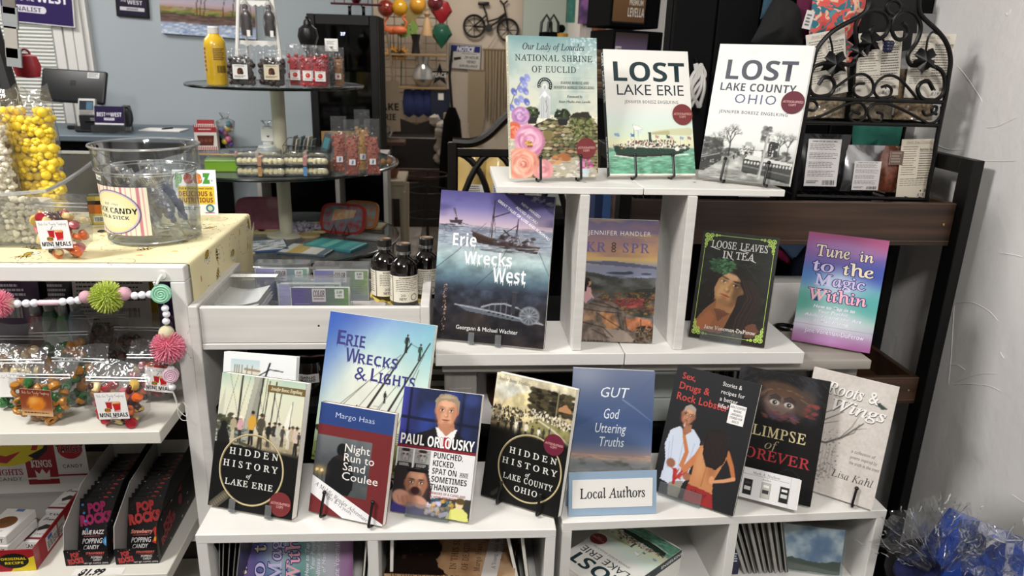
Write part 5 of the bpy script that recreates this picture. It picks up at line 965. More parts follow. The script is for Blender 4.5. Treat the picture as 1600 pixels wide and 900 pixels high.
# ---- goods at the back of the candy shelf
def nutri(a):
    a.text('Nutrition Facts',.05,.03,.5,.085,'1a1a1a','B',.012);a.para(.05,.11,.48,.9,15,'3a3a3a',.4,.5,4);a.para(.55,.12,.95,.5,7,'3a3a3a',.35,.3,6);a.bars(.6,.56,.85,.68,'2a2a2a');a.vr(.5,0,.505,1,'8a8a8a');a.para(.8,.4,.95,.46,1,'222222')
x=aty(180,480,1.56).x;t=thing('snack_bag','white nutrition facts bag at the back of the candy shelf','bag',(x,1.56,ZS+.001),R(2),None,R(6))
MB().grid(lambda u,v:((u-.5)*.17,-.018*math.sin(math.pi*u)*math.sin(math.pi*min(1,v*1.05)),v*.2),10,10).grid(lambda u,v:((u-.5)*.17,.012*math.sin(math.pi*u),v*.2),10,10).build('bag',mat('bag_white','c9c2c0',.45),t);a=Art(.155,.17,'c6bfbe',cell=.01);nutri(a);a.build('label',t,PM,y=-.022).location=(0,0,.02);MB().bb(.058,.084,-.004,.004,.05,.2).build('side_panel',mat('bag_yellow','c9a82c',.4),t,0)
for i,(px,c,c2,lab)in enumerate(((60,'7a2a3a','54182a','red'),(83,'2f5a38','c9cfc9','green'),(103,'5a8a5a','cfd6cf','green and clear'),(124,'4a6a8a','b9c4cf','blue'))):
    x=aty(px,520,1.5).x;t=thing('candy_bottle','%s bottle-shaped sweet at the back under the bead garland'%lab,'candy',(x,1.5,ZS+.001),0,'bottle-shaped sweets under the garland');k=1+.1*(i%2)
    MB().lathe([(0,0),(.017,0),(.018,.02),(.016,.04),(.018,.06),(.015,.085),(.009,.1)],16).build('bottle',mat('bottle_'+c,c,.25,coat=.5),t);MB().lathe([(.0092,.1),(.0095,.112),(.007,.122),(0,.125)],14).build('cap',film('cap_clear','e6ecef',.12,.1,.25),t);MB().lathe([(.0182,.02),(.0165,.04),(.0183,.058)],16).build('label_band',mat('band_'+c,c2,.5),t)
    if k>1:t.scale=(1.1,1.1,1.1)
for px,w,c,lab in((22,.1,'3c1a4a','purple snack bag with a bar code at the back left of the candy shelf'),(95,.06,'2a2a2c','dark snack bag behind the bottle-shaped sweets'),(252,.05,'5c3a8a','blue and yellow carton behind the garland hook')):
    x=aty(px,470,1.585).x;t=thing('snack_bag',lab,'bag',(x,1.585,ZS+.001),0,None,R(4));MB().grid(lambda u,v:((u-.5)*w,-.015*math.sin(math.pi*u)*math.sin(math.pi*v),v*.19),8,8).grid(lambda u,v:((u-.5)*w,.01*math.sin(math.pi*u),v*.19),8,8).build('bag',mat('bag_'+c,c,.3,coat=.3),t)
    a=Art(w*.8,.1,c,cell=.01,seed=px);a.para(.1,.1,.9,.5,4,'c9c2cf',seed=px);a.bars(.3,.6,.75,.85,'b9b5bd');a.build('label',t,PG,y=-.0175,grid=False).location=(0,0,.05)
# ---- bead garland
gd=thing('bead_garland','pastel bead garland with spiky pompoms hung along the candy shelving edge','garland',(0,0,0))
WB=mat('bead_white','e9e8f0',.3,coat=.4);GP=mat('bead_glitter_pink','e3b0bf',.25,var=.3,vs=(900,900,900),bump=.4,bs=900);GY=mat('bead_glitter_cream','ded6b4',.25,var=.35,vs=(900,900,900),bump=.4,bs=900)
bead=shared('bead',MB().ball((0,0,0),1,16,10),WB);beadp=shared('bead',MB().ball((0,0,0),1,16,10),GP);beady=shared('bead',MB().ball((0,0,0),1,16,10),GY)
gy_=1.222
def gb(px,py,rpx,me,yy=gy_,nm='bead'):p=aty(px,py,yy);link(nm,me,gd,p).scale=(rpx*yy/F*.98,)*3;return p
def pom(px,py,rpx,m,seed):
    p=aty(px,py,gy_-.006);r=rpx*gy_/F;g=random.Random(seed);b=MB().ball((0,0,0),r*.5,14,10)
    for i in range(330):
        z=1-2*(i+.5)/330;q=math.sqrt(1-z*z);th=i*2.39996+g.random()*.2;d=Vector((q*math.cos(th),q*math.sin(th),z));b.tube([d*r*.45,d*r*(.92+.1*g.random())],[r*.04,r*.028],4)
    b.build('pompom',m,gd,30,loc=p)
for q in((27,474.5),(41,474),(53.5,473.5),(98,471.5),(110.5,470),(122.5,469),(210.5,462),(222,461),(234.5,460),(258,482),(260,491),(259.5,502),(267,576),(269,605)):gb(*q,6.4 if q[0]<250 else 6,bead)
gb(12,475,11.5,beady);gb(134,464,10.5,beadp);gb(194,459,11.5,beadp);gb(260,520,12.5,beady);gb(266,562,9,beady)
pom(167,464,27,mat('spike_lime','b9c95a',.55),1);pom(262,543,28,mat('spike_pink','e88aa2',.55),2);pom(-3,475,24,mat('spike_pink'),3)
pl=[aty(58+i*4,473-i*.05,gy_)for i in range(10)];MB().tube(pl,[.003]+[.0048]*8+[.003],10).build('long_bead',mat('bead_pink','e9c2cf',.35),gd)
def swirl(px,py,rpx,m,m2,tw):
    p=aty(px,py,gy_-.002);r=rpx*gy_/F;b=MB().tube([(0,.0045,0),(0,-.0045,0)],[r,r],24);o=b.build('swirl_candy',m,gd,50,loc=p,rot=(0,0,R(8)));MB().tube(spiral(0,0,r*.95,r*.08,0,1200,70,-.0052),r*.075,6).build('swirl',m2,o)
swirl(252,459,15,mat('mint_candy','8fd0b0',.5),mat('mint_line','a9dcc0',.5),1);swirl(267,586,12.5,mat('lilac_candy','dfb9cb',.5),mat('lilac_line','e9cad8',.5),1)
cordp=[aty(*q,gy_+.001)for q in((-5,475),(60,473),(130,466),(200,460),(236,459),(247,455),(255,470),(259,500),(262,540),(267,575),(268,604))];MB().tube(smooth(cordp,3),.0007,5).build('cord',mat('cord_white','e4e2e0',.6),gd)
for q in(((268,606),(274,625),(279,640),(290,650),(294,640),(286,628)),((268,606),(276,626),(278,645),(284,656),(292,657))):MB().tube(smooth([aty(x,y,gy_-.001)for x,y in q],4),.0006,5).build('loose_thread',mat('cord_white'),gd)
hk=thing('hook','small white stick-on hook holding the bead garland','hook',aty(254,429,1.2318));MB().cyl((0,0,0),(0,-.004,0),.0072,n=20).build('base',W,hk);MB().tube(smooth([(0,-.002,0),(-.002,-.01,-.004),(-.006,-.0125,-.012),(-.008,-.016,-.013),(-.008,-.018,-.008)],4),.0022,8).build('prong',W,hk)
# ---- popcorn bin, popcorn bags
bn=thing('scoop_bin','clear plastic scoop bin holding the popcorn bags on the bee cloth','bin',(0,0,ZT+.0026))
def binw(y0,y1):
    pass
BX0,BX1,BY0,BY1=-1.02,-.725,1.345,1.56
def rimz(v):return .105+.035*(v**1.5)
m=MB();nn=14
m.grid(lambda u,v:(BX1+.022*v,BY0+u*(BY1-BY0)-.012*v+.02*u*v,v*rimz(u)),nn,6);m.grid(lambda u,v:(BX0+u*(BX1-BX0)+.022*v*(2*u-1),BY0-.012*v,v*(rimz(0)-.012*math.sin(math.pi*u))),nn,6)
m.grid(lambda u,v:(BX0+u*(BX1-BX0)+.022*v*(2*u-1),BY1+.008*v,v*rimz(1)),nn,4);m.grid(lambda u,v:(BX0+u*(BX1-BX0),BY0+v*(BY1-BY0),.001),2,2);m.build('tub',film('tub_plastic','f8fafa',.04,.12,.07),bn,60)
rp=[(BX0-.02,BY0-.013,rimz(0))]+[(BX0+u*(BX1-BX0)+.022*(2*u-1),BY0-.013,rimz(0)-.012*math.sin(math.pi*u))for u in[i/10 for i in range(11)]]+[(BX1+.022,BY0+u*(BY1-BY0)-.012+.02*u,rimz(u))for u in[i/8 for i in range(1,9)]]+[(BX0,BY1+.008,rimz(1))]
MB().tube(rp,.0035,8).build('rim',film('rim_plastic','f4f6f6',.16,.15,.3),bn)
def kern(seed,m):
    r=random.Random(seed);b=MB()
    for i in range(6):d=Vector((r.gauss(0,1),r.gauss(0,1),r.gauss(0,1))).normalized()*.0042;b.ball(d,.0058*r.uniform(.75,1.1),9,6,jit=.16,rnd=r)
    return shared('popcorn',b,m,80)
YK=[kern(i,mat('popcorn_yellow','ecc414',.5,c2='f4dc50',vs=(130,130,130)))for i in range(4)];YB=[shared('popcorn',MB().ball((0,0,0),.0088,12,8,jit=.2,rnd=random.Random(i)),mat('popcorn_yellow'))for i in range(3)]
WK=[kern(20+i,mat('popcorn_white','ece2c6',.6,c2='f6f1e2',vs=(90,90,90)))for i in range(4)]
ST=film('stiff_bag','f8f8f6',.09,.09,.035,1.0,34)
def popbag(lab,px0,px1,ytop,ycorn,ybot,y,n,ks,seed,size,rz):
    b0=aty((px0+px1)/2,ybot,y);t=thing('popcorn_bag',lab,'bag',b0,rz,None);w=(px1-px0)*y/F;h=aty(px0,ytop,y).z-b0.z;hc=aty(px0,ycorn,y).z-b0.z;d=w*.3;r=random.Random(seed);pts=[]
    nx,nz=int(w/(.0145*size)),int(hc/(.0128*size));q=0
    for k in range(nz+1):
        for i in range(nx+1):
            for ly in(0,1):
                x=-w/2+.012+(w-.02)*(i+.5*(k%2)*.9)/(nx+.4);z=.006+k*.0128*size+r.uniform(-.003,.003);
                if k==nz and r.random()<.35:continue
                e=1-(2*x/w)**2;o=link('popcorn',r.choice(ks),t,(x+r.uniform(-.002,.002),-d*.75*max(e,.05)**.5+ly*.013+r.uniform(-.002,.002),z),(r.random()*6,r.random()*6,r.random()*6));o.scale=(size*r.uniform(.85,1.15),)*3
    MB().rb(-w*.4,w*.4,-d*.3,d*.5,.003,hc*.93,.012,2).build('popcorn_core',ks[0].materials[0],t)
    ph=r.random()*5
    def sh(sg):return lambda u,v:((u-.5)*w*(1.06+.06*math.sin(3*v+ph)-(.18 if v>.86 else 0)*(v-.86)/.14),sg*(d*math.sin(math.pi*u)**.55*(1 if v*h<hc else max(.12,1-(v*h-hc)/(h-hc)*.9))if 0<u<1 else .001)+.006*math.sin(7*u+9*v+ph)*(v>.5)*v,v*h*(1-.06*abs(math.sin(6*u+ph))*(v>.9)))
    MB().grid(sh(-1),18,22).grid(sh(1),18,22).build('bag_film',ST,t,80)
    for q in range(11):x,z=r.uniform(-.42,.42)*w,hc+(h-hc)*r.uniform(.05,.9);MB().tube(smooth([(x,-d*.75*(1-(z-hc)/(h-hc))-.004,z),(x+r.uniform(-.01,.01),-d*.72*(1-(z-hc)/(h-hc))-.006,z-.008),(x+r.uniform(-.022,.022),-d*.75*(1-(z-hc)/(h-hc))-.006,z-r.uniform(.012,.03))],3),.0007,5).build('crease_glint',film('glint_plastic','ffffff',.3,.15,.4),t)  # thin whitish tubes imitate highlights along the crinkled bag top
    return t
popbag('bag of bright yellow popcorn in the scoop bin',16,108,128,176,330,1.44,80,YK+YB,4,1.0,R(-5))
popbag('bag of white popcorn at the left edge, in front of the yellow one',-62,36,150,190,372,1.385,80,WK,6,.8,R(5))
t=thing('popcorn_bag','white popcorn bag lying low in the right of the scoop bin','bag',(-.81,1.40,ZT+.004));r=random.Random(9)
for k in range(7):
    for i in range(13):link('popcorn',r.choice(WK),t,(-.085+i*.0125+r.uniform(-.003,.003),-.034+r.uniform(-.003,.003)+.008*(k>5),.008+k*.0118),(r.random()*6,r.random()*6,0)).scale=(.8,)*3
MB().rb(-.09,.075,-.022,.05,.003,.078,.01,2).build('popcorn_core',mat('popcorn_white'),t);MB().grid(lambda u,v:((u-.5)*.19,-.043+.004*math.sin(9*u+7*v),v*.098),14,8).build('bag_film',ST,t,80)
# small cards behind the mini meals bag
for px,py,c,lab in((155,352,'c9712c','small orange and green carton behind the mini meals bag'),):
    p=atz(px,py,ZT);t=thing('carton',lab,'box',(p.x,p.y,ZT+.002),R(10));MB().rb(-.016,.016,0,.02,0,.06,.001,1).build('carton',mat('carton_green','4a5c3c',.5),t);a=Art(.03,.058,'c9b45a',cell=.02);a.vr(0,.3,1,.62,'c9712c');a.vr(0,.16,1,.3,'2a1a12');a.vr(.2,.7,.9,.92,'d9dcd9');a.bars(.3,.74,.8,.9);a.build('carton_print',t,PG,y=-.0004)
# ---- canister of candy sticks
p=atz(226,366,ZT);jx,jy=-.567,1.432
jr=thing('canister','big clear plastic canister with a striped rock candy label','canister',(jx,jy,ZT+.0025))
JP=film('canister_plastic','f3f6f6',.05,.06,.03)
MB().lathe([(.072,.001),(.08,.004),(.0825,.012),(.0845,.128),(.088,.131),(.0905,.137),(.0915,.17),(.094,.174),(.0945,.177)],56).build('wall',JP,jr,60);MB().disc((0,0,.002),.079,40).build('base',JP,jr,0)
for z,r_,q in((.1765,.094,.0022),(.134,.0898,.0012),(.129,.0862,.0011),(.006,.0805,.0016)):MB().tube([(r_*math.cos(k*.1122),r_*math.sin(k*.1122),z)for k in range(56)],q,6,True).build('ridge',film('rim_plastic2','f2f4f4',.22,.1,.22),jr)
a=Art(.135,.088,'e9e2cc',cell=.0011)
for i in range(14):a.mix(a.box(i/14+.01,0,i/14+.025+.02*(i%3==0),1),('c9838f','d9a9ae','b5788a')[i%3])
a.ell(.48,.53,.42,.46,'3c3a5a',1,.03);a.ell(.48,.53,.405,.445,'c9b9d3',1,.03);a.ell(.48,.53,.38,.42,'e3dca0',1,.05);a.ell(.48,.53,.25,.3,'ece8cf',.8,.8);a.vr(.2,.2,.76,.32,'26232a');a.text('FLAVORED',.24,.225,.72,.295,'e6dfc0','B');a.text('EST. 1960',.36,.34,.6,.385,'3a343c','B',-.012)
a.text('ROCK CANDY',.1,.43,.86,.55,'1d1a22','B',.012);a.text('ON A STICK',.22,.595,.74,.67,'2a2630','B',0);a.vp([(.14,.73),(.82,.7),(.84,.84),(.16,.87)],'1d1a22');a.text('ASSORTED',.2,.755,.78,.83,'ece6cf','B',0,rot=-1)
def wrapj(V):th=R(-118)+V[:,0]/.0846;rr_=.0838+(V[:,2])*.016+.0008-(V[:,1]+.0008)*1;return np.stack([rr_*np.cos(th),rr_*np.sin(th),V[:,2]+.022],1)
a.build('label',jr,PM,bend=wrapj)
a=Art(.03,.009,'f0efea',cell=.02);a.text('$1.99 Each',.05,.2,.95,.85,'1a1a1a','B',0);a.build('price_label',jr,PM,bend=lambda V:np.stack([(.0865-(V[:,1]+.0008))*np.cos(R(-142)+V[:,0]/.0846),(.0865-(V[:,1]+.0008))*np.sin(R(-142)+V[:,0]/.0846),V[:,2]+.118],1))
def stick(p0,p1,lab,c='2c3f7a',wide=.0125):
    A,B=Vector(p0),Vector(p1);t=thing('candy_stick',lab,'candy',(jx+A.x,jy+A.y,ZT+A.z));D=B-A;r=random.Random(len(lab)+int(A.x*9999));b=MB();L=D.length;u=D.normalized()
    for k in range(26):q=u*(L*(.25+.5*k/26));b.ball(q+Vector((r.uniform(-.003,.003),r.uniform(-.003,.003),r.uniform(-.003,.003))),0.0075*r.uniform(.7,1.1),6,4,jit=.5,rnd=r)
    b.build('rock_sugar',mat('sugar_'+c,c,.3,coat=.4),t,20);MB().tube([u*L*.02,u*L*.97],.0022,8).build('stick',mat('wood_stick','d9c9a0',.6),t)
    sd=u.cross(Vector((0,-1,.1))).normalized();up=sd.cross(u);n_=14
    MB().grid(lambda s_,v:tuple(u*L*(v*1.06-.03)+sd*(s_-.5)*wide*3+up*(.011*math.sin(math.pi*s_)*math.sin(math.pi*v)**.3+.002*math.sin(21*v+6*s_))),8,20).build('wrapper',film('wrapper','f2f4f6',.06,.14,.16,.8,60),t,80)
    a=Art(wide*2,.045,'e9ebee',cell=.02);a.bars(.1,.1,.9,.4,'22242a',7,9);a.para(.1,.5,.9,.95,5,'5a6070');Mx=Matrix((sd,-up,u)).transposed()
    a.build('wrapper_label',t,PM,grid=False,bend=lambda V:np.array([tuple(Mx@Vector(v)+u*L*.66+up*.0125)for v in V]))
for q in(((.02,-.045,.012),(-.032,-.03,.128),'dark blue wrapped candy stick leaning left across the canister'),((.062,-.02,.012),(.0,-.045,.13),'dark blue wrapped candy stick leaning at the front of the canister'),((.066,.012,.012),(.02,-.012,.135),'blue wrapped candy stick leaning to the right inside the canister'),((-.005,.02,.012),(-.055,-.01,.14),'black wrapped candy stick at the left inside the canister','26262c'),((.0,.03,.012),(-.01,.03,.14),'yellow wrapped candy stick upright inside the canister','c9a63c'),((.0,-.03,.014),(.035,.03,.12),'clear wrapped candy stick crossing low in the canister','7a86a8')):stick(*q)
# ---- card behind the canister
p=atz(328,330,ZT);pz=thing('counter_card','white counter card with rainbow letters standing behind the canister','sign',(p.x-.012,min(p.y,1.63),ZT+.002),R(2),None,R(5))
MB().bb(-.045,.045,0,.0012,0,.098).build('card_stock',PAPER,pz,0);a=Art(.09,.098,'eceff2',cell=.02);
for c,u0,u1,k in(('p',.06,.22,'5aa83c'),('e',.25,.45,'c9402c'),('e',.47,.67,'d9802c'),('z',.69,.86,'4a9a3c')):a.text(c,u0,.08,u1,.28,k,'',.055,out='2a3a2a',ow=.02)
a.text('R',.89,.22,.93,.26,'3a3a3a');a.vr(.1,.36,.94,.76,'e3c33c');a.text('fruit & flavored sweet snacks',.13,.38,.9,.43,'3a2a1a','bi');a.text('DELICIOUS &',.12,.47,.9,.58,'7a2430','B',.012);a.text('NUTRITIOUS',.12,.61,.9,.72,'7a2430','B',.012);a.para(.1,.82,.62,.9,2,'3a3a3a');a.vc(.82,.85,.1,'3a7a8a',18);a.vc(.82,.85,.06,'c9d0b0',14);a.vr(.7,.94,.92,.96,'c9402c');a.build('card_print',pz,PG,y=-.0003)
# ---- low shelf: popping candy trays and the red candy box
blackcard=mat('tray_black','121012',.4,coat=.2);inner=mat('tray_inner','a9a6a2',.7)
def pops(a,big=True):
    r=random.Random(3);a.a[:]=C('0f0d10')
    for i in range(26):u,v=r.random(),r.random();a.vl([(u,v),(u+.05*(r.random()-.3),v-.05*r.random())],.012,r.choice(('7a2430','c9c4c9','3a2a3a')))
def poptext(a,u0,v0,u1,v1,c='b03a3c'):
    k=(v1-v0)
    for t,x0,x1,y0,y1 in(('POP',u0+.22*(u1-u0),u0+.78*(u1-u0),v0,v0+.42*k),('ROCKS',u0,u1,v0+.52*k,v0+.98*k)):
        a.text(t,x0,y0,x1,y1,c,'',.07,1.05,out='e6d9d6',ow=.03,rot=-9)
def packet(a):pops(a);poptext(a,.12,.14,.9,.5)
pk_me=None
def pop_tray(px,lab,c2,ov):
    p=atz(px,885,ZL);x0=p.x;t=thing('candy_tray',lab,'tray',(x0,1.214,ZL+.0005),R(1));Wd,Dp=.078,.245
    side=[(0,0),(0,.034),(.012,.075),(.1,.115),(Dp,.125),(Dp,0)]
    for x in(0,Wd-.0015):MB().prism([(y,z)for y,z in side],0,.0015).build('side_wall',[blackcard]if x else[inner],t,0,loc=(x,0,0),rot=(0,0,R(90))).location.x=x+.0015
    MB().bb(0,Wd,0,.0015,0,.034).build('front_wall',blackcard,t,0);MB().bb(0,Wd,Dp,Dp+.0015,0,.125).build('back_wall',inner,t,0);MB().bb(0,Wd,0,Dp,0,.0012).build('base',inner,t,0)
    a=Art(Wd,.034,'0f0d10',cell=.02);pops(a);poptext(a,.08,.16,.44,.92);a.text('STRAWBERRY',.5,.14,.94,.28,'d0695c','bi',.012);a.vr(.56,.33,.9,.37,'8a3a3a');a.text('POPPING',.6,.42,.86,.56,'d9d6d6','bi');a.text('CANDY',.64,.6,.84,.72,'d9d6d6','bi');a.text('NET WT. 9.54 OZ. (229G)',.42,.82,.98,.91,'cfcaca','b');a.build('front_print',t,PG,y=-.0004,x0=0)
    a=Art(Dp*.9,.075,'0f0d10',cell=.02);pops(a);poptext(a,.05,.3,.4,.8,'9a2c38');a.vc(.55,.4,.05,'8a2c3a');a.vp([(.5,.1),(.62,.05),(.6,.2)],'8a2c3a');a.build('side_print',t,PG,bend=lambda V:np.stack([Wd+.0005-(V[:,1]+.0008),.012+V[:,0]+Dp*.45,V[:,2]+.006],1))
    return t,x0
def pack_at(x0,k,lab,front,c='b03a3c',word='Strawberry',hz='5f',tray_n=''):
    t=thing('candy_packet',lab,'packet',(x0+.039,1.214+.038+k*.0152,ZL+.0035),R(1),tray_n,R(24));w,h=.07,.1
    MB().grid(lambda u,v:((u-.5)*w,-.004*math.sin(math.pi*u)*math.sin(math.pi*v),v*h),6,6).grid(lambda u,v:((u-.5)*w,.003*math.sin(math.pi*u)*math.sin(math.pi*v),v*h),6,6).build('packet_body',blackcard,t)
    a=Art(w*.94,h*.96,'0f0d10',cell=.05,seed=k+1);r=random.Random(k)
    for i in range(14):u,v=r.random(),r.random()*.5;a.vl([(u,v),(u+.05,v-.03*r.random())],.014,r.choice(('7a2430','b9b4b9','3a2a3a')))
    poptext(a,.05,.07,.95,.52,c)
    if front:
        a.text(word,.1,.6,.72,.68,'d98a7a' if word[0]=='S' else 'd9d0d0','bi',.012);a.vr(.15,.71,.6,.725,'9a4a4a');a.text('POPPING',.12,.76,.68,.86,'d9d6d6','i',.012);a.text('CANDY',.16,.89,.6,.98,'d9d6d6','i',.012)
        if word[0]=='S':a.vp([(.72,.6),(.8,.55),(.98,.5),(.98,.95),(.7,.86),(.78,.75)],'b8342c');a.text('TASTE',.8,.6,.97,.66,'e0c23c','bi');a.text('EXPLOSION',.76,.76,.98,.84,'e0c23c','bi',.012)
        else:a.vc(.84,.82,.15,'4a8ac0',16);a.vc(.84,.82,.1,'7ab0d9',12);[a.vc(.08+.05*q,.1+.16*q,.04,'3a7ab0',7)for q in range(4)]
    a.build('packet_print',t,PG,y=-.0046,grid=False).location=(0,0,.002)
for n_,(px,lab,word,c)in enumerate(((103,'open black tray of popping candy packets, left of the pair','BLUE RAZZ','9a2c5c'),(180,'open black tray of popping candy packets, right of the pair, beside the white upright','Strawberry','b03a3c'))):
    t,x0=pop_tray(px,lab,c,word);side=('left','right')[n_]
    for k in range(13):
        pos=('front','second','third','fourth','fifth','sixth','seventh','eighth','ninth','tenth','eleventh','twelfth','rearmost')[k]
        pack_at(x0,k,'%s black popping candy packet in the %s tray'%(pos,side),k==0,c if k==0 else 'b03a3c',word,tray_n='popping candy packets in the %s tray'%side)
t=thing('candy_box','red and yellow open candy box with a printed flap on the low candy shelf','box',(-.765,1.205,ZL+.0005),R(2));RB=mat('box_red','9a1c26',.4,coat=.3)
bw,bd,bh=.2,.25,.045
MB().bb(-bw,0,0,.002,0,bh).build('front_wall',RB,t,0);MB().bb(-.002,0,.002,bd,0,bh).build('side_wall',RB,t,0);MB().bb(-bw,-.0025,.0025,bd,0,.0015).build('base',inner,t,0);MB().bb(-bw,-.002,bd-.002,bd,0,bh).build('back_wall',inner,t,0)
MB().bb(-.0032,-.0021,.004,bd-.004,.002,bh-.002).build('inner_side',mat('card_white','d9d6d3',.7),t,0);MB().bb(-bw,-.002,bd-.004,bd-.0025,.01,.17).build('display_flap',mat('card_white'),t,0)
a=Art(bw,bh,'9a1c26',cell=.02);a.vp([(.78,1),(.86,.55),(1,.3),(1,1)],'d9c22c');a.vc(.82,.5,.13,'14120f',26,.36);a.text('ORIGINAL',.71,.34,.93,.46,'d9c22c','B',.012);a.text('RECIPE',.74,.54,.9,.66,'d9c22c','B',.012);a.text('Candy',.1,.1,.58,.86,'e0c92c','bi',.055);a.build('front_print',t,PG,y=-.0004,x0=-bw)
a=Art(bd*.8,bh*.9,'9a1c26',cell=.02);a.vr(.12,.15,.34,.9,'c9c4c0');a.vr(.36,.15,.5,.9,'b5b0ac');a.vr(.16,.2,.24,.4,'3a5a9a');a.para(.14,.45,.48,.85,4,'2a2a3a');a.vc(.75,.5,.08,'7a1820',14);a.build('side_print',t,PG,bend=lambda V:np.stack([.0004-(V[:,1]+.0008),.02+V[:,0]+bd*.4,V[:,2]+.002],1))
a=Art(bw,.14,'d3d0ce',cell=.02);a.vr(0,0,.02,1,'9a1c26');a.vr(.38,.0,.69,1,'8f1d2c');a.vr(.38,.88,.69,.91,'d9d6d3');a.vr(.69,.84,1,.87,'8f1d2c');a.vr(.69,.02,1,.05,'8f1d2c');a.vr(.79,-.04,.9,.12,'4a7ab5');a.vc(.845,.4,.125,'a82830',30);a.text('TARGET',.71,.34,.98,.46,'161214','B',.0,out='d0a0a0',ow=.024);a.text('CANDY',.745,.67,.945,.73,'1d1a1c','',.012,1.3);a.text('KINGS',.43,.58,.64,.7,'d9d0cc','sb',.012)
a.vp([(.47,.92),(.46,.75),(.5,.82),(.535,.73),(.57,.82),(.61,.75),(.6,.92)],'d9d0cc');a.vc(.2,.12,.43,'d3c22c',40,.55);a.vp([(.0,.42),(.2,.5),(.36,.42),(.2,.62),(0,.58)],'a8242c');a.vp([(.42,.5),(.58,.38),(.66,.18),(.62,.42),(.5,.58)],'1a1816');a.text('Candy',-.0,.02,.6,.3,'a81f2c','',.07);a.text('LIGHTS',.05,.72,.34,.82,'8f1d3c','sb');a.text('CANDY',.08,.86,.32,.92,'2a2426','',0,1.2);a.build('flap_print',t,PG,y=0,x0=-bw).location=(0,bd-.0046,.03)
def ccbox(x,y,z,rz,lab,fn,w=.055,d=.085,h=.018):
    t=thing('candy_pack',lab,'box',(x,y,z),rz);MB().rb(-w/2,w/2,-d/2,d/2,0,h,.001,1).build('carton',mat('pack_white','dedbd8',.45,coat=.2),t);a=Art(w*.96,d*.96,'dcd9d6',cell=.02);fn(a);a.build('top_print',t,PG,bend=lambda V:np.stack([V[:,0],V[:,2]-d*.48,h+.0004-(V[:,1]+.0008)],1));a=Art(w*.96,h*.9,'dcd9d6',cell=.02);a.text('CANDY',.15,.3,.9,.8,'2a2628','',.024,1.15);a.build('end_print',t,PG,y=-d/2-.0004).location=(0,0,.001)
def tgt(a):a.vc(.5,.52,.36,'6a4426',26);a.text('TARGET',.16,.47,.84,.58,'2a2018','B',out='9a7a56',ow=.02);a.text('CANDY',.28,.82,.72,.88,'2a2628');a.vr(.4,0,.7,.1,'5a7aa8')
def ray(a):a.text('Round Up',.1,.08,.95,.2,'26242a','sc',.012);a.vp([(.2,.5),(.4,.35),(.6,.38),(.8,.3),(.75,.5),(.5,.55),(.3,.62)],'3a3a3e');a.text('CANDY',.3,.7,.7,.76,'2a2628');a.vr(.0,.86,1,.94,'7a2a3a')
bx,by=-.765,1.205
ccbox(bx-.075,by+.06,ZL+.0025,R(-6),'white candy pack at the bottom of the small pile in the red box',ray);ccbox(bx-.078,by+.064,ZL+.022,R(-6),'white candy pack in the middle of the small pile in the red box',tgt);ccbox(bx-.08,by+.068,ZL+.041,R(-6),'white candy pack with a brown disc, topmost of the pile in the red box',tgt)
ccbox(bx-.032,by+.1,ZL+.0025,R(-4),'white candy pack with a black script print, right side of the red box',ray,.05);ccbox(bx-.034,by+.2,ZL+.0025,R(-4),'white candy pack at the back of the red box',ray,.05)
a=Art(.09,.02,'e9e7e2',cell=.03);a.text('$1.99',.12,.08,.62,.95,'161616','bi',.036);p=atz(148,903,ZL);o=a.build('price_tag',None,PM,bend=lambda V:np.stack([V[:,0]+p.x,V[:,2]+1.1858,ZL+.0006-(V[:,1]+.0008)],1));o['label']='price strip reading one ninety-nine on the front of the low candy shelf';o['category']='price tag'
# ================================================================ TRAY RACK CONTENTS
ZR=zt-.064
def color_box(px0,px1,pyt,y,lab,c0,c1):
    a0=aty(px0,pyt,y);a1=aty(px1,pyt,y);w=a1.x-a0.x;h=a0.z-ZR-.001;t=thing('card_box',lab,'box',((a0.x+a1.x)/2,y,ZR+.0005),0);d=.032
    MB().rb(-w/2,w/2,0,d,0,h,.0015,1).build('clear_case',film('case_plastic','f2f5f6',.06,.05,.06),t,0);hh=h*.86
    MB().bb(-w/2+.002,w/2-.002,.001,.0016,.001,hh).build('front_card',PAPER,t,0)
    for k in range(9):MB().bb(-w/2+.003,w/2-.003,.0035+k*.003,.0045+k*.003,.001,hh*.93-.004*(k%3)).build('card',PAPER,t,0)
    a=Art(w-.006,hh-.002,c0,cell=.003);U=a.U;a.mix(np.clip(U*1.2-.2,0,1),c1);a.mix(np.clip((a.V-.5)*1.2,0,.5),C(c0)*.8);a.tex(np.ones_like(U),3,14,.15)
    a.vr(.36,.02,.6,.4,'d8cdd0');a.text('COLOR',.38,.07,.58,.25,'2a1a20','sbi',.012);a.para(.39,.3,.58,.36,1,'5a3a4a');a.vr(.76,.04,.92,.3,'eceae6');a.text('5.00',.79,.08,.89,.16,'2a2a2a','bi');a.text('YETI',.8,.2,.88,.26,'2a2a2a','b');a.para(.05,.45,.34,.8,5,'9a94b9',.25);a.para(.62,.45,.96,.85,5,'6a7a6a',.25)
    a.build('card_print',t,PG,y=.0006).location=(0,0,.0015)
color_box(396,481,411,1.46,'clear box of lilac and green colour cards, rear left in the white tray','8f86c4','7fae96')
color_box(488,576,414,1.455,'clear box of lilac and green colour cards, rear right in the white tray','8078b8','93ae6a')
color_box(431,532,436,1.385,'clear box showing card edges, middle of the white tray','a9a4c9','8fb39a')
color_box(451,546,440,1.325,'clear box of deep purple and green colour cards, front of the white tray','4c3a8a','6a9a4c')
t=thing('clear_tub','shallow clear box of white slips at the left end of the white tray','box',(aty(377,478,1.34).x,1.262,ZR+.0005));w=.104
MB().rb(-w/2,w/2,0,.2,0,.06,.002,1).build('clear_case',film('case_plastic'),t,0)
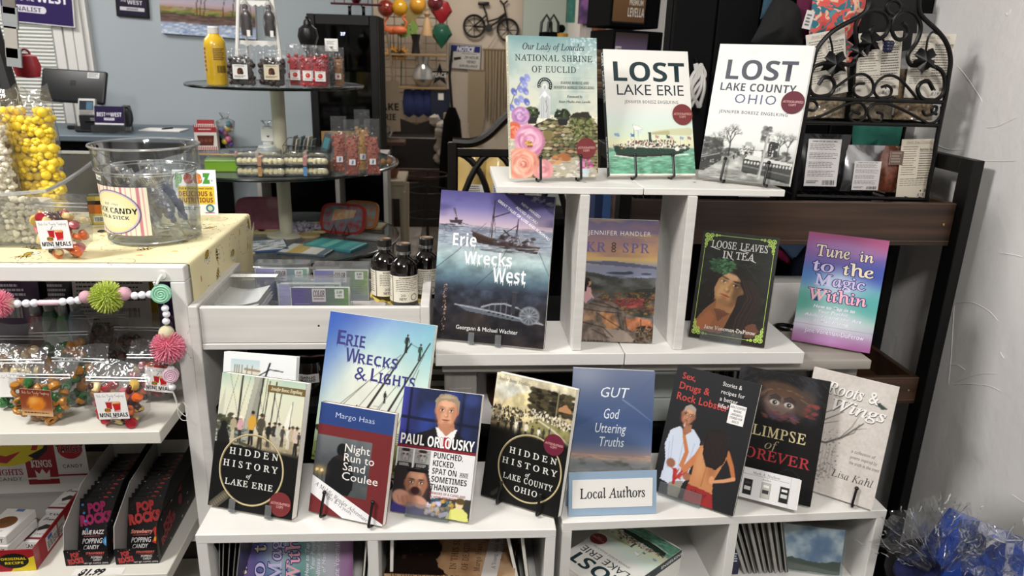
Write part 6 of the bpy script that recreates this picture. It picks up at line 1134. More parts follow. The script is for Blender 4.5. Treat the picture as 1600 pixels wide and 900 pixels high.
for k in range(12):MB().grid(lambda u,v:((u-.5)*w*.8+.004*math.sin(k),.01+v*.1+.004*k,.012+.003*k+.007*math.sin(math.pi*u+k*.3)),8,1).build('slip',PAPER,t,0)
a=Art(w*.92,.02,'eeecea',cell=.01);a.text('colour swatches',.15,.25,.85,.7,'8a8a8f','si',-.012)if 0 else a.para(.2,.35,.8,.65,1,'a5a5aa');a.build('label_strip',t,PM,bend=lambda V:np.stack([V[:,0],.16+V[:,2],.0608-(V[:,1]+.0008)],1))
pl_=thing('paper_plate','ruffled yellow paper plate under the dark bottles','plate',(aty(628,476,1.40).x,1.405,ZR+.001));r=random.Random(2)
MB().grid(lambda u,v:(v*.062*math.cos(2*math.pi*u),v*.052*math.sin(2*math.pi*u),.022+.004*math.sin(22*math.pi*u)*v**3+.008*v**4),88,8).build('ruffle',mat('plate_yellow','e3c860',.7),pl_,80);MB().lathe([(.0,.0222),(.042,.0222)],30).build('centre',PAPER,pl_,0);MB().lathe([(.035,0),(.03,.022)],30).build('plate_base',PAPER,pl_,0)
AM=mat('syrup_dark','0c0605',.08,coat=.6);CAPM=mat('cap_black','17130f',.35,coat=.3)
def syrup(px,pyb,y,lab,rz):
    t=thing('syrup_bottle',lab,'bottle',(aty(px,pyb,y).x,y,ZR+.0245),rz,'dark syrup bottles on the yellow plate')
    MB().lathe([(0,0),(.025,0),(.0275,.004),(.0275,.068),(.026,.078),(.02,.088),(.0125,.094),(.0115,.102)],32).build('bottle',AM,t);MB().lathe([(.0122,.1),(.0145,.1005),(.0148,.106),(.0122,.107)],24).build('neck_ring',film('bottle_glass','b9b0a8',.2,.05,.1),t)
    MB().lathe([(.0135,.106),(.014,.107),(.014,.119),(.0128,.1205),(0,.1205)],28).build('cap',CAPM,t);MB().lathe([(.0105,.1208),(.0095,.1212),(0,.1212)],24).build('cap_disc',mat('cap_copper','8a6a4a',.3,.8),t)
    a=Art(.078,.052,'dcd6c6',cell=.004,seed=3);a.vr(.0,0,.24,1,'e3dfd2');a.text('Nutrition',.02,.04,.22,.1,'1d1d1d','b');
    for i in range(9):a.vr(.02,.14+i*.085,.22,.148+i*.085,'3a3a3a')
    a.para(.02,.16,.2,.88,9,'5a5550',.35);a.vr(.25,0,.27,1,'14100e');a.text('ELDERBERRY SYRUP',.45,.05,.93,.1,'2a2622','b');a.para(.36,.15,.97,.62,7,'6a645a',.35);a.text('20',.48,.68,.6,.78,'2a2a2a','si');a.text('YETI',.44,.83,.62,.92,'2a2a2a','bi');a.ring(.82,.82,.09,.02,'6a645a',16)
    a.build('label',t,PM,bend=lambda V:np.stack([(.0278-(V[:,1]+.0008))*np.cos(R(-105)+V[:,0]/.0277),(.0278-(V[:,1]+.0008))*np.sin(R(-105)+V[:,0]/.0277),V[:,2]+.01],1))
syrup(632,478,1.372,'dark glass syrup bottle in front of the other two',R(8));syrup(603,471,1.408,'dark glass syrup bottle standing at the left of the three',R(20));syrup(667,470,1.42,'dark glass syrup bottle at the right, touching the shipwreck book',R(-14))
# ================================================================ ROUND TIERED TABLE
ty_=2.9;tcx=aty(440,250,ty_).x;T1,T2,T3=1.362,1.078,.783
rt=thing('tiered_table','round three-tier glass display table with a cream column','table',(tcx,ty_,0))
GL=film('tier_glass','cfd9d4',.1,.04,.1);GE=mat('glass_edge','0d1512',.2,coat=.5)
for z,r_ in((T1,.315),(T2,.44),(T3,.44)):
    MB().lathe([(0,z-.008),(r_,z-.008),(r_,z),(0,z)],64).build('glass_tier',GL,rt,30);MB().tube([(r_*math.cos(k*.0982),r_*math.sin(k*.0982),z-.004)for k in range(64)],.0055,8,True).build('tier_edge',GE,rt)
CR=mat('cream_enamel','cfc9b3',.4)
for z0,z1 in((.03,T3-.009),(T3+.0005,T2-.0085),(T2+.0005,T1-.0085)):MB().lathe([(.025,z0),(.0255,z1)],24).build('column',CR,rt);MB().lathe([(.07,z1-.012),(.026,z1-.03)],24).build('flange',CR,rt)if z0<.7 else None
MB().lathe([(0,0),(.2,0),(.2,.012),(.06,.03),(0,.03)],32).build('foot',CR,rt)
MB().lathe([(.075,T3+.0005),(.075,T3+.008),(.026,T3+.012)],32).build('hub',CR,rt)
PXM=.97/F
def TZ(px,y,z):p=aty(px,200,y);return(p.x,y,z+.0008)
def clearbag(lab,px,y,z,wpx,hpx,fillm,labfn=None,name='snack_bag',fillh=.7,group=None,cat='bag',d=.3,fil2=None,film_m=None,lw=.5,lz=.2,base='eceae6'):
    w,h=wpx*y*PXM,hpx*y*PXM;t=thing(name,lab,cat,TZ(px,y,z),R((px*7)%13-6),group)
    MB().grid(lambda u,v:((u-.5)*w,-w*d*.5*math.sin(math.pi*u)**.6*math.sin(math.pi*min(1,.12+v*.8))-.002,v*h),10,12).grid(lambda u,v:((u-.5)*w,w*d*.5*math.sin(math.pi*u)**.6*math.sin(math.pi*min(1,.12+v*.8))+.002,v*h),10,12).build('bag_film',film_m or BAG,t,80)
    b=MB();r=random.Random(px)
    for i in range(60):
        u,v=r.uniform(-.4,.4),r.random();b.ball((u*w,r.uniform(-.3,.25)*w*d*(1-4*u*u*.8),.008+v*h*fillh),w*.1*r.uniform(.7,1.2),6,5,jit=.25,rnd=r)
    b.rb(-w*.36,w*.36,-w*d*.22,w*d*.22,.004,h*fillh,w*.08,2);o=b.build('contents',fillm,t,50);o['kind']='stuff'
    if labfn:a=Art(w*lw,w*lw*.95,base,cell=.01);labfn(a);a.build('label',t,PM,y=-w*d*.52-.003).location=(0,0,h*lz)
    return t
def choc_lab(a):a.para(.15,.08,.85,.16,1,'5a4a44');a.vc(.5,.42,.2,'4a2a1a',12);a.vc(.42,.55,.14,'6a3c22',10);a.vc(.6,.56,.13,'3a2014',10);a.para(.1,.76,.9,.92,2,'3a2a24')
def red_lab(a):a.para(.15,.08,.85,.16,1,'7a5a54');a.vc(.5,.48,.24,'c23a3a',14);a.vc(.45,.42,.08,'e08a7a',8);a.para(.15,.8,.85,.9,1,'4a3a34')
CHOC=mat('chocolate','2a1a14',.45,var=.3,vs=(90,90,90));RED=mat('red_sweets','b3202c',.3,var=.3,vs=(90,90,90),coat=.3)
# top tier
t=thing('juice_bottle','tall yellow bottle with a white cap at the left of the top glass tier','bottle',TZ(347,2.72,T1),R(-5));YL=mat('yellow_liquid','d0a81e',.3,coat=.5)
MB().lathe([(0,0),(.034,0),(.036,.006),(.036,.13),(.032,.15),(.02,.163),(.017,.17)],28).build('bottle',YL,t);MB().lathe([(.0185,.168),(.0185,.188),(.017,.19),(0,.19)],24).build('cap',W,t)
a=Art(.09,.1,'cba65a',cell=.02);a.para(.5,.1,.95,.5,7,'5a3f20');a.bars(.6,.66,.95,.9,'2a2012');a.text('MUSTARD',.06,.08,.62,.2,'7a2a1a','b',rot=90)if 0 else a.para(.05,.08,.2,.9,6,'8a3a24');a.build('label',t,PM,bend=lambda V:np.stack([(.0365-(V[:,1]+.0008))*np.cos(R(-80)+V[:,0]/.036),(.0365-(V[:,1]+.0008))*np.sin(R(-80)+V[:,0]/.036),V[:,2]+.03],1))
clearbag('clear bag of chocolate clusters beside the yellow bottle, top glass tier',385,2.66,T1,44,54,CHOC,choc_lab);clearbag('clear bag of round chocolates right of the chocolate clusters, top glass tier',433,2.66,T1,46,54,CHOC,choc_lab,base='d9cdb4')
for i,px in enumerate((468,487,505)):clearbag('clear bag of red sweets, %s of the three on the top glass tier'%('left','middle','right')[i],px,2.72-.03*i,T1,28,62,RED,red_lab,group='bags of red sweets',lz=.16,lw=.55)
clearbag('clear bag with a dark tall item at the right end of the top glass tier',519,2.74,T1,17,56,mat('dark_sweets','2a2422',.4),None);clearbag('clear bag of tan biscuits at the right end of the top glass tier',533,2.75,T1,18,58,mat('tan_sweets','a8784a',.5),red_lab)
t=thing('ladder_display','small white ladder display with hanging bagged figures, behind the top tier bags','rack',TZ(415,2.98,T1),0);wl_=.083
for s in(-1,1):MB().tube([(s*.088,-.03,0),(s*.05,0,.42)],.007,8).build('leg',W,t);MB().tube([(s*.06,.05,0),(s*.045,.01,.42)],.005,8).build('rear_leg',W,t)
for z in(.15,.29):k=.085-.045*z/.42;MB().prism([(-k,z),(k,z),(k,z-.014)]+[(k-(2*k)*(i+1)/10,z-.014-.007*(i%2))for i in range(9)]+[(-k,z-.014)],-.016,-.008).build('scalloped_rung',W,t,0)
for s,lab in((-1,'bagged dark chocolate figure hanging on the left of the white ladder'),(1,'bagged dark chocolate figure hanging on the right of the white ladder')):
    q=thing('chocolate_figure',lab,'candy',(TZ(415,2.955,T1)[0]+s*.042,2.955,T1+.165));b=MB().lathe([(0,0),(.018,.004),(.02,.03),(.016,.05),(.02,.07),(.014,.085),(.008,.092),(.011,.1),(.008,.11),(0,.113)],12,sy=.6);b.build('figure',CHOC,q);MB().lathe([(.02,-.004),(.024,.05),(.02,.1),(.004,.128),(.012,.145)],12,sy=.7).build('bag_film',BAG,q,80);MB().bb(.004,.016,-.018,-.0172,.0,.022).build('tag',PAPER,q,0);MB().tube([(0,0,.128),(0,.002,.134)],.004,8).build('tie',W,q)
t=thing('black_urn','black lidded urn behind the red sweets on the top glass tier','urn',TZ(489,3.06,T1));MB().lathe([(0,0),(.022,0),(.012,.02),(.012,.11),(.03,.14),(.04,.17),(.034,.2),(.014,.215)],24).build('urn',BKW,t);MB().lathe([(.016,.215),(.014,.228),(.006,.236),(.007,.243),(0,.246)],16).build('lid',BKW,t)
# second tier
def striped(a):
    for i in range(12):a.vr(i/12,0,i/12+.042,.22,'b03038');a.vr(i/12,.86,i/12+.042,1,'b03038')
    a.vr(.0,.1,1,.3,'a83038');a.para(.2,.16,.8,.24,1,'e6d9d4');a.vp([(.12,.42),(.88,.42),(.82,.82),(.18,.82)],'5a2a20');[a.vc(.3+.2*k,.62,.09,'7a4030',8)for k in range(3)]
t=thing('gift_carton','red and white striped gable carton at the left of the second tier','box',TZ(320,2.74,T2+.055),R(8));a=Art(.075,.09,'e6dcd6',cell=.02);striped(a);MB().prism([(-.0375,0),(.0375,0),(.0375,.07),(.028,.09),(-.028,.09),(-.0375,.07)],0,.05).build('carton',mat('carton_white','e0d6d0',.6),t,0);a.build('carton_print',t,PM,y=-.0006);MB().bb(-.028,.028,.02,.03,.09,.104).build('gable',mat('carton_red','a83038',.6),t,0)
t=thing('clear_bin','clear bin of bright wrapped sweets at the left of the second tier','bin',TZ(337,2.66,T2));MB().rb(-.065,.065,0,.09,0,.054,.003,1).build('bin_wall',film('case_plastic'),t,0);MB().bb(-.066,.066,-.002,.0,.049,.054).build('rim',mat('rim_tan','b9986a',.5),t,0)
r=random.Random(3)
for i in range(10):MB().ball((r.uniform(-.05,.05),r.uniform(.02,.07),.012+.018*(i%2)),.014,10,7,jit=.2,rnd=r).build('sweet',mat('wrap_%d'%(i%5),('6a4a9a','c9b03a','c96a8f','4a8a9a','8a3a5a')[i%5],.35,coat=.3),t)
t=thing('treat_cone','clear cone bag of purple and yellow sweets above the striped carton','bag',TZ(353,2.8,T2+.052));MB().lathe([(.004,0),(.03,.075),(.033,.1),(.01,.112),(.02,.13)],16).build('bag_film',BAG,t,80)
for i in range(9):MB().ball((r.uniform(-.014,.014),r.uniform(-.014,.01),.02+i*.009),.0115,10,6).build('sweet',mat('wrap_%d'%(i%5)),t)
t=thing('flower_pot','small white pail with pastel sweets at the second tier','pot',TZ(372,2.7,T2));MB().lathe([(0,0),(.018,0),(.024,.045),(.025,.047)],18).build('pail',W,t);[MB().ball((.01*math.cos(i*1.6),.01*math.sin(i*1.6),.048),.011,8,6).build('sweet',mat('wrap_%d'%(i%5)),t)for i in range(4)]
t=thing('lidded_jar','white lidded jar with a letter print behind the cookie trays','jar',TZ(415,2.84,T2));MB().lathe([(0,0),(.03,0),(.036,.01),(.036,.05),(.03,.062),(0,.066)],24).build('jar',mat('jar_white','d6dadb',.3,coat=.4),t);a=Art(.03,.02,'d6dadb',cell=.02);a.text('YUM',.1,.2,.9,.85,'3a3a3c','b');a.build('lettering',t,PM,grid=False,bend=lambda V:np.stack([V[:,0],-.0365+(V[:,1])*.5-20*V[:,0]**2*-1.0,V[:,2]+.02],1))
t=thing('gift_bag','white card bag with a small heart, left of the cream column','bag',TZ(417,2.92,T2+.068));MB().rb(-.024,.024,0,.015,0,.052,.002,1).build('bag',PAPER,t,0);a=Art(.012,.01,'ffffff',cell=.02);a.vp([(.5,1),(0,.35),(.25,.05),(.5,.3),(.75,.05),(1,.35)],'3a3a3c');a.build('heart_print',t,PM,y=-.0006,grid=False).location=(.002,0,.014);MB().lathe([(.02,.052),(.006,.062),(.022,.078)],12).build('tissue',BAG,t,80);t2=thing('jar_stand','white stand carrying the heart bag beside the column','stand',TZ(417,2.92,T2));MB().lathe([(.022,0),(.018,.066),(0,.0665)],16).build('stand',W,t2)
t=thing('wire_basket','black wire basket of grey and cream greeting cards on the second tier','basket',TZ(470,2.78,T2),R(-6));WR=BKW
for z in(.0,.022,.045,.075):MB().tube([(-.06,-.03,z),(.06,-.03,z),(.06,.04,z+.02),(-.06,.04,z+.02)],.0014,6,True).build('wire',WR,t)
for i in range(7):MB().tube([(-.06+i*.02,-.03,0),(-.06+i*.02,-.032,.075)],.0011,6).build('wire',WR,t)
for i in range(6):MB().rb(-.002,.002,-.02,.03,.0,.105-.01*(i%2),.0008,1).build('card',mat('card_c%d'%(i%3),('8a8a88','c9c2b3','6f7f80')[i%3],.6),t,0,loc=(-.045+i*.014,0,.004),rot=(0,R(12),0))
t=thing('grey_case','grey card case leaning right of the wire basket','case',TZ(497,2.76,T2),R(-10));t.rotation_euler=(0,R(18),R(-10));MB().rb(-.016,.016,0,.04,0,.125,.002,1).build('case',mat('case_grey','55585a',.5),t,0);MB().rb(-.01,.01,-.001,.0,.07,.11,.0005,1).build('window',mat('case_teal','4a8a94',.4),t,0);[MB().bb(-.011+.012*i,-.001+.012*i,-.001,0,.01+.014*j,.021+.014*j).build('window',mat('case_pale','8a8c8a',.5),t,0)for i in range(2)for j in range(2)]
t=thing('kraft_pouch','gold kraft pouch with a pale label, behind the popcorn bags','bag',TZ(523,2.84,T2),R(3));MB().grid(lambda u,v:((u-.5)*.1,-.018*math.sin(math.pi*u)*math.sin(math.pi*min(1,.2+v*.8)),v*.12),8,8).grid(lambda u,v:((u-.5)*.1,.015*math.sin(math.pi*u),v*.12),8,8).build('pouch',mat('kraft_gold','a07c42',.45,coat=.2),t);a=Art(.055,.065,'b9b4ae',cell=.02);a.para(.1,.1,.9,.9,8,'7a746c');a.build('label',t,PM,y=-.0185,grid=True).location=(.01,0,.012)
t=thing('kraft_pouch','second gold kraft pouch partly behind the popcorn bags','bag',TZ(548,2.9,T2),R(-3));MB().grid(lambda u,v:((u-.5)*.09,-.018*math.sin(math.pi*u),v*.115),8,8).grid(lambda u,v:((u-.5)*.09,.015*math.sin(math.pi*u),v*.115),8,8).build('pouch',mat('kraft_gold'),t);MB().bb(-.03,.03,-.02,-.0195,.02,.07).build('label',PAPER,t,0)
t=thing('amber_jar','clear jar of tan sweets beside the cookie trays','jar',TZ(513,2.66,T2));MB().lathe([(0,0),(.018,0),(.02,.05),(.018,.062)],18).build('jar',film('case_plastic'),t);MB().lathe([(0,.002),(.016,.002),(.0175,.035),(0,.036)],16).build('contents',mat('tan_sweets'),t)
COOK=mat('cookie_cream','e8ddb4',.6,var=.15,vs=(120,120,120),bump=.5,bs=300)
def cookies(px,y,z,wpx,lab,n,tape,style,inner_c='1a2224'):
    w=wpx*y*PXM;t=thing('cookie_tray',lab,'tray',TZ(px,y,z),R(2));d=.1;h=.032
    MB().rb(-w/2,w/2,0,d,0,h,.006,2).build('clear_tray',film('tray_clear','f6f8f8',.05,.05,.03),t,30);MB().rb(-w/2+.004,w/2-.004,.004,d-.004,.0015,.009,.002,1).build('tray_liner',mat('liner_'+inner_c,inner_c,.3,coat=.3),t,0)
    for i in range(n):
        x=-w/2+.012+(w-.024)*i/(n-1)
        if style:MB().tube([(.0095*math.cos(q*.63),0,.0095*math.sin(q*.63))for q in range(10)],.0045,8,True).build('cookie',COOK,t,loc=(x,.02,.019),rot=(R(70),0,.2))
        else:MB().ball((0,0,0),.0115,9,6,jit=.3,rnd=random.Random(i)).build('cookie',COOK,t,loc=(x,.018,.016))
    MB().bb(-.006,.006,-.001,.05,h,h+.0008).bb(-.006,.006,-.0012,-.0004,.004,h).build('tape',mat('tape_'+tape,tape,.5),t,0)
cookies(401,2.50,T2,74,'clear tray of cream cookies, bottom of the front left stack',9,'b5895a',0);cookies(401,2.505,T2+.0335,74,'clear tray of cream cookies, top of the front left stack',9,'b98a70',0)
cookies(473,2.52,T2,70,'clear tray of cream cookies, bottom of the front right stack',9,'5a8ab9',0);cookies(473,2.525,T2+.0335,70,'clear tray of cream cookies, top of the front right stack',9,'b98080',0)
cookies(440,2.64,T2,90,'clear tray of ring cookies, middle of the second tier',9,'4a7ab9',1);cookies(398,2.645,T2+.034,62,'clear tray of ring cookies, rear left of the second tier',7,'c9b9b0',1,'8a6a84');cookies(474,2.65,T2+.0345,62,'clear tray of ring cookies, rear right of the second tier',7,'b9a99a',1,'8a6a84')
cookies(440,2.755,T2,60,'dark lined clear tray behind the ring cookies',6,'c9b9b0',1)
def pinklab(a):a.vr(.1,.0,.9,1,'dcd9da');a.vp([(.5,.1),(.75,.3),(.6,.9),(.35,.8)],'6a7a9a')
for i,(px,y,lab)in enumerate(((529,2.62,'left'),(549,2.56,'second'),(566,2.66,'third'),(581,2.58,'right'))):clearbag('tall clear bag of %s popcorn, %s of the four on the second tier'%(('red','red','golden','red and golden')[i],lab),px,y,T2,24,88 if i!=2 else 96,mat('pop_red' if i!=2 else 'pop_gold','8a2a26' if i!=2 else 'a8783c',.5,c2='c07a60' if i!=2 else 'd0a85a',vs=(120,120,120)),pinklab,group='tall popcorn bags on the second tier',fillh=.68,lw=.4,lz=.2,film_m=BAG)
t=thing('green_box','lime green clear-topped box at the left rim of the second tier','box',TZ(343,2.60,T2),R(6));MB().rb(-.06,.06,0,.1,0,.04,.003,1).build('tray',mat('lime_box','7aa82c',.35,coat=.3),t,0);MB().rb(-.061,.061,-.001,.101,.03,.044,.003,1).build('lid',film('case_plastic'),t,0)
t=thing('paper_roll','rolled pastel paper bundle left of the cookie trays','roll',TZ(345,2.74,T2));[MB().tube([(-.05,.0+.012*i,.006),(.06,.02+.012*i,.014)],.006,8).build('roll',mat('roll_%d'%(i%3),('c9a0a8','d9cf9a','b0c0b0')[i%3],.6),t)for i in range(4)]
t=thing('dish','small clear dish of sweets at the right rim of the second tier','dish',TZ(600,2.82,T2));MB().lathe([(0,0),(.03,.001),(.038,.012)],20).build('dish',film('case_plastic'),t);[MB().ball((.015*math.cos(i*2.1),.015*math.sin(i*2.1),.012),.011,8,6).build('sweet',mat('tan_sweets'),t)for i in range(4)]
# third tier
def board(lab,px,y,w,h,c,c2,lean,rz,name='cutting_board'):
    t=thing(name,lab,'board',TZ(px,y,T3+.006),R(rz),None,R(lean));n=40
    po=[(w/2*abs(math.cos(k*2*math.pi/n))**.45*math.copysign(1,math.cos(k*2*math.pi/n)),h/2+h/2*abs(math.sin(k*2*math.pi/n))**.45*math.copysign(1,math.sin(k*2*math.pi/n)))for k in range(n)]
    MB().prism(po,0,.012).build('board',mat('board_'+c,c,.35,coat=.4),t);MB().prism([(x*.86,h/2+(z-h/2)*.84)for x,z in po],-.0012,0).build('glazed_face',mat('face_'+c2,c2,.3,c2=c,vs=(40,40,40),coat=.4),t);return t
board('pink speckled board leaning at the left of the third tier',397,2.95,.20,.135,'7a2f4a','8f4560',14,4)
t=board('red and blue marbled board on a small black easel, right of the third tier',525,2.9,.19,.125,'9a2a24','5f8a9a',25,-14);MB().prism([(x*.7-.01,z)for x,z in((-.05,.05),(.08,.07),(.09,.1),(-.04,.1))],-.0022,-.0013).build('glazed_patch',mat('glaze_orange','c9763a',.3,c2='a8b0a0',vs=(50,50,50)),t);[MB().tube([(x-.012,-.004,0),(x,-.006,.035),(x+.012,-.004,0)],.002,6).build('easel_prong',BKW,t)for x in(-.03,.025)]
board('orange and teal glazed board behind the red marbled board',556,3.0,.15,.115,'b06a3a','7a9aa0',18,-16)
t=thing('crochet_mat','crumpled white and lilac crochet bundle behind the column, third tier','mat',TZ(470,2.95,T3));r=random.Random(8);b=MB()
for i in range(60):b.ball((r.uniform(-.055,.055),r.uniform(-.03,.03),.006+.028*r.random()),.011,6,4,jit=.4,rnd=r)
o=b.build('loops',mat('crochet','b9b3c0',.9,c2='6a6478',vs=(90,90,90)),t);o['kind']='stuff'
def flat(lab,px,py,w,d,rz,m,edge,name='pot_holder',cat='pot holder',z=T3,art=None,th=.008):
    p=atz(px,py,z);t=thing(name,lab,cat,(p.x,p.y,z+.0008),R(rz));MB().rb(-w/2,w/2,-d/2,d/2,0,th,.003,2).build('fabric',m,t);ring=[(-w/2,-d/2,th*.6),(w/2,-d/2,th*.6),(w/2,d/2,th*.6),(-w/2,d/2,th*.6)];MB().tube(ring,.0045,8,True).build('binding',edge,t)
    if art:a=Art(w*.97,d*.97,'ffffff',cell=.004);art(a);a.build('fabric_print',t,PM,bend=lambda V:np.stack([V[:,0],V[:,2]-d*.485,th+.0004-(V[:,1]+.0008)],1))
    return t
def fish(a):
    a.a[:]=C('d9dadb');r=random.Random(4)
    for i in range(22):u,v=r.random(),r.random();a.ell(u,v,.1,.03,('22384a','4a6a80','2a4a5c','8aa0ac')[i%4],.95,.2,-20);a.poly([(u+.09,v),(u+.14,v-.03),(u+.14,v+.03)],'22384a',.9)
def bands(cs):
    def f(a):
        n=len(cs)
        for i,c in enumerate(cs):a.mix(((a.U>=i/n)&(a.U<(i+1)/n)).astype(float),c)
    return f
flat('blue edged pot holder printed with dark fish, front left of the third tier',410,387,.17,.15,18,mat('cloth_white','d6d7d8',.9),mat('edge_blue','2f4a78',.8),art=fish)
flat('tan and white striped pot holder with a grey edge, front of the third tier',482,393,.18,.13,-14,mat('cloth_tan','c9b98a',.9),mat('edge_slate','3c4a58',.8),art=bands(['c9cbc6','c4a860','c9b070','e0ded6','d9d6cc','6a7884']))
flat('teal folded cloth at the front right of the third tier',525,386,.2,.12,-24,mat('cloth_teal','4a9a9c',.85),mat('edge_teal','2f6a74',.8),'folded_cloth','cloth',T3,bands(['5fb0a8','4a9a9c','74bfb0','3f8a92','58a8a4','4a9498']),.012)
flat('cream patterned tray mat with a tan edge, right of the third tier',563,354,.2,.1,-8,mat('cloth_cream','c9c4b0',.9,c2='a8a690',vs=(60,60,60)),mat('edge_tan','a08a58',.8),'tray_mat','mat')
flat('grey fringed cloth behind the teal cloth, third tier',575,372,.14,.08,-20,mat('cloth_grey','9a9a98',.9,var=.3,vs=(80,80,80)),mat('edge_grey','6a6a6c',.8),'folded_cloth','cloth')
WDs=mat('spoon_wood','c9b280',.6,var=.15,vs=(10,60,60))
for px,py,rz,L,lab in((528,343,-4,.11,'pale wooden spoon lying below the red board'),(500,352,12,.12,'pale wooden spatula lying left of the tray mat'),(487,366,-18,.1,'short wooden spreader lying behind the teal cloth')):
    p=atz(px,py,T3);t=thing('wooden_spoon',lab,'spoon',(p.x,p.y,T3+.012),R(rz));MB().tube([(-L/2,0,0),(L*.2,0,0)],.004,8).build('handle',WDs,t);MB().ball((L*.36,0,0),.02,14,8,sc3=(1.3,.8,.3)).build('bowl',WDs,t)
for px,py,r_,lab in((403,367,.022,'small round wooden coaster stack at the left, third tier'),(418,365,.045,'round pale wooden board behind the fish pot holder'),(482,372,.04,'round pale wooden board right of the column')):
    p=atz(px,py,T3);t=thing('wooden_round',lab,'board',(p.x,p.y+.03,T3+.0006));MB().lathe([(0,0),(r_,0),(r_,.01),(0,.01)],28).build('disc',WDs,t);MB().tube([(r_*.97*math.cos(k*.224),r_*.97*math.sin(k*.224),.01)for k in range(28)],.0012,5,True).build('bark_edge',mat('bark','7a6040',.8),t)
t=thing('horn','curved horn ornament at the left rim of the third tier','ornament',TZ(376,2.62,T3));MB().tube(smooth([(-.01,0,0),(0,0,.04),(.012,0,.08),(.018,0,.115)],5),[.013-.0008*i for i in range(16)],10).build('horn',mat('horn','a59a80',.4),t);MB().lathe([(.016,0),(.014,.006),(0,.006)],14).build('foot',WDs,t)
# ================================================================ FAR LEFT: COUNTER AND BLUE WALL
CT=1.055
ct=thing('sales_counter','black sales counter with a grey blue top along the blue wall','counter',(0,0,0))
cx1=aty(312,205,3.8).x
MB().rb(-4.6,cx1,3.78,4.36,CT-.03,CT,.004,1).build('counter_top',mat('counter_grey','5f6b74',.5),ct);MB().bb(-4.6,cx1-.02,3.82,4.34,0,CT-.0305).build('cabinet',BM,ct,0)
for i in range(5):MB().bb(-4.2+i*.55,-3.68+i*.55,3.812,3.8195,.1,.98).build('panel',blk,ct,0)
def bx(name,lab,cat,px,y,z,w,d,h,m,rz=0,lean=0,part='body',r=.004):
    t=thing(name,lab,cat,(aty(px,150,y).x,y,z),R(rz),None,R(lean));MB().rb(-w/2,w/2,0,d,0,h,r,2).build(part,m,t);return t
DG=mat('device_dark','1a1b1d',.4);
t=thing('till_screen','black back of a tilted till screen on the counter','screen',(aty(118,150,4.02).x,4.02,CT+.001),R(-6));MB().rb(-.07,.07,0,.14,0,.02,.004,2).build('foot',DG,t);MB().tube([(0,.08,.02),(0,.05,.2)],.022,10).build('neck',DG,t)
sc_=MB().rb(-.165,.165,-.012,.012,-.085,.085,.012,3).build('screen_back',DG,t,loc=(0,.0,.215),rot=(R(-20),R(2),0));a=Art(.06,.028,'d2d2d2',cell=.02);a.para(.06,.1,.94,.9,4,'2a2a2a',seed=7);a.build('notice_print',sc_,PM,y=-.0126,grid=True).location=(.1,0,.045);a=Art(.03,.03,'000000',cell=.05);[a.vr(u0,v0,u1,v1,'050505')for u0,v0,u1,v1 in((.1,.1,.9,.22),(.1,.78,.9,.9),(.1,.1,.22,.9),(.78,.1,.9,.9),(.38,.38,.62,.62))];a.build('square_emblem',sc_,PG,y=-.0128,grid=False)
t=bx('card_reader','pale grey card reader tilted in front of the till screen','card reader',127,3.92,CT+.03,.085,.03,.14,mat('reader_grey','b5b3b0',.4),-4,18);a=Art(.07,.11,'8f8d8c',cell=.02);a.vr(0,0,1,.42,'1c2430');a.vr(.5,.05,.95,.4,'4a6a80');a.para(.05,.5,.95,.95,7,'6a6866');a.build('screen_print',t,PG,y=-.0006).location=(0,0,.018)
MB().rb(-.05,.05,-.01,.08,-.029,-.001,.004,1).build('stand',DG,t)
t=bx('receipt_printer','black receipt printer under the card reader','printer',140,3.9,CT+.001,.16,.18,.085,DG,-4);t.location.x+=.01;MB().bb(-.05,.05,-.002,0,.05,.056).build('paper_slot',BM,t,0);a=Art(.05,.03,'1a1b1d',cell=.05);a.para(.05,.1,.95,.9,3,'a9a9a9',seed=4);a.build('key_labels',t,PG,y=-.0008,grid=False).location=(.0,0,.045)
t=thing('counter_sign','small purple award sign in a clear stand on the counter','sign',(aty(165,150,3.86).x,3.86,CT+.04),R(-2),None,R(10));MB().rb(-.075,.075,0,.004,0,.1,.001,1).build('holder',CLR,t,0);MB().rb(-.08,.08,-.02,.06,-.0392,.0,.002,1).build('holder_base',CLR,t,0);a=Art(.14,.085,'241a40',cell=.02);a.text('BEST',.08,.35,.38,.58,'e0dde6','B');a.text('OF THE',.4,.38,.52,.5,'e0dde6','b');a.text('WEST',.54,.35,.93,.58,'e0dde6','B');a.vr(.32,.66,.68,.8,'cfcbd6');a.para(.36,.7,.64,.76,1,'3a3a4a');a.vr(0,.96,1,1.05,'d9d6dc');a.build('sign_print',t,PG,y=-.001).location=(0,0,.01)
t=bx('headset','black cord handset hanging beside the counter sign','handset',192,3.95,CT+.001,.03,.05,.13,DG,5);MB().tube(smooth([(0,-.01,.13),(.03,-.02,.12),(.035,-.02,.06),(.01,-.02,.02)],5),.006,8).build('cord',DG,t)
t=bx('paper_pad','white paper sheets with a pen lying on the counter','paper',242,4.0,CT+.001,.21,.13,.006,PAPER,-3,0,'sheets',.001);MB().tube([(-.0,.04,.01),(.03,.1,.01)],.004,8).build('pen',BKW,t)
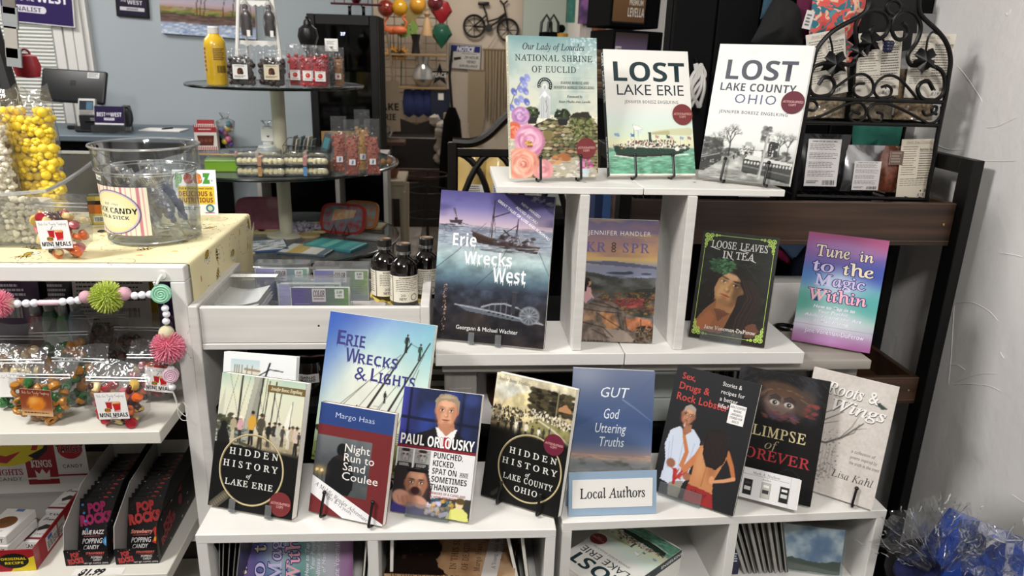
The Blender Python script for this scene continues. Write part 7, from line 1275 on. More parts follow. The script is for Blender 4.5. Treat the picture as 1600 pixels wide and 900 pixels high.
# wall hangings
p=aty(62,5,4.33);t=thing('award_sign','purple best of the west finalist sign hung over the window blinds','sign',(p.x-.02,4.322,p.z-.105),0);t.rotation_euler=(0,R(4),0);MB().rb(-.185,.185,0,.006,0,.3,.001,1).build('board',PAPER,t,0)
a=Art(.36,.29,'2e2055',cell=.03);a.text('BEST',.0,.45,.34,.63,'e6e2ee','B',.012);a.text('OF',.37,.46,.46,.53,'e6e2ee','b');a.text('THE',.36,.56,.47,.63,'e6e2ee','b');a.text('WEST',.5,.45,.94,.63,'e6e2ee','B',.012);a.vr(.1,.71,.58,.83,'d6d2dc');a.vc(.1,.77,.05,'d6d2dc',16);a.vc(.58,.77,.05,'d6d2dc',16);a.text('FINALIST',.12,.735,.56,.81,'2a2440','B');a.build('sign_print',t,PG,y=-.0006).location=(0,0,.005)
p=aty(207,27,4.38);t=thing('framed_award','small black framed winner award high on the blue wall','picture',(p.x,4.385,p.z),0);t.rotation_euler=(0,R(3),0);MB().rb(-.085,.085,0,.014,0,.17,.002,1).build('frame',BK,t);a=Art(.15,.15,'1f1a30',cell=.03);a.text('BEST',.14,.32,.5,.45,'cfcbd6','B');a.text('OF THE',.12,.5,.3,.56,'cfcbd6','b');a.text('WEST',.34,.49,.86,.63,'cfcbd6','B');a.vr(.08,.73,.92,.85,'c9c6ce');a.text('WINNER',.3,.755,.7,.83,'2a2a34','B');a.build('award_print',t,PG,y=-.0008).location=(0,0,.01)
def painting(a):
    a.vgrad([(0,'8ba0b8'),(.35,'9fb0c4'),(.52,'b9a9b4'),(.6,'b0908a'),(.64,'8a8a5a'),(.68,'4a4a2c'),(.72,'5a443e'),(.8,'6d554e'),(.84,'a5b0c4'),(1,'a9b9d0')]);a.dabs((0,.82,1,1),300,.03,.006,['c9d6e6','8a9cc0','e2e8ef','7a8fb8'],.8,None,15);a.dabs((0,.58,1,.68),120,.04,.01,['7a8a3c','5c6a2c','9aa04c','a36a4a'],.7);a.dabs((0,.68,1,.82),120,.05,.008,['6a5048','4a3a34','7d655a'],.7)
    for u in(.38,.42,.46,.66,.76,.88):a.line([(u,.7),(u+.01,.5),(u+.05,.3),(u+.1,.12)],.012,'5a3a2c',1,.006);a.dabs((u-.0,.05,u+.18,.32),26,.03,.012,['3c6a3c','5a8a4a','2c4a2c','7a9a5c'],.9)
p=aty(252,51,4.37);p2=aty(400,60,4.37);w=p2.x-p.x;t=thing('painting','canvas painting of windblown shore trees high on the blue wall','picture',((p.x+p2.x)/2,4.372,p.z-.012),0);t.rotation_euler=(0,R(2.2),0);MB().rb(-w/2,w/2,0,.025,0,.34,.002,1).build('canvas',PAPER,t);a=Art(w*.998,.338,cell=.006,seed=6);painting(a);a.build('painted_face',t,PM,y=-.0006)
# dark stand at the left edge with card clips
t=thing('card_stand','dark upright stand with clipped grey cards at the left edge','stand',(aty(12,100,2.0).x,2.0,0));MB().tube([(0,0,.0),(0,0,1.28),(-.06,0,1.8)],.024,8).build('post',mat('stand_dark','2a2a2c',.5),t);MB().lathe([(0,0),(.25,0),(.25,.02),(0,.03)],24).build('foot',mat('stand_dark'),t)
for i,(px,py,w,h,c)in enumerate(((18,28,.035,.05,'8f9496'),(20,66,.03,.075,'a8a49c'),(24,90,.035,.045,'8f9496'),(16,5,.03,.05,'6f6a66'))):p=aty(px,py,1.975);MB().rb(-w/2,w/2,-.003,.003,-h/2,h/2,.001,1).build('card',mat('clip_'+c,c,.6),t,0,loc=(p.x-t.location.x,-.03,p.z),rot=(0,R(6),0))
t=thing('red_pouch','small red bag hanging behind the popcorn bag','bag',aty(45,122,2.1));MB().lathe([(0,0),(.03,.004),(.036,.03),(.028,.055),(.006,.062)],14,sy=.5).build('bag',mat('pouch_red','9a1c28',.5),t);MB().tube(arc(0,.06,.012,0,180,8),.003,6).build('loop',mat('pouch_red'),t)
# fridge and what stands by it
fx0,fx1=aty(488,100,4.1).x,aty(594,100,4.1).x;fz=aty(540,24,4.1).z
t=thing('display_fridge','black glass door fridge with cans inside beside the blue wall','fridge',((fx0+fx1)/2,4.0,0));w=(fx1-fx0);MB().bb(-w/2,w/2,.05,.4,.0,fz).build('cabinet',BM,t,0);m=MB()
for q in((-w/2,-w/2+.04,.03,fz),(w/2-.04,w/2,.03,fz),(-w/2+.0405,w/2-.0405,fz-.05,fz),(-w/2+.0405,w/2-.0405,.03,.1)):m.rb(q[0],q[1],0,.045,q[2],q[3],.003,1)
m.build('door_frame',BK,t);MB().bb(-w/2+.04,w/2-.04,.02,.024,.1,fz-.05).build('door_glass',film('fridge_glass','9a9ea2',.03,.05,.0),t,0);a=Art(.03,.016,'000000',cell=.03);a.text('37',.1,.05,.9,.95,'dfe8ff','b');a.build('temperature_readout',t,mat('led_white','cfdcff',.5,emit=2),y=0,grid=False).location=(0,.018,fz-.1)
for k in range(4):
    MB().bb(-w/2+.045,w/2-.045,.046,.0495,.28+k*.27,.29+k*.27).build('shelf_edge',mat('shelf_grey','3a3c40',.4),t,0)
    for i in range(5):MB().lathe([(0,0),(.022,0),(.022,.1),(0,.1)],12).build('can',mat('can_%d'%(i%3),('a89a90','c9beb4','6a6a70')[i%3],.35),t,0,loc=(-w/2+.075+i*.045,.036+.03*0,.292+k*.27)).scale=(1,.3,1)
t=thing('note_card','white note card standing in front of the fridge door','card',(aty(518,78,3.1).x,3.1,aty(518,80,3.1).z),R(-8));MB().bb(-.026,.026,0,.002,0,.047).build('card',PAPER,t,0);a=Art(.044,.038,'e2e0dd',cell=.03);a.para(.1,.1,.9,.5,3,'8a8a8a');a.vp([(.3,.65),(.7,.6),(.6,.9),(.4,.85)],'7a7a6a');a.build('print',t,PM,y=-.001).location=(0,0,.004);MB().tube([(0,.006,0),(0,.006,T1+.001-t.location.z)],.003,6).build('wire_holder',BKW,t);MB().lathe([(.014,T1+.0008-t.location.z),(.012,T1+.006-t.location.z),(0,T1+.007-t.location.z)],14).build('holder_base',BKW,t)
t=thing('toy_biplane','dark red toy biplane on top of the fridge','toy',((fx0+fx1)/2+.06,4.12,fz+.002),R(8));RDm=mat('biplane_red','5a1420',.4);MB().rb(-.13,.13,-.04,.03,.05,.058,.003,1).build('lower_wing',RDm,t);MB().rb(-.13,.13,-.04,.03,.14,.148,.003,1).build('upper_wing',RDm,t);MB().ball((0,0,.085),.03,12,8,sc3=(.9,2.4,1)).build('fuselage',RDm,t)
for x in(-.11,-.06,.06,.11):MB().tube([(x,0,.058),(x,0,.14)],.0025,6).build('strut',RDm,t)
for x in(-.035,.035):MB().lathe([(0,-.008),(.022,-.008),(.022,.008),(0,.008)],16).build('wheel',BK,t,loc=(x,-.02,.0225),rot=(0,R(90),0));MB().tube([(x,-.02,.022),(x*.6,0,.06)],.003,6).build('leg',BK,t)
# ================================================================ FAR ROOM
gy=7.3;gx0,gx1=aty(600,50,gy).x,aty(698,50,gy).x
WWR=mat('wire_white','b9aea0',.5);t=thing('grid_display','white wire grid display with glass shelves of ornaments in the far room','shelf',(0,gy,0));b=MB()
for i in range(19):z=.95+i*.075;MB().tube([(gx0,0,z),(gx1,0,z)],.005,6).build('wire',WWR,t)
for i in range(7):x=gx0+(gx1-gx0)*i/6;MB().tube([(x,.004,.3),(x,.004,2.4)],.005,6).build('upright_wire',WWR,t)
gsz=[aty(650,q,gy-.12).z for q in(84,135,193)]
for z in gsz:MB().rb(gx0,gx1,-.25,-.01,z-.02,z,.003,1).build('shelf_board',mat('shelf_tan','8a7250',.6),t)
def far(name,lab,cat,px,zi,mb,m,y=7.14,part='body',group=None):
    t=thing(name,lab,cat,(aty(px,100,y).x,y,gsz[zi]+.001 if zi<3 else aty(px,zi,y).z),0,group);mb.build(part,m,t);return t
FL=mat('flamingo','c9653c',.5)
for px,fz2,lab in((613,1,'orange metal flamingo facing left on the top grid shelf'),(625,-1,'orange metal flamingo facing right on the top grid shelf')):
    t=far('flamingo_figure',lab,'figure',px,0,MB().ball((0,0,.3),.07,12,8,sc3=(1.5,.7,.8)),FL,7.2 if px<620 else 7.1,'body','flamingo figures');MB().tube(smooth([(fz2*-.07,0,.32),(fz2*-.1,0,.4),(fz2*-.05,0,.46),(fz2*-.09,0,.5)],5),.015,8).build('neck',FL,t);[MB().tube([(x,0,0),(x,0,.26)],.006,6).build('leg',BKW,t)for x in(-.02,.02)];MB().lathe([(0,0),(.08,0),(.08,.012),(0,.012)],14).build('base',BKW,t);t.scale=(.66,)*3
for i,(px,py,c,nm)in enumerate(((605,13,'7a2418','dark red'),(626,12,'c9961e','yellow'),(654,8,'c9902a','amber'),(681,5,'5a1420','maroon'))):t=far('glass_globe','%s hanging glass globe at the top of the wire grid'%nm,'ornament',px,py,MB().ball((0,0,0),.075,16,12),mat('globe_'+c,c,.15,coat=.6),7.2,'globe');MB().tube([(0,0,.07),(0,0,.3)],.004,5).build('cord',BKW,t)
for px,py,c,nm in((690,21,'8a1420','red'),(690,57,'14503c','green')):t=far('diamond_ornament','%s diamond-shaped hanging ornament on the wire grid'%nm,'ornament',px,py,MB().lathe([(.0,-.11),(.1,.02),(.06,.1),(0,.12)],8,sy=.5),mat('dia_'+c,c,.3,coat=.4),7.2,'diamond');MB().tube([(0,0,.11),(0,0,.2)],.004,5).build('cord',BKW,t)
st=[((.13 if i%2==0 else .05)*math.sin(i*math.pi/5),(.13 if i%2==0 else .05)*math.cos(i*math.pi/5))for i in range(10)]
far('star_ornament','tan five-pointed star hung on the wire grid','ornament',642,27,MB().prism(st,-.02,.02),mat('star_tan','8a7a4a',.5,.4),7.2,'star');far('angel_ornament','pale robed ornament hung on the wire grid','ornament',668,38,MB().lathe([(.055,-.1),(.03,.03),(.012,.06),(.03,.09),(0,.12)],12),mat('angel','b5946c',.6),7.2,'figure')
t=far('glass_vase','clear speckled glass vase on the middle grid shelf','vase',661,1,MB().lathe([(.05,0),(.1,.07),(.09,.14),(.05,.2),(.06,.27)],20),film('vase_glass','a8a59c',.3,.1,.3),part='vase');MB().lathe([(.0,.01),(.07,.05),(.05,.1),(0,.11)],12).build('pebbles',mat('pebble','6a6458',.5),t)
t=far('peace_sign','small black star sign reading peace on the middle grid shelf','sign',687,1,MB().prism([(x*.85,z*.85+.11)for x,z in st],-.01,.01),BK,part='star');a=Art(.14,.05,'000000',cell=.05);a.text('PEACE',.05,.1,.95,.9,'c9c6c0','b');a.build('lettering',t,PM,y=-.011,grid=False).location=(0,0,.085)
for px,lab in((612,'sunflower stems at the left end of the middle grid shelf'),(626,'sunflower stems right of the first pair, middle grid shelf')):
    t=far('sunflower',lab,'flower',px,1,MB().tube([(0,0,0),(.01,0,.28)],.006,6),mat('stem_green','3a4a24',.6),part='stem')
    for q in range(12):MB().prism([(0,-.012),(.06,0),(0,.012)],-.004,.004).build('petal',mat('petal','c98a1c',.6),t,0,loc=(.01+.02*math.cos(q*.52),-.02,.29+.02*math.sin(q*.52)),rot=(0,-q*.52,0))
    MB().ball((.01,-.025,.29),.028,10,6,sc3=(1,.5,1)).build('seed_head',mat('seed','2e1c10',.8),t)
t=far('potted_sprig','small black vase with green leaves on the top grid shelf','vase',650,0,MB().lathe([(0,0),(.04,0),(.03,.1),(.045,.17)],12),BKW,part='vase');[MB().prism([(0,0),(.05,.07),(.02,.15),(-.03,.07)],-.004,.004).build('leaf',mat('leaf_green','6a8a3c',.6),t,0,loc=(-.03*i,0,.15),rot=(0,R(-30*i-20),0))for i in range(3)]
for px,lab in((638,'dark blue oven mitt hung at the left under the grid shelf'),(653,'dark blue oven mitt hung second under the grid shelf'),(669,'long dark blue mitt hung third under the grid shelf')):far('oven_mitt',lab,'mitt',px,175,MB().lathe([(0,-.05),(.05,-.02),(.06,.08),(.045,.2),(0,.21)],12,sy=.4),mat('mitt_blue','1c2a5a',.8),7.1,'mitt')
t=far('gift_tin','dark blue boxed gift hung at the right under the grid shelf','box',688,190,MB().rb(-.09,.09,-.03,.03,0,.3,.004,1),mat('tin_navy','1a2238',.4),7.1,'carton');MB().bb(-.02,.03,-.034,-.0305,.2,.26).build('tag',PAPER,t,0)
t=thing('tote_bag','cream canvas tote bag with black letters hanging at the left of the grid','bag',aty(608,205,5.6));MB().grid(lambda u,v:((u-.5)*.17*(1-.1*v),-.02*math.sin(math.pi*u),v*.36),6,6).grid(lambda u,v:((u-.5)*.17*(1-.1*v),.02*math.sin(math.pi*u),v*.36),6,6).build('bag',mat('canvas','bfae98',.9),t);MB().tube([(-.05,0,.36),(-.03,0,.66),(.0,0,.7),(.04,0,.36)],.009,6).build('handle',mat('canvas'),t);a=Art(.15,.16,'bfae98',cell=.05);a.text('LAKE',-.1,.1,1.0,.42,'1d1a18','B');a.text('ERIE',.1,.58,.85,.86,'1d1a18','B');a.build('lettering',t,PM,y=-.022,grid=False).location=(0,0,.06)
t=thing('easel_lamp','small glass knob lamp on a dark wooden stand below the tote bag','lamp',(aty(605,205,5.5).x,5.5,0));MB().rb(-.13,.13,-.1,.1,.83,.86,.004,1).build('stand_top',mat('wood_red','4a2c1c',.5),t);MB().tube([(0,0,0),(0,0,.83)],.03,10).build('stand_post',mat('wood_red'),t);MB().lathe([(.04,.861),(.02,.88),(.045,.92),(.02,.96),(0,.97)],14).build('glass_knob',CLR,t)
t=thing('white_table','small cream painted table right of the glass tiers','table',(aty(611,300,4.7).x,4.7,0));CRM=mat('cream_worn','b5a890',.6);MB().rb(-.13,.1,-.2,.2,.70,.73,.004,1).build('table_top',CRM,t);MB().bb(-.12,.09,-.19,.19,.62,.7).build('apron',CRM,t,0);[MB().tube([(x,yy,0),(x,yy,.66)],[.012,.022],10).build('leg',CRM,t)for x in(-.11,.085)for yy in(-.17,.17)]
for px,lab,c in((597,'grey plate on the small cream table','8a8a84'),(608,'woven basket on the small cream table','7a4a34')):t=thing('dish',lab,'dish',(aty(px,290,4.65).x,4.65,.7305));MB().lathe([(0,0),(.05,.002),(.065,.02 if c[0]=='8' else .05)],18).build('dish',mat('dish_'+c,c,.5),t)
t=thing('white_cabinet','white open cabinet behind the lower glass tiers','cabinet',(aty(515,330,3.7).x,3.6,0));
for q in((-.32,-.3,0,.99),(.05,.07,0,.99),(.28,.3,0,.99)):MB().bb(q[0],q[1],0,.2,q[2],q[3]).build('upright',mat('cabinet_white','a9a6a2',.6),t,0)
for z in(.05,.42,.99):MB().bb(-.32,.3,-.004,.2,z,z+.02).build('shelf_board',mat('cabinet_white'),t,0)
MB().bb(-.3,.28,.19,.2,.07,.99).build('back',BM,t,0)
for px,y,c,lab in((470,3.63,'c9b3b0','pink striped carton inside the white cabinet'),(510,3.63,'6a6864','wire box of clear packets inside the white cabinet'),(581,4.35,'6a4a30','brown crate of folded papers beside the white cabinet')):t=bx('carton',lab,'box',px,y,.4405 if y<4 else .4,.16 if px<580 else .12,.1,.2,mat('carton_'+c,c,.7),0,0,'carton');MB().bb(-.05,.05,-.003,0,.05,.15).build('label',PAPER,t,0)
t=thing('dark_sideboard','dark carved wooden cabinet in the shadow of the far room','cabinet',(aty(655,250,6.55).x,6.55,0));DKW=mat('dark_wood','1c130e',.45);MB().rb(-.3,.24,-.15,.2,0,.78,.006,1).build('body',DKW,t);MB().rb(-.28,.22,-.165,-.15,.42,.52,.004,1).build('drawer',mat('wood_red'),t);MB().rb(-.25,.0,-.165,-.15,.06,.4,.004,1).build('door_panel',DKW,t);MB().prism([(-.28,.78),(-.2,.92),(-.03,.86),(.14,.92),(.22,.78)],.12,.18).build('crest',DKW,t)
t=thing('white_blossoms','white silk flowers on a pale post beside the dark cabinet','flowers',(aty(692,260,6.3).x,6.3,0));MB().tube([(.03,0,0),(.03,0,1.0)],.025,8).build('post',CRM,t);r=random.Random(5);[MB().ball((-.03+r.uniform(-.04,.03),r.uniform(-.05,.05),.62+.045*i),.05,8,6,jit=.3,rnd=r).build('blossom',mat('silk_white','a8a199',.8),t)for i in range(8)]
t=thing('black_coat','black coat hanging right of the white flowers','coat',(aty(706,240,6.2).x,6.2,.35));MB().lathe([(.11,0),(.1,.3),(.07,.6),(.03,.7),(0,.71)],14,sy=.6).build('coat',BM,t);MB().tube([(0,0,.7),(-.02,0,.95),(.0,0,1.15)],.012,6).build('hanger',BKW,t)
t=thing('wire_chair','thin black wire chair in the shadows of the far room','chair',(aty(668,330,5.9).x,5.9,0));[MB().tube([(.17*math.cos(k*.52),.17*math.sin(k*.52),z)for k in range(12)],.007,6,True).build('hoop',BKW,t)for z in(.42,.22,.55)];[MB().tube([(.16*math.cos(k*1.57),.16*math.sin(k*1.57),0),(.16*math.cos(k*1.57),.16*math.sin(k*1.57),.55)],.007,6).build('leg',BKW,t)for k in range(4)]
# cream wall
by=7.58;bc=aty(768,20,by);t=thing('wall_bicycle','black metal bicycle wall ornament on the cream wall','wall art',(bc.x,by,bc.z));s=1/F*by*.97
def bp(px,py):return((px-768)*s,-.02,(20-py)*s)
for c in((742,40),(793,44)):x,_,z=bp(*c);MB().tube(arc(x,z,15.5*s,0,360,28,-.02)[:-1],.012,6,True).build('wheel_rim',BKW,t);[MB().tube([(x,-.02,z),(x+15*s*math.cos(k*.785),-.02,z+15*s*math.sin(k*.785))],.004,5).build('spoke',BKW,t)for k in range(8)]
for q in(((742,40),(764,42),(760,22),(755,10)),((742,40),(760,24)),((764,42),(775,34),(790,22)),((762,33),(778,28),(789,20)),((793,44),(789,20),(786,8),(780,2)),((786,8),(792,2))):MB().tube([bp(*k)for k in q],.009,6).build('frame_tube',BKW,t)
MB().rb(-.05,.06,-.03,-.01,-.015,.02,.008,2).build('saddle',BKW,t,loc=(bp(755,8)[0],0,bp(755,8)[2]));MB().lathe([(0,-.01),(.035,-.01),(.035,.01),(0,.01)],16).build('crank',BKW,t,loc=(bp(764,42)[0],-.02,bp(764,42)[2]),rot=(R(90),0,0))
p=aty(726,89,by);t=thing('notice_sign','blue and white camera notice sign on the cream wall','sign',(p.x,by,p.z-.117));t.rotation_euler=(0,R(2),0);MB().rb(-.155,.155,-.006,0,0,.235,.002,1).build('board',mat('sign_back','1a2038',.5),t);a=Art(.3,.225,'c9c6c2',cell=.05);a.vr(.02,.03,.98,.3,'1c2a6a');a.text('NOTICE',.22,.06,.8,.27,'dcdce6','bi',.036);a.para(.4,.35,.9,.4,1,'4a4a4a');a.text('24 HOUR',.48,.45,.94,.57,'222226','bi');a.text('VIDEO',.56,.63,.86,.75,'222226','bi');a.text('SURVEILLANCE',.32,.82,.92,.92,'222226','bi');a.vp([(.12,.55),(.36,.5),(.38,.6),(.15,.68)],'222226');a.vp([(.04,.62),(.1,.6),(.12,.74),(.05,.74)],'222226');a.build('sign_print',t,PG,y=-.0068).location=(0,0,.005)
p=aty(777,78,by-.03);t=thing('macrame','beige and brown macrame hanging on the cream wall','wall hanging',(p.x,by-.03,p.z));MB().tube([(-.14,0,0),(.15,0,0)],.01,8).build('rod',mat('rod','7a6448',.6),t);MB().tube([(-.1,0,0),(-.0,0,.15),(.1,0,0)],.004,5).build('cord',mat('rope_a','a8987e',.9),t);r=random.Random(3)
for i in range(26):x=-.13+i*.0105;L=.45+.3*math.sin(math.pi*(i/25)*.9+.3)+r.uniform(-.05,.05);MB().tube([(x,0,0),(x+r.uniform(-.006,.006),-.01,-L*.5),(x+r.uniform(-.012,.012),0,-L)],[.006,.006,.004],6).build('strand',mat('rope_%s'%'abc'[i%3],('a8987e','6a5a44','8f8068')[i%3],.9),t)
p=aty(745,110,by-.03);t=thing('macrame','cream tasselled macrame lower left of the brown one','wall hanging',(p.x,by-.06,p.z));MB().tube([(-.08,0,0),(.08,0,0)],.008,8).build('rod',mat('rod'),t);[MB().tube([(-.08+i*.012,0,0),(-.08+i*.012,0,-.5-.28*math.sin(i*.25))],.006,6).build('strand',mat('rope_a'),t)for i in range(14)]
# gallery wall and cooler boxes
for px0,px1,pyb,cs,lab in((885,898,35,('3a7a70','8aa05a','5a9a8a'),'narrow teal and green canvas, leftmost on the pale panel wall'),(904,921,37,('6a4a7a','a06aa8','4a3a54'),'narrow purple canvas in the middle of the pale panel wall'),(926,946,53,('9a5a3c','b06a44','6a4a34'),'narrow orange wood-grain canvas on the pale panel wall')):
    p0,p1=aty(px0,pyb,4.55),aty(px1,pyb,4.55);w=p1.x-p0.x;t=thing('canvas_print',lab,'picture',((p0.x+p1.x)/2,4.55,p0.z));MB().rb(-w/2,w/2,0,.035,0,.42,.002,1).build('canvas',BK,t,0);a=Art(w,.42,cs[0],cell=.006,seed=px0);n=a.noise(2,7);a.mix(np.clip((n-.45)*4,0,1),cs[1]);a.mix(np.clip((.42-n)*4,0,.9),cs[2]);a.build('printed_face',t,PG,y=-.0006)
for zi,(py0,py1,c,lab)in enumerate(((-40,41,'7a5a3a','black framed box with a bronze face reading premium, upper of the two'),(48,130,'6a5a7a','black framed box with a lavender face, under the bronze box'))):
    p0,p1=aty(952,py1,3.0),aty(1016,py0,3.0);w=p1.x-p0.x;h=p1.z-p0.z;t=thing('display_crate',lab,'box',((p0.x+p1.x)/2,3.0,p0.z));t.rotation_euler=(0,R(1.5),R(8));MB().rb(-w/2,w/2+.06,.012,.3,0,h,.004,1).build('case',BM,t);MB().bb(-w/2+.012,w/2-.004,.004,.0118,.012,h-.012).build('backing',BK,t,0);a=Art(w*.9,h*.86,c,cell=.02);a.vgrad([(0,'8a6a44' if zi==0 else '3a2c28'),(.3,c),(1,'6a4c30' if zi==0 else '7a6a9a')]);
    if zi==0:a.text('PREMIUM',.5,.5,.93,.62,'d9d2c6','b');a.text('LEVELLA',.47,.68,.98,.88,'e2dcd2','B')
    else:a.vr(.02,.3,.2,.8,'c9c6c4');a.text('ART',.04,.34,.18,.5,'2a2a2a','B')
    a.build('face_print',t,PG,y=.003).location=(0,0,.018)
t=thing('crate_shelf','black shelf tower carrying the framed boxes','shelf',(aty(990,120,3.15).x,3.02,0));MB().bb(-.14,.2,0,.3,0,aty(960,131,3.0).z-.004).build('tower',BM,t,0);MB().bb(-.14,.2,-.006,-.001,.4,.42).build('ledge',BK,t,0)
for px,lab in((853,'black bag handles left of the yellow mug behind the shrine book'),(864,'black bag handles beside the yellow mug behind the shrine book')):t=thing('handbag',lab,'bag',(aty(px,56,4.2).x,4.2,aty(px,75,4.2).z));MB().lathe([(0,0),(.04,0),(.038,.08),(0,.085)],12,sy=.6).build('bag',BM,t);MB().tube([(-.03,0,.06),(-.026,0,.13),(0,0,.17),(.026,0,.13),(.03,0,.06)],.008,8).build('handle',BKW,t)
t=thing('mug','yellow mug behind the shrine book','mug',(aty(878,56,4.2).x,4.2,aty(878,75,4.2).z));MB().lathe([(0,0),(.03,0),(.034,.075),(.03,.075),(.028,.01)],18).build('mug',mat('mug_yellow','c9912a',.4),t);MB().ball((0,.03,.1),.022,10,8).build('knob',BM,t)
bs=thing('backroom_shelf','black shelf holding the bags and yellow mug behind the shrine book','shelf',(aty(865,80,4.2).x,4.2,0));MB().rb(-.2,.3,-.1,.15,aty(865,75,4.2).z-.025,aty(865,75,4.2).z-.001,.003,1).build('shelf_board',DKW,bs);[MB().rb(x,x+.03,-.09,.14,0,aty(865,75,4.2).z-.026,.003,1).build('upright',DKW,bs)for x in(-.2,.27)]
bk=thing('basket','dark woven basket between the shrine and lake erie books','basket',(aty(938,120,2.6).x,2.6,aty(938,140,2.6).z));[MB().tube([(.06*math.cos(k*.524),.06*math.sin(k*.524),i*.02)for k in range(12)],.0115,6,True).build('weave',mat('weave_%d'%(i%2),('4a382a','6a5440')[i%2],.8),bk)for i in range(7)]
bp2=thing('pedestal','black pedestal under the dark woven basket','pedestal',(bk.location.x,2.6,0));MB().bb(-.07,.07,-.07,.07,0,bk.location.z-.013).build('block',BM,bp2,0)
# ================================================================ METAL RACK BEHIND THE BOOKS
BZ=mat('bronze_metal','1d1a18',.38,.6);ry=1.85
t=thing('metal_rack','dark bronze metal rack back with interlaced arcs behind the white riser','rack',(0,ry,0))
p0=aty(707,222,ry);xL=p0.x;zT=p0.z;xR=.62
for x in(xL,xR):MB().rb(x-.012,x+.012,-.012,.012,0,zT,.003,1).build('post',BZ,t)
MB().tube(smooth([(xL,0,zT),(xL+.05,0,zT),(xL+.09,0,zT+.02),(xL+.15,0,zT+.075),(xL+.24,0,zT+.11),((xL+xR)/2,0,zT+.12),(xR-.24,0,zT+.11),(xR-.15,0,zT+.075),(xR-.09,0,zT+.02),(xR-.05,0,zT),(xR,0,zT)],5),.012,8).build('crest_rail',BZ,t)
MB().rb(xL,xR,-.009,.009,zT-.035,zT-.015,.003,1).build('rail',BZ,t);MB().rb(xL,xR,-.009,.009,.5,.52,.003,1).build('rail',BZ,t)
n=6;wv=(xR-xL)/n
for k in range(n-1):
    MB().tube([(xL+wv*k+wv*2*(i/14),0,zT-.26+.235*abs(math.sin(math.pi*i/14))**.7)for i in range(15)],.008,8).build('arc',BZ,t)
for s in(0,1):x0,x1=(xL,xL+wv)if s==0 else(xR,xR-wv);MB().tube([(x0+(x1-x0)*math.sin(i/10*1.5708),.004,zT-.26+.235*abs(math.cos(i/10*1.5707))**.8)for i in range(11)],.008,8).build('arc',BZ,t)
KY=mat('kraft_yellow','c0a260',.55,coat=.2);hz_=aty(730,330,2.0).z
for px,lab in((738,'tan kraft bag at the left behind the metal rack'),(778,'tan kraft bag second from left behind the metal rack'),(822,'tan kraft bag third behind the metal rack'),(915,'dark bag with a white label behind the metal rack, between the uprights')):
    q=thing('kraft_bag',lab,'bag',(aty(px,280,2.0).x,2.0,hz_),R(px%9-4));w=.078;m_=KY if px<900 else BM;MB().grid(lambda u,v:((u-.5)*w,-.03*math.sin(math.pi*u)*math.sin(math.pi*min(1,.25+.75*v))-.001,v*.17),8,8).grid(lambda u,v:((u-.5)*w,.03*math.sin(math.pi*u)+.001,v*.17),8,8).build('bag',m_,q);a=Art(.05,.07,'cfccc6',cell=.03);a.para(.08,.06,.92,.8,9,'5a5855',.4,seed=px);a.bars(.15,.84,.6,.95);a.build('label',q,PM,y=-.032).location=(.008,0,.01)
sh2=thing('bag_shelf','dark shelf carrying the kraft bags behind the metal rack','shelf',(0,1.9,0));MB().rb(xL+.02,.34,.02,.2,hz_-.02,hz_-.001,.002,1).build('shelf_board',BM,sh2);[MB().rb(x,x+.02,.03,.19,0,hz_-.021,.002,1).build('upright',BM,sh2)for x in(xL+.02,.318)];MB().bb(xL+.041,.317,.17,.18,.5,hz_-.022).build('back_panel',BM,sh2,0)
t=thing('tall_book','tall dark blue binder between the white uprights behind the sunset book','book',(aty(948,330,1.62).x,1.62,.9));MB().rb(-.03,.03,0,.1,0,.33,.002,1).build('cover',mat('binder_blue','1c2a4a',.5),t);MB().bb(-.01,.012,-.0012,0,.05,.3).build('spine_label',mat('binder_label','3a5a8a',.5),t,0)
bs3=thing('cabinet','black cabinet behind the table under the binder','cabinet',(.2,1.6,0));MB().bb(-.1,.125,0,.2,0,.899).build('body',BM,bs3,0);MB().bb(-.09,.115,-.006,-.001,.1,.85).build('door',blk,bs3,0)
# ================================================================ BAKER'S RACK IN THE UPPER TRAY
ky=1.50;IR=mat('wrought_iron','100e0e',.4,.5);kr=thing('bakers_rack','black wrought iron scroll rack with leaf ornaments standing in the walnut tray','rack',(0,ky,0));zf=1.1435
def Zp(x,y,off=0):p=aty(1200+x/4,y/4,ky);return(p.x,off,p.z)
def iron(pts,r=.0038,nm='scroll',off=0,n=5):MB().tube(smooth([Zp(x,y,off)for x,y in pts],n),r,8).build(nm,IR,kr)
iron([(640,-40),(635,20),(610,70),(560,110),(480,150),(400,200),(340,260),(300,320),(285,380),(268,440),(250,600),(225,770),(205,900),(190,1010),(175,1100),(165,1190),(158,1255)],.0048,'outer_frame')
iron([(945,-40),(945,60),(970,110),(1060,195),(1110,260),(1135,330),(1140,400),(1125,500),(1112,590),(1075,770),(1050,900),(1035,1010),(1015,1100),(1000,1190),(990,1262)],.0048,'outer_frame')
for q in([(275,440),(300,412),(400,385),(500,405),(545,380),(560,300),(545,180),(570,110),(640,65),(720,80),(755,140),(740,210),(690,245),(650,230),(640,190),(665,165)],
          [(840,145),(865,170),(870,210),(840,245),(800,240),(775,190),(790,110),(850,65),(920,90),(955,170),(930,260),(880,330),(875,375),(905,410),(1000,405),(1080,440),(1105,510),(1090,590),(1030,630),(960,612),(935,560),(955,520),(1000,508),(1032,560)],
          [(315,530),(350,485),(400,495),(415,540),(385,590),(310,602),(265,570),(255,500),(275,440)]):iron(q,.0042)
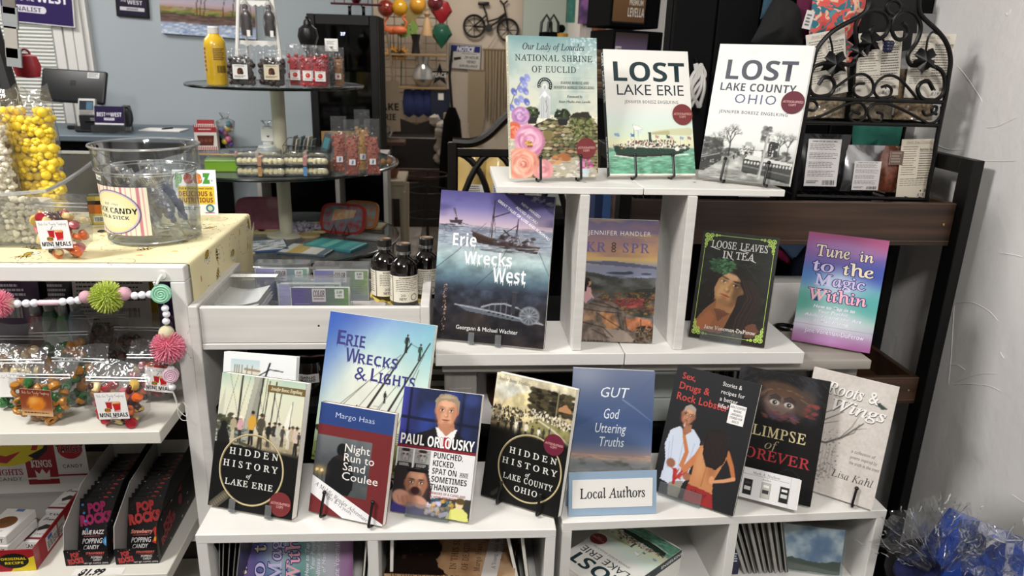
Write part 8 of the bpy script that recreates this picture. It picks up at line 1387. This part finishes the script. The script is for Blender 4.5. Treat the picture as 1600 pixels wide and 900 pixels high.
for q in([(410,555),(520,480),(600,465),(652,510),(650,580),(595,612),(545,592),(533,550),(560,525),(603,522)],[(945,632),(830,500),(750,472),(685,510),(662,570),(700,615),(755,605),(772,560),(745,535),(708,545)],
          [(240,682),(285,690),(308,660),(285,630),(250,632)],[(225,745),(330,725),(480,655),(570,640),(612,685),(600,740),(550,765),(513,740),(525,700),(575,712)],[(1000,772),(850,690),(740,648),(650,655),(622,705),(650,755),(700,758),(715,715),(680,702)],
          [(965,690),(985,720),(1040,705),(1055,670),(1030,668),(1025,700),(1055,715)],[(1085,665),(1080,720),(1040,765),(985,772)]):iron(q,.003,'thin_scroll')
MB().tube([Zp(785+45*math.cos(k*.35),48+45*math.sin(k*.35))for k in range(18)],.0034,8,True).build('loop',IR,kr)
for a0,a1 in(((238,612),(1108,640)),((222,765),(1075,785)),((175,1225),(988,1248))):
    A,B=Vector(Zp(*a0)),Vector(Zp(*a1));MB().tube([A,B],.0042,8).build('rail',IR,kr);MB().tube([A+Vector((0,.12,0)),B+Vector((0,.12,0))],.0035,8).build('back_rail',IR,kr)
    if a0[1]!=612:[MB().tube([A.lerp(B,i/9),A.lerp(B,i/9)+Vector((0,.12,0))],.0022,6).build('shelf_wire',IR,kr)for i in range(10)]
for x,y0 in((230,700),(1090,700)):A=Vector(Zp(x,y0,.12));MB().tube([(A.x,.12,A.z),(A.x-.003,.12,zf)],.004,8).build('back_leg',IR,kr)
for q in(158,1255),(990,1262):A=Vector(Zp(*q));MB().tube([A,(A.x,0,zf)],.0048,8).build('foot',IR,kr)
for q in([(385,225),(400,290),(405,350)],[(1060,212),(1030,200),(1000,240),(985,330)],[(715,240),(725,260)]):iron(q,.0022,'stem')
def leaf(cx,cy,s,m,nm='leaf',rot=0):
    c=Vector(Zp(cx,cy,-.008));pts=[]
    for k in range(25):th=2*math.pi*k/24+rot;rr_=s*(.55+.45*abs(math.cos(2.5*(th+1.57))))*(1+.12*math.cos(12*th));pts.append((rr_*math.cos(th),.006*math.cos(5*th),rr_*math.sin(th)))
    MB().add([(0,-.008,0)]+pts[:-1],[(0,i+1,(i+1)%24+1)for i in range(24)]).add([(0,-.002,0)]+[(x,y+.004,z)for x,y,z in pts[:-1]],[(0,(i+1)%24+1,i+1)for i in range(24)]).build(nm,m,kr,60,loc=c)
leaf(405,400,.0265,IR);leaf(965,380,.0265,IR);leaf(620,270,.024,IR,rot=.6);leaf(545,330,.016,IR,rot=.3)
c=Vector(Zp(735,300,-.008));[MB().ball((c.x+.006*math.cos(i*2.1)*(1-.12*(i//3)),-.008+.004*math.sin(i*2.1),c.z+.009-.006*(i//3)),.0058,8,6).build('grape',mat('grape_navy','141a38',.4),kr)for i in range(9)]
def facts(a,sd):
    a.text('Hearty Soup Company',.14,.03,.86,.065,'5a5048','si');a.vr(.12,.075,.88,.08,'7a7068');a.para(.06,.12,.5,.62,13,'6a6258',.32,.3,sd);a.text('Nutrition Facts',.55,.15,.97,.195,'1d1a18','B',.012);a.vr(.55,.21,.97,.217,'2a2826');a.para(.55,.235,.97,.68,11,'4a4642',.38,.15,sd+3);a.vr(.55,.7,.97,.705,'2a2826');a.para(.06,.66,.94,.8,4,'7a7268',.3,.3,sd+5);a.bars(.8,.84,.93,.89);a.vc(.7,.87,.025,'4a4642',10);a.text('8.19',.62,.91,.8,.965,'2a3a6a','i')
SOUP=[mat('soup_mix_%d'%i,c,.6,c2=d,vs=(150,150,150))for i,(c,d)in enumerate((('b9a684','6a5638'),('8a7a52','4a3c28'),('b09468','5a4026')))]
zs_=Zp(300,765)[2]+.005
for i,(x0,x1,yb,tilt,lab)in enumerate(((232,465,745,3,'soup mix bag with a cream facts card, left on the scroll rack'),(500,760,750,-8,'green pea soup mix bag with a cream facts card, middle of the scroll rack'),(770,1010,755,-7,'pale noodle soup bag with a cream facts card, right on the scroll rack'))):
    A=aty(1200+x0/4,yb/4,ky+.06);B=aty(1200+x1/4,yb/4,ky+.06);w=B.x-A.x;q=thing('soup_bag',lab,'bag',((A.x+B.x)/2,ky+.055,zs_));q.rotation_euler=(R(-6),0,0);MB().grid(lambda u,v:((u-.5)*w,-.03*math.sin(math.pi*u)**.6*(1-.55*v),v*.105),10,10).grid(lambda u,v:((u-.5)*w,.03*math.sin(math.pi*u)**.6*(1-.55*v),v*.105),10,10).build('bag',SOUP[i],q);MB().grid(lambda u,v:((u-.5)*w*1.03,-.033*math.sin(math.pi*u)**.6*(1-.5*v)-.001,v*.12),10,10).build('bag_film',BAG,q,80)
    h=.128;a=Art((.082,.094,.094)[i],h,'d9d2c6',cell=.02);facts(a,i*7);o=a.build('facts_card',q,PM,y=0);o.location=((-.014,-.012,.001)[i],-.034,.045);o.rotation_euler=(R(4),R((-12,-5,-1)[i]),0);MB().bb(-a.w/2,a.w/2,.0003,.0012,0,h).build('card_back',PAPER,o,0)
zl_=Zp(600,1235)[2]+.005
def lowbag(lab,px0,px1,pyt,m,tilt,fn,lw,lh,lz,lx=0,base='cfcbcb',h=.105):
    A,B=aty(px0,300,ky+.05),aty(px1,300,ky+.05);w=B.x-A.x;q=thing('snack_pouch',lab,'bag',((A.x+B.x)/2,ky+.05,zl_));q.rotation_euler=(R(-4),R(tilt),0);MB().grid(lambda u,v:((u-.5)*w,-.02*math.sin(math.pi*u)**.7*math.sin(math.pi*min(1,.15+.85*v))-.001+.002*math.sin(9*u+8*v),v*h),10,10).grid(lambda u,v:((u-.5)*w,.018*math.sin(math.pi*u)**.7+.001,v*h),10,10).build('pouch',m,q);a=Art(lw,lh,base,cell=.02);fn(a);o=a.build('label',q,PM,y=0);o.location=(lx,-.0245,lz);MB().bb(-lw/2,lw/2,.0003,.0008,0,lh).build('label_back',PAPER,o,0)
def plab(a):a.text('FARM HOUSE GARLIC MIX',.12,.03,.88,.065,'2a2a2c','b');[a.para(.06,.1+.19*k,.94,.24+.19*k,4,'5a5858',.35,.2,k)for k in range(4)];a.bars(.55,.87,.92,.97);a.para(.06,.88,.45,.95,2,'5a5858')
lowbag('black pouch with a tall white ingredient label, left in the walnut tray',1238,1318,220,mat('pouch_black','101014',.25,coat=.3),0,plab,.073,.1,.012,-.01,h=.122)
lowbag('silver foil pouch with a crumpled white label, middle of the walnut tray',1304,1372,238,mat('foil_silver','a5a5a8',.22,.9),0,plab,.06,.062,.005,.004,h=.1);lowbag('clear pouch of rust coloured soup mix in the walnut tray',1366,1400,240,mat('soup_rust','7a3e28',.5,c2='4a2a1c',vs=(120,120,120)),0,lambda a:a.para(.1,.1,.9,.9,4,'9a8a80'),.03,.03,.06,0,'6a5a50',.1)
lowbag('tan pouch with a cream nutrition card, right in the walnut tray',1384,1446,236,SOUP[2],-2,lambda a:facts(a,31),.078,.128,-.012,.002,'d6cdbb',h=.1)
t=thing('black_pouch','crumpled black bag with blue bits behind the tall ingredient label','bag',(aty(1270,240,ky+.1).x,ky+.1,zl_));MB().ball((0,0,.055),.055,14,10,sc3=(1.1,.25,1.1),jit=.15).build('bag',mat('pouch_black'),t);MB().ball((-.01,-.016,.1),.012,8,6).build('blue_spot',mat('blue_spot','22306a',.4),t)
t=thing('shelf_tag','white shelf label under the lake county book edge','tag',(aty(1192,304,1.4).x,1.44,aty(1192,308,1.44).z));MB().rb(-.033,.033,0,.001,0,.05,.0004,1).build('tag',PAPER,t,0);MB().rb(-.03,.03,.0012,.003,.01,.04,.0004,1).build('clip',CLR,t,0)
# ================================================================ CLOTHES ON THE BLACK WALL
def cloth(lab,cat,name,pts,y,m,th=.05,hook=None):
    P=[aty(px,py,y)for px,py in pts];cx=sum(p.x for p in P)/len(P);cz=sum(p.z for p in P)/len(P);t=thing(name,lab,cat,(cx,y,cz));n_=len(P);b=MB();out=smooth([(p.x-cx,0,p.z-cz)for p in P+[P[0]]],4)[:-1];N=len(out)
    for sg in(-1,1):
        vs=[(0,sg*th*.5,0)];fs=[]
        for k,f in enumerate((.35,.7,.92,1)):vs+=[(p[0]*f,sg*th*.5*(1-f**3)+.004*math.sin(14*p[0]*F/300+5*f+k),p[2]*f)for p in out]
        fs+=[(0,1+i,1+(i+1)%N)for i in range(N)]+[(1+k*N+i,1+(k+1)*N+i,1+(k+1)*N+(i+1)%N,1+k*N+(i+1)%N)for k in range(3)for i in range(N)];b.add(vs,[f if sg<0 else f[::-1]for f in fs])
    b.build('fabric',m,t,80);MB().tube([(0,.02,max(p[2]for p in out)-.02),(0,.03,max(p[2]for p in out)+.05),(0,1.736-y if 1.736-y>.03 else .03,max(p[2]for p in out)+.05)],.003,6).build('hook',BKW,t);return t
FB=mat('cotton_black','0d0d0f',.9);
fl_=mat('floral_cloth','c05048',.85);nt=fl_.node_tree;v=nt.nodes.new('ShaderNodeTexVoronoi');v.inputs['Scale'].default_value=85;cr=nt.nodes.new('ShaderNodeValToRGB');cr.color_ramp.interpolation='CONSTANT';tc=nt.nodes.new('ShaderNodeTexCoord')
nz=nt.nodes.new('ShaderNodeTexNoise');nz.inputs['Scale'].default_value=22;mx=nt.nodes.new('ShaderNodeMix');mx.data_type='VECTOR';mx.inputs[0].default_value=.09
while len(cr.color_ramp.elements)<5:cr.color_ramp.elements.new(.5)
for e,(pos,c)in zip(cr.color_ramp.elements,((0,'c9504a'),(.36,'2f6a78'),(.52,'d9b096'),(.68,'cc5650'),(.84,'4a8a94'))):e.position=pos;e.color=(*s2l(c),1)
nt.links.new(tc.outputs['Object'],nz.inputs['Vector']);nt.links.new(tc.outputs['Object'],mx.inputs[4]);nt.links.new(nz.outputs['Color'],mx.inputs[5]);nt.links.new(mx.outputs[1],v.inputs['Vector']);nt.links.new(v.outputs['Color'],cr.inputs[0]);nt.links.new(cr.outputs[0],nt.nodes['Principled BSDF'].inputs['Base Color'])
cloth('black cap hanging left of the floral bag on the black wall','cap','cap',[(1172,66),(1186,40),(1200,12),(1216,-5),(1246,8),(1252,40),(1250,74),(1210,76)],1.69,FB,.06)
cloth('teal blue garment behind the black cap','garment','garment',[(1188,30),(1200,-20),(1225,-20),(1218,5),(1200,20)],1.712,mat('cloth_denim','2a4658',.9),.02)
cloth('magenta garment between the black cap and the floral bag','garment','garment',[(1246,55),(1248,-20),(1282,-20),(1276,20),(1262,60)],1.71,mat('cloth_magenta','5a1438',.9),.02)
q=cloth('coral and teal floral bag with a white price tag on the black wall','bag','floral_bag',[(1262,60),(1266,20),(1276,-10),(1330,-15),(1352,-5),(1340,40),(1322,66),(1322,86),(1300,66),(1280,60)],1.68,fl_,.05);p=aty(1260,30,1.645);a=Art(.019,.038,'d6d3d2',cell=.02);a.para(.2,.2,.8,.9,4,'4a4a4a');o=a.build('price_tag',q,PM,y=0);o.location=(p.x-q.location.x,-.038,p.z-q.location.z-.02);o.rotation_euler=(0,R(10),0)
cloth('coral floral cloth hanging behind the soup bags','cloth','floral_cloth',[(1316,60),(1330,66),(1338,80),(1322,108),(1312,92)],1.70,fl_,.02)
cloth('black garment hanging behind the scroll rack top','garment','garment',[(1338,66),(1344,20),(1355,-20),(1430,-20),(1432,40),(1425,75),(1380,80)],1.70,FB,.04)
cloth('sea green garment hanging below the scroll rack shelf','garment','garment',[(1330,240),(1334,190),(1370,185),(1406,190),(1403,236),(1370,244)],1.70,mat('cloth_seagreen','3f9080',.9),.02)
cloth('pale blue garment seen under the walnut tray','garment','garment',[(1205,372),(1262,366),(1262,380),(1244,408),(1222,388)],1.70,mat('cloth_paleblue','6a86b0',.9),.02)
cloth('magenta garment seen under the walnut tray','garment','garment',[(1212,386),(1222,390),(1236,408),(1230,412),(1212,400)],1.71,mat('cloth_pink','a8285a',.9),.015)
cloth('navy garment hanging behind the pastel book','garment','garment',[(1240,405),(1262,385),(1256,425),(1232,442)],1.69,mat('cloth_navy','1c2440',.9),.02)
for i in range(3):MB().bb(1.045,1.119,1.733,1.7375,.9+.24*i,1.13+.24*i).build('slat_panel',mat('slat_grey','8a8a8a',.6),wa,0)
t=thing('white_box','white box standing in the lower walnut tray behind the table end','box',(aty(1226,460,1.62).x,1.58,.7695));MB().rb(-.05,.05,0,.06,0,.235,.002,1).build('carton',PAPER,t);MB().tube(smooth([(.02,-.004,.235),(.03,-.006,.19),(.01,-.006,.15),(.0,-.006,.12)],5),.003,8).build('cord',mat('cord_grey','7a7a7a',.5),t)
t=thing('dark_box','dark box in the lower walnut tray under the coil of cable','box',(aty(1228,487,1.5).x,1.465,.7695));MB().rb(-.06,.06,0,.1,0,.12,.002,1).build('carton',BK,t);MB().bb(-.03,.03,-.0008,0,.03,.08).build('label',mat('label_grey2','5a5a5c',.6),t,0)
t=thing('cable_coil','coil of black cable in front of the white box','cable',(aty(1228,487,1.5).x,1.515,.890))
[MB().tube([(.03*math.cos(k*.5)+.016*i-.016,.03*math.sin(k*.5),.006+.009*i)for k in range(13)],.0048,8,True).build('loop',BKW,t)for i in range(3)]
t=thing('ribbon_bag','white plastic bag with loops hanging behind the two lost books','bag',aty(1085,160,1.71));r=random.Random(4);[MB().tube(smooth([(r.uniform(-.02,.02),0,-.01),(r.uniform(-.025,.025),-.012,.03),(r.uniform(-.02,.02),-.005,.06),(r.uniform(-.01,.01),0,.085)],5),.0045,6).build('fold',mat('bag_white2','b5b2b0',.5),t)for i in range(7)];MB().tube([(0,.0,.08),(0,.026,.1)],.003,6).build('hook',BKW,t)
# ================================================================ UNDER THE GREY TABLE
fz3=.80
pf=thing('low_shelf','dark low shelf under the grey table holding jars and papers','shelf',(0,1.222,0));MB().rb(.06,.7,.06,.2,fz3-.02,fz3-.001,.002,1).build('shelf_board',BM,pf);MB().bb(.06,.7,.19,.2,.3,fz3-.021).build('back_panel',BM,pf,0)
t=thing('barrel','small brown wooden barrel behind the county history book','barrel',(aty(782,600,1.33).x,1.33,fz3));MB().lathe([(0,0),(.026,0),(.03,.06),(.026,.125),(0,.125)],20).build('staves',mat('barrel_wood','4a2a14',.4,var=.3,vs=(60,60,4)),t);[MB().tube([((.0285)*math.cos(k*.314),.0285*math.sin(k*.314),z)for k in range(20)],.0014,5,True).build('hoop',BKW,t)for z in(.03,.095)]
t=thing('paper_stack','white papers behind the newsman memoir','paper',(aty(757,610,1.3).x,1.3,fz3),R(-12),None,R(20));MB().bb(-.02,.02,0,.004,0,.1).build('sheets',PAPER,t,0);a=Art(.036,.09,'e2dede',cell=.03);a.dabs((0,.3,1,.9),20,.1,.03,['d9b9c0','c0b0b9'],.6);a.build('print',t,PM,y=-.0008).location=(0,0,.005)
t=thing('white_carton','flat white boxes stacked behind the dusky blue book','box',(aty(1037,585,1.32).x,1.3,fz3));[MB().rb(-.028+.002*k,.028,0,.07,.0+.052*k,.05+.052*k,.001,1).build('carton',mat('carton_pale','b5bdb9',.6),t)for k in range(2)]
for px,lab in((1062,'dark jar with a grey label, left of the three behind the cookbook memoir'),(1100,'dark jar in the middle behind the cookbook memoir'),(1142,'dark jar at the right behind the cookbook memoir')):t=thing('dark_jar',lab,'jar',(aty(px,580,1.34).x,1.345,fz3));MB().lathe([(0,0),(.022,0),(.0225,.095),(.016,.106),(.016,.112)],20).build('jar',AM,t);MB().lathe([(.0178,.108),(.0178,.126),(0,.126)],18).build('lid',CAPM,t);MB().lathe([(.0229,.03),(.0231,.08)],20).build('label',mat('label_grey','3a3a3c',.6),t)
t=thing('dark_jar','squat black jar with a white printed label under the white tray rack','jar',(aty(487,590,1.33).x,1.33,.865));MB().lathe([(0,0),(.034,0),(.036,.05),(.03,.065),(0,.066)],22).build('jar',AM,t);a=Art(.04,.018,'b9b6b4',cell=.02);a.text('GARLIC',.15,.2,.85,.45,'2a2a2a','b');a.text('MUSTARD',.15,.55,.85,.8,'2a2a2a','b');a.build('label',t,PM,bend=lambda V:np.stack([V[:,0],-np.sqrt(np.maximum(.0366**2-V[:,0]**2,0))+V[:,1],V[:,2]+.028],1))
t=thing('rack_insert','dark shelf inside the white tray rack carrying the squat black jar','shelf',(0,1.26,0));MB().rb(tx0+.01,tx1-.01,.0,.22,.845,.864,.002,1).build('shelf_board',BM,t);MB().bb(tx0+.01,tx1-.01,.225,.235,.3,zt-.08).build('back_panel',BM,t,0)
t=thing('book_stack','stack of cream pages seen left of the grey table leg','book',(aty(676,620,1.3).x+.004,1.31,.865));[MB().rb(-.022,.022,0,.09,.012*k,.011+.012*k,.001,1).build('pages' if k%2 else 'cover',PAGE if k%2 else mat('olive_cover','6a6448',.6),t)for k in range(7)]
# ================================================================ GIFT BASKET
gp_=aty(1540,880,1.0);gz=.55
t=thing('gift_basket','gift basket wrapped in crinkled cellophane with a blue box and navy velvet','basket',(gp_.x-.0,1.0,gz));NV=mat('velvet_navy','10184a',.9,var=.4,vs=(60,60,60),bump=.6,bs=90)
MB().lathe([(0,0),(.13,0),(.15,.07),(.145,.07),(.125,.008),(0,.008)],24).build('basket',mat('wicker','2e2a2c',.8),t);b=MB();A=Vector(aty(1512,818,1.0))-t.location;Bq=Vector(aty(1660,880,1.0))-t.location;ang=math.atan2(Bq.z-A.z,Bq.x-A.x)
MB().rb(0,.17,-.02,.05,-.15,0,.004,2).build('blue_box',mat('box_royal','1f3f9a',.35,coat=.4,c2='2f58b8',vs=(20,20,20)),t,loc=A,rot=(0,-ang,0))
for q,r_ in(((1420,892),.024),((1438,900),.028),((1452,888),.018)):MB().ball(Vector(aty(*q,.98))-t.location,r_,14,10,jit=.05).build('velvet_fold',NV,t)
CE=film('cellophane','fbfcfc',.04,.1,.015,.8,40);r=random.Random(6)
def cello(pxs,sd,y0):
    rr_=random.Random(sd);n_=len(pxs[0]);m_=len(pxs)
    G=[[Vector(aty(px,py,y0+rr_.uniform(-.028,.028)))-t.location for px,py in row]for row in pxs];vs=[p for row in G for p in row];return MB().add(vs,[(j*n_+i,j*n_+i+1,(j+1)*n_+i+1,(j+1)*n_+i)for j in range(m_-1)for i in range(n_-1)])
def fan(sd,y0):
    rows=[];rr_=random.Random(sd);base=(1462,900)
    for k in range(7):
        f=k/6;row=[]
        for i in range(15):th=R(202+i*(330-202)/14)if 0 else R(205+i*9.2);L=(125+14*math.sin(i*1.9+sd))*(.12+.88*f);row.append((base[0]+L*math.cos(th)*.85+rr_.uniform(-3,3),base[1]+L*math.sin(th)*.93+rr_.uniform(-3,3)))
        rows.append(row)
    return cello(rows,sd,y0)
fan(3,.935).build('cellophane',CE,t,25);fan(8,.96).build('cellophane',CE,t,25)
GLINT=film('glint_plastic','ffffff',.3,.15,.4)  # whitish film for tubes that stand in for bright reflections on the cellophane
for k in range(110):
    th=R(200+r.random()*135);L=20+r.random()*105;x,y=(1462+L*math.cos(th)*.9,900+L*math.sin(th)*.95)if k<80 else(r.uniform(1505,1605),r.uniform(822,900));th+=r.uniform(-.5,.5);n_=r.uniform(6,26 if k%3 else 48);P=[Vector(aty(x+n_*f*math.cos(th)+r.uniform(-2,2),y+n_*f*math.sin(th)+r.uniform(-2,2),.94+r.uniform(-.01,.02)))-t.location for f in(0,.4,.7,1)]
    MB().tube(smooth(P,3),[.0002]+[.0003+.0008*r.random()]*8+[.0002],5).build('crease_glint',GLINT,t)
cello([[(1500+i*14+r.uniform(-4,4),808+j*17+i*4+r.uniform(-4,4))for i in range(9)]for j in range(7)],5,.955).build('cellophane',CE,t,25)
s2_=thing('basket_stand','dark stool under the gift basket','stool',(gp_.x,1.0,0));MB().lathe([(0,gz-.03),(.11,gz-.03),(.11,gz-.004),(0,gz-.004)],20).build('seat',BM,s2_);[MB().tube([(.08*math.cos(k*1.57+.8),.08*math.sin(k*1.57+.8),0),(.06*math.cos(k*1.57+.8),.06*math.sin(k*1.57+.8),gz-.03)],.012,8).build('leg',BM,s2_)for k in range(4)]
t=thing('picture_book','blue and white flat card lying behind the roots book','card',(aty(1378,770,1.0).x,1.13,.8005),R(20));t.location.x=.668;MB().bb(-.03,.03,-.04,.04,0,.002).build('card',PAPER,t,0);MB().bb(.0,.026,-.035,-.01,.002,.0024).build('blue_print',mat('box_royal'),t,0)
# ================================================================ BOOK EASELS
def easel(of,lab,us,kind='wire',drop=.006,w=.15,h=.23,T=.012,tall=.034):
    b=next(o for o in bpy.data.objects if o.get('label','').startswith(of));t=thing('book_easel' if kind=='wire' else 'acrylic_easel',lab,'easel',b.location.copy());t.rotation_euler=b.rotation_euler
    if kind=='wire':
        for u in us:
            x=(u-.5)*w;MB().tube(smooth([(x*.8,T+.004,h*.45),(x,T+.006,.03),(x,T+.004,-drop*.5),(x,.002,-drop*.55),(x,-.0075,-drop*.4),(x,-.0085,.004),(x+.001,-.006,tall)],4),.0021,8).build('prong',BKW,t);MB().ball((x+.001,-.006,tall+.001),.0034,10,8).build('knob',BKW,t)
        MB().tube([((us[0]-.5)*w*.8,T+.004,h*.45),((us[-1]-.5)*w*.8,T+.004,h*.45)],.002,6).build('crossbar',BKW,t)
    elif kind=='tab':
        for u in us:x=(u-.5)*w;MB().rb(x-.0055,x+.0055,-.0045,-.0022,-drop*.7,.017,.0008,1).build('lip',film('tab_acrylic','eef2f4',.12,.08,.1),t,0);MB().rb(x-.0055,x+.0055,-.0022,T+.004,-drop*.75,-drop*.3,.0006,1).build('foot',film('tab_acrylic'),t,0)
        MB().rb((us[0]-.5)*w-.005,(us[-1]-.5)*w+.005,T+.001,T+.0035,-drop*.3,h*.5,.0008,1).build('back_rest',CLR,t,0)
    else:x0,x1=(us[0]-.5)*w,(us[1]-.5)*w;MB().rb(x0,x1,-.0048,-.0022,-drop*.7,.018,.0008,1).build('lip',film('lip_acrylic','f6f8f8',.06,.06,.05),t,0);MB().rb(x0,x1,-.0022,T+.004,-drop*.75,-drop*.3,.0006,1).build('foot',CLR,t,0);MB().rb(x0,x1,T+.001,T+.0035,-drop*.3,h*.5,.0008,1).build('back_rest',CLR,t,0)
easel('shrine of','small black wire easel under the shrine book',(.31,.79));easel('white lost lake erie paperback with','small black wire easel under the lost lake erie book',(.27,.74));easel('white lost lake county','small black wire easel under the lost lake county book',(.27,.76))
easel('large dark blue','clear acrylic easel under the shipwreck book',(.36,.6),'tab',.006,.204);easel('dark green paperback','clear acrylic easel under the dark green tea book',(.15,.7),'lip',.004,.135)
easel('black hidden history paperback','clear acrylic easel under the lake erie history book',(.3,.73),'tab',.006,.146,T=.017);easel('red and blue young','small black wire easel under the red and blue book',(.2,.85),'wire',.006,.1265,.17,.013);easel('paperback memoir','clear acrylic easel under the newsman memoir',(.2,.75),'lip',.006,.128);easel('black hidden history of the','small black wire easel under the county history book',(.25,.76),'wire',.006,.137,.2,.017,.03)
easel('black cookbook','clear acrylic easel under the cookbook memoir',(.1,.62),'lip',.006,.138);easel('black paperback with a painted','clear acrylic easel under the black glimpse book',(.35,.75),'tab',.006,.143);easel('pale grey paperback','small black wire easel under the roots book',(.2,.78),'wire',.006,.13,.2,.006,.028)
t=thing('book_easel','black curling scroll easel under the big acrobat book','easel',(-.147,1.1,.8005),R(-21.6))
for s in(-1,1):MB().tube(spiral(s*.075,.016,.014,.004,-90,500,30,-.012),.0022,6).build('scroll',BKW,t);MB().tube(spiral(s*.05,.014,.012,.004,90,-400,26,-.014),.002,6).build('scroll',BKW,t);MB().tube(smooth([(s*.08,-.014,.004),(s*.08,.0,.012),(s*.07,.02,.02),(s*.04,.075,.13)],5),.0022,6).build('strut',BKW,t)
MB().tube([(-.08,-.008,.0225),(.08,-.008,.0225)],.0016,6).build('ledge_bar',BKW,t)
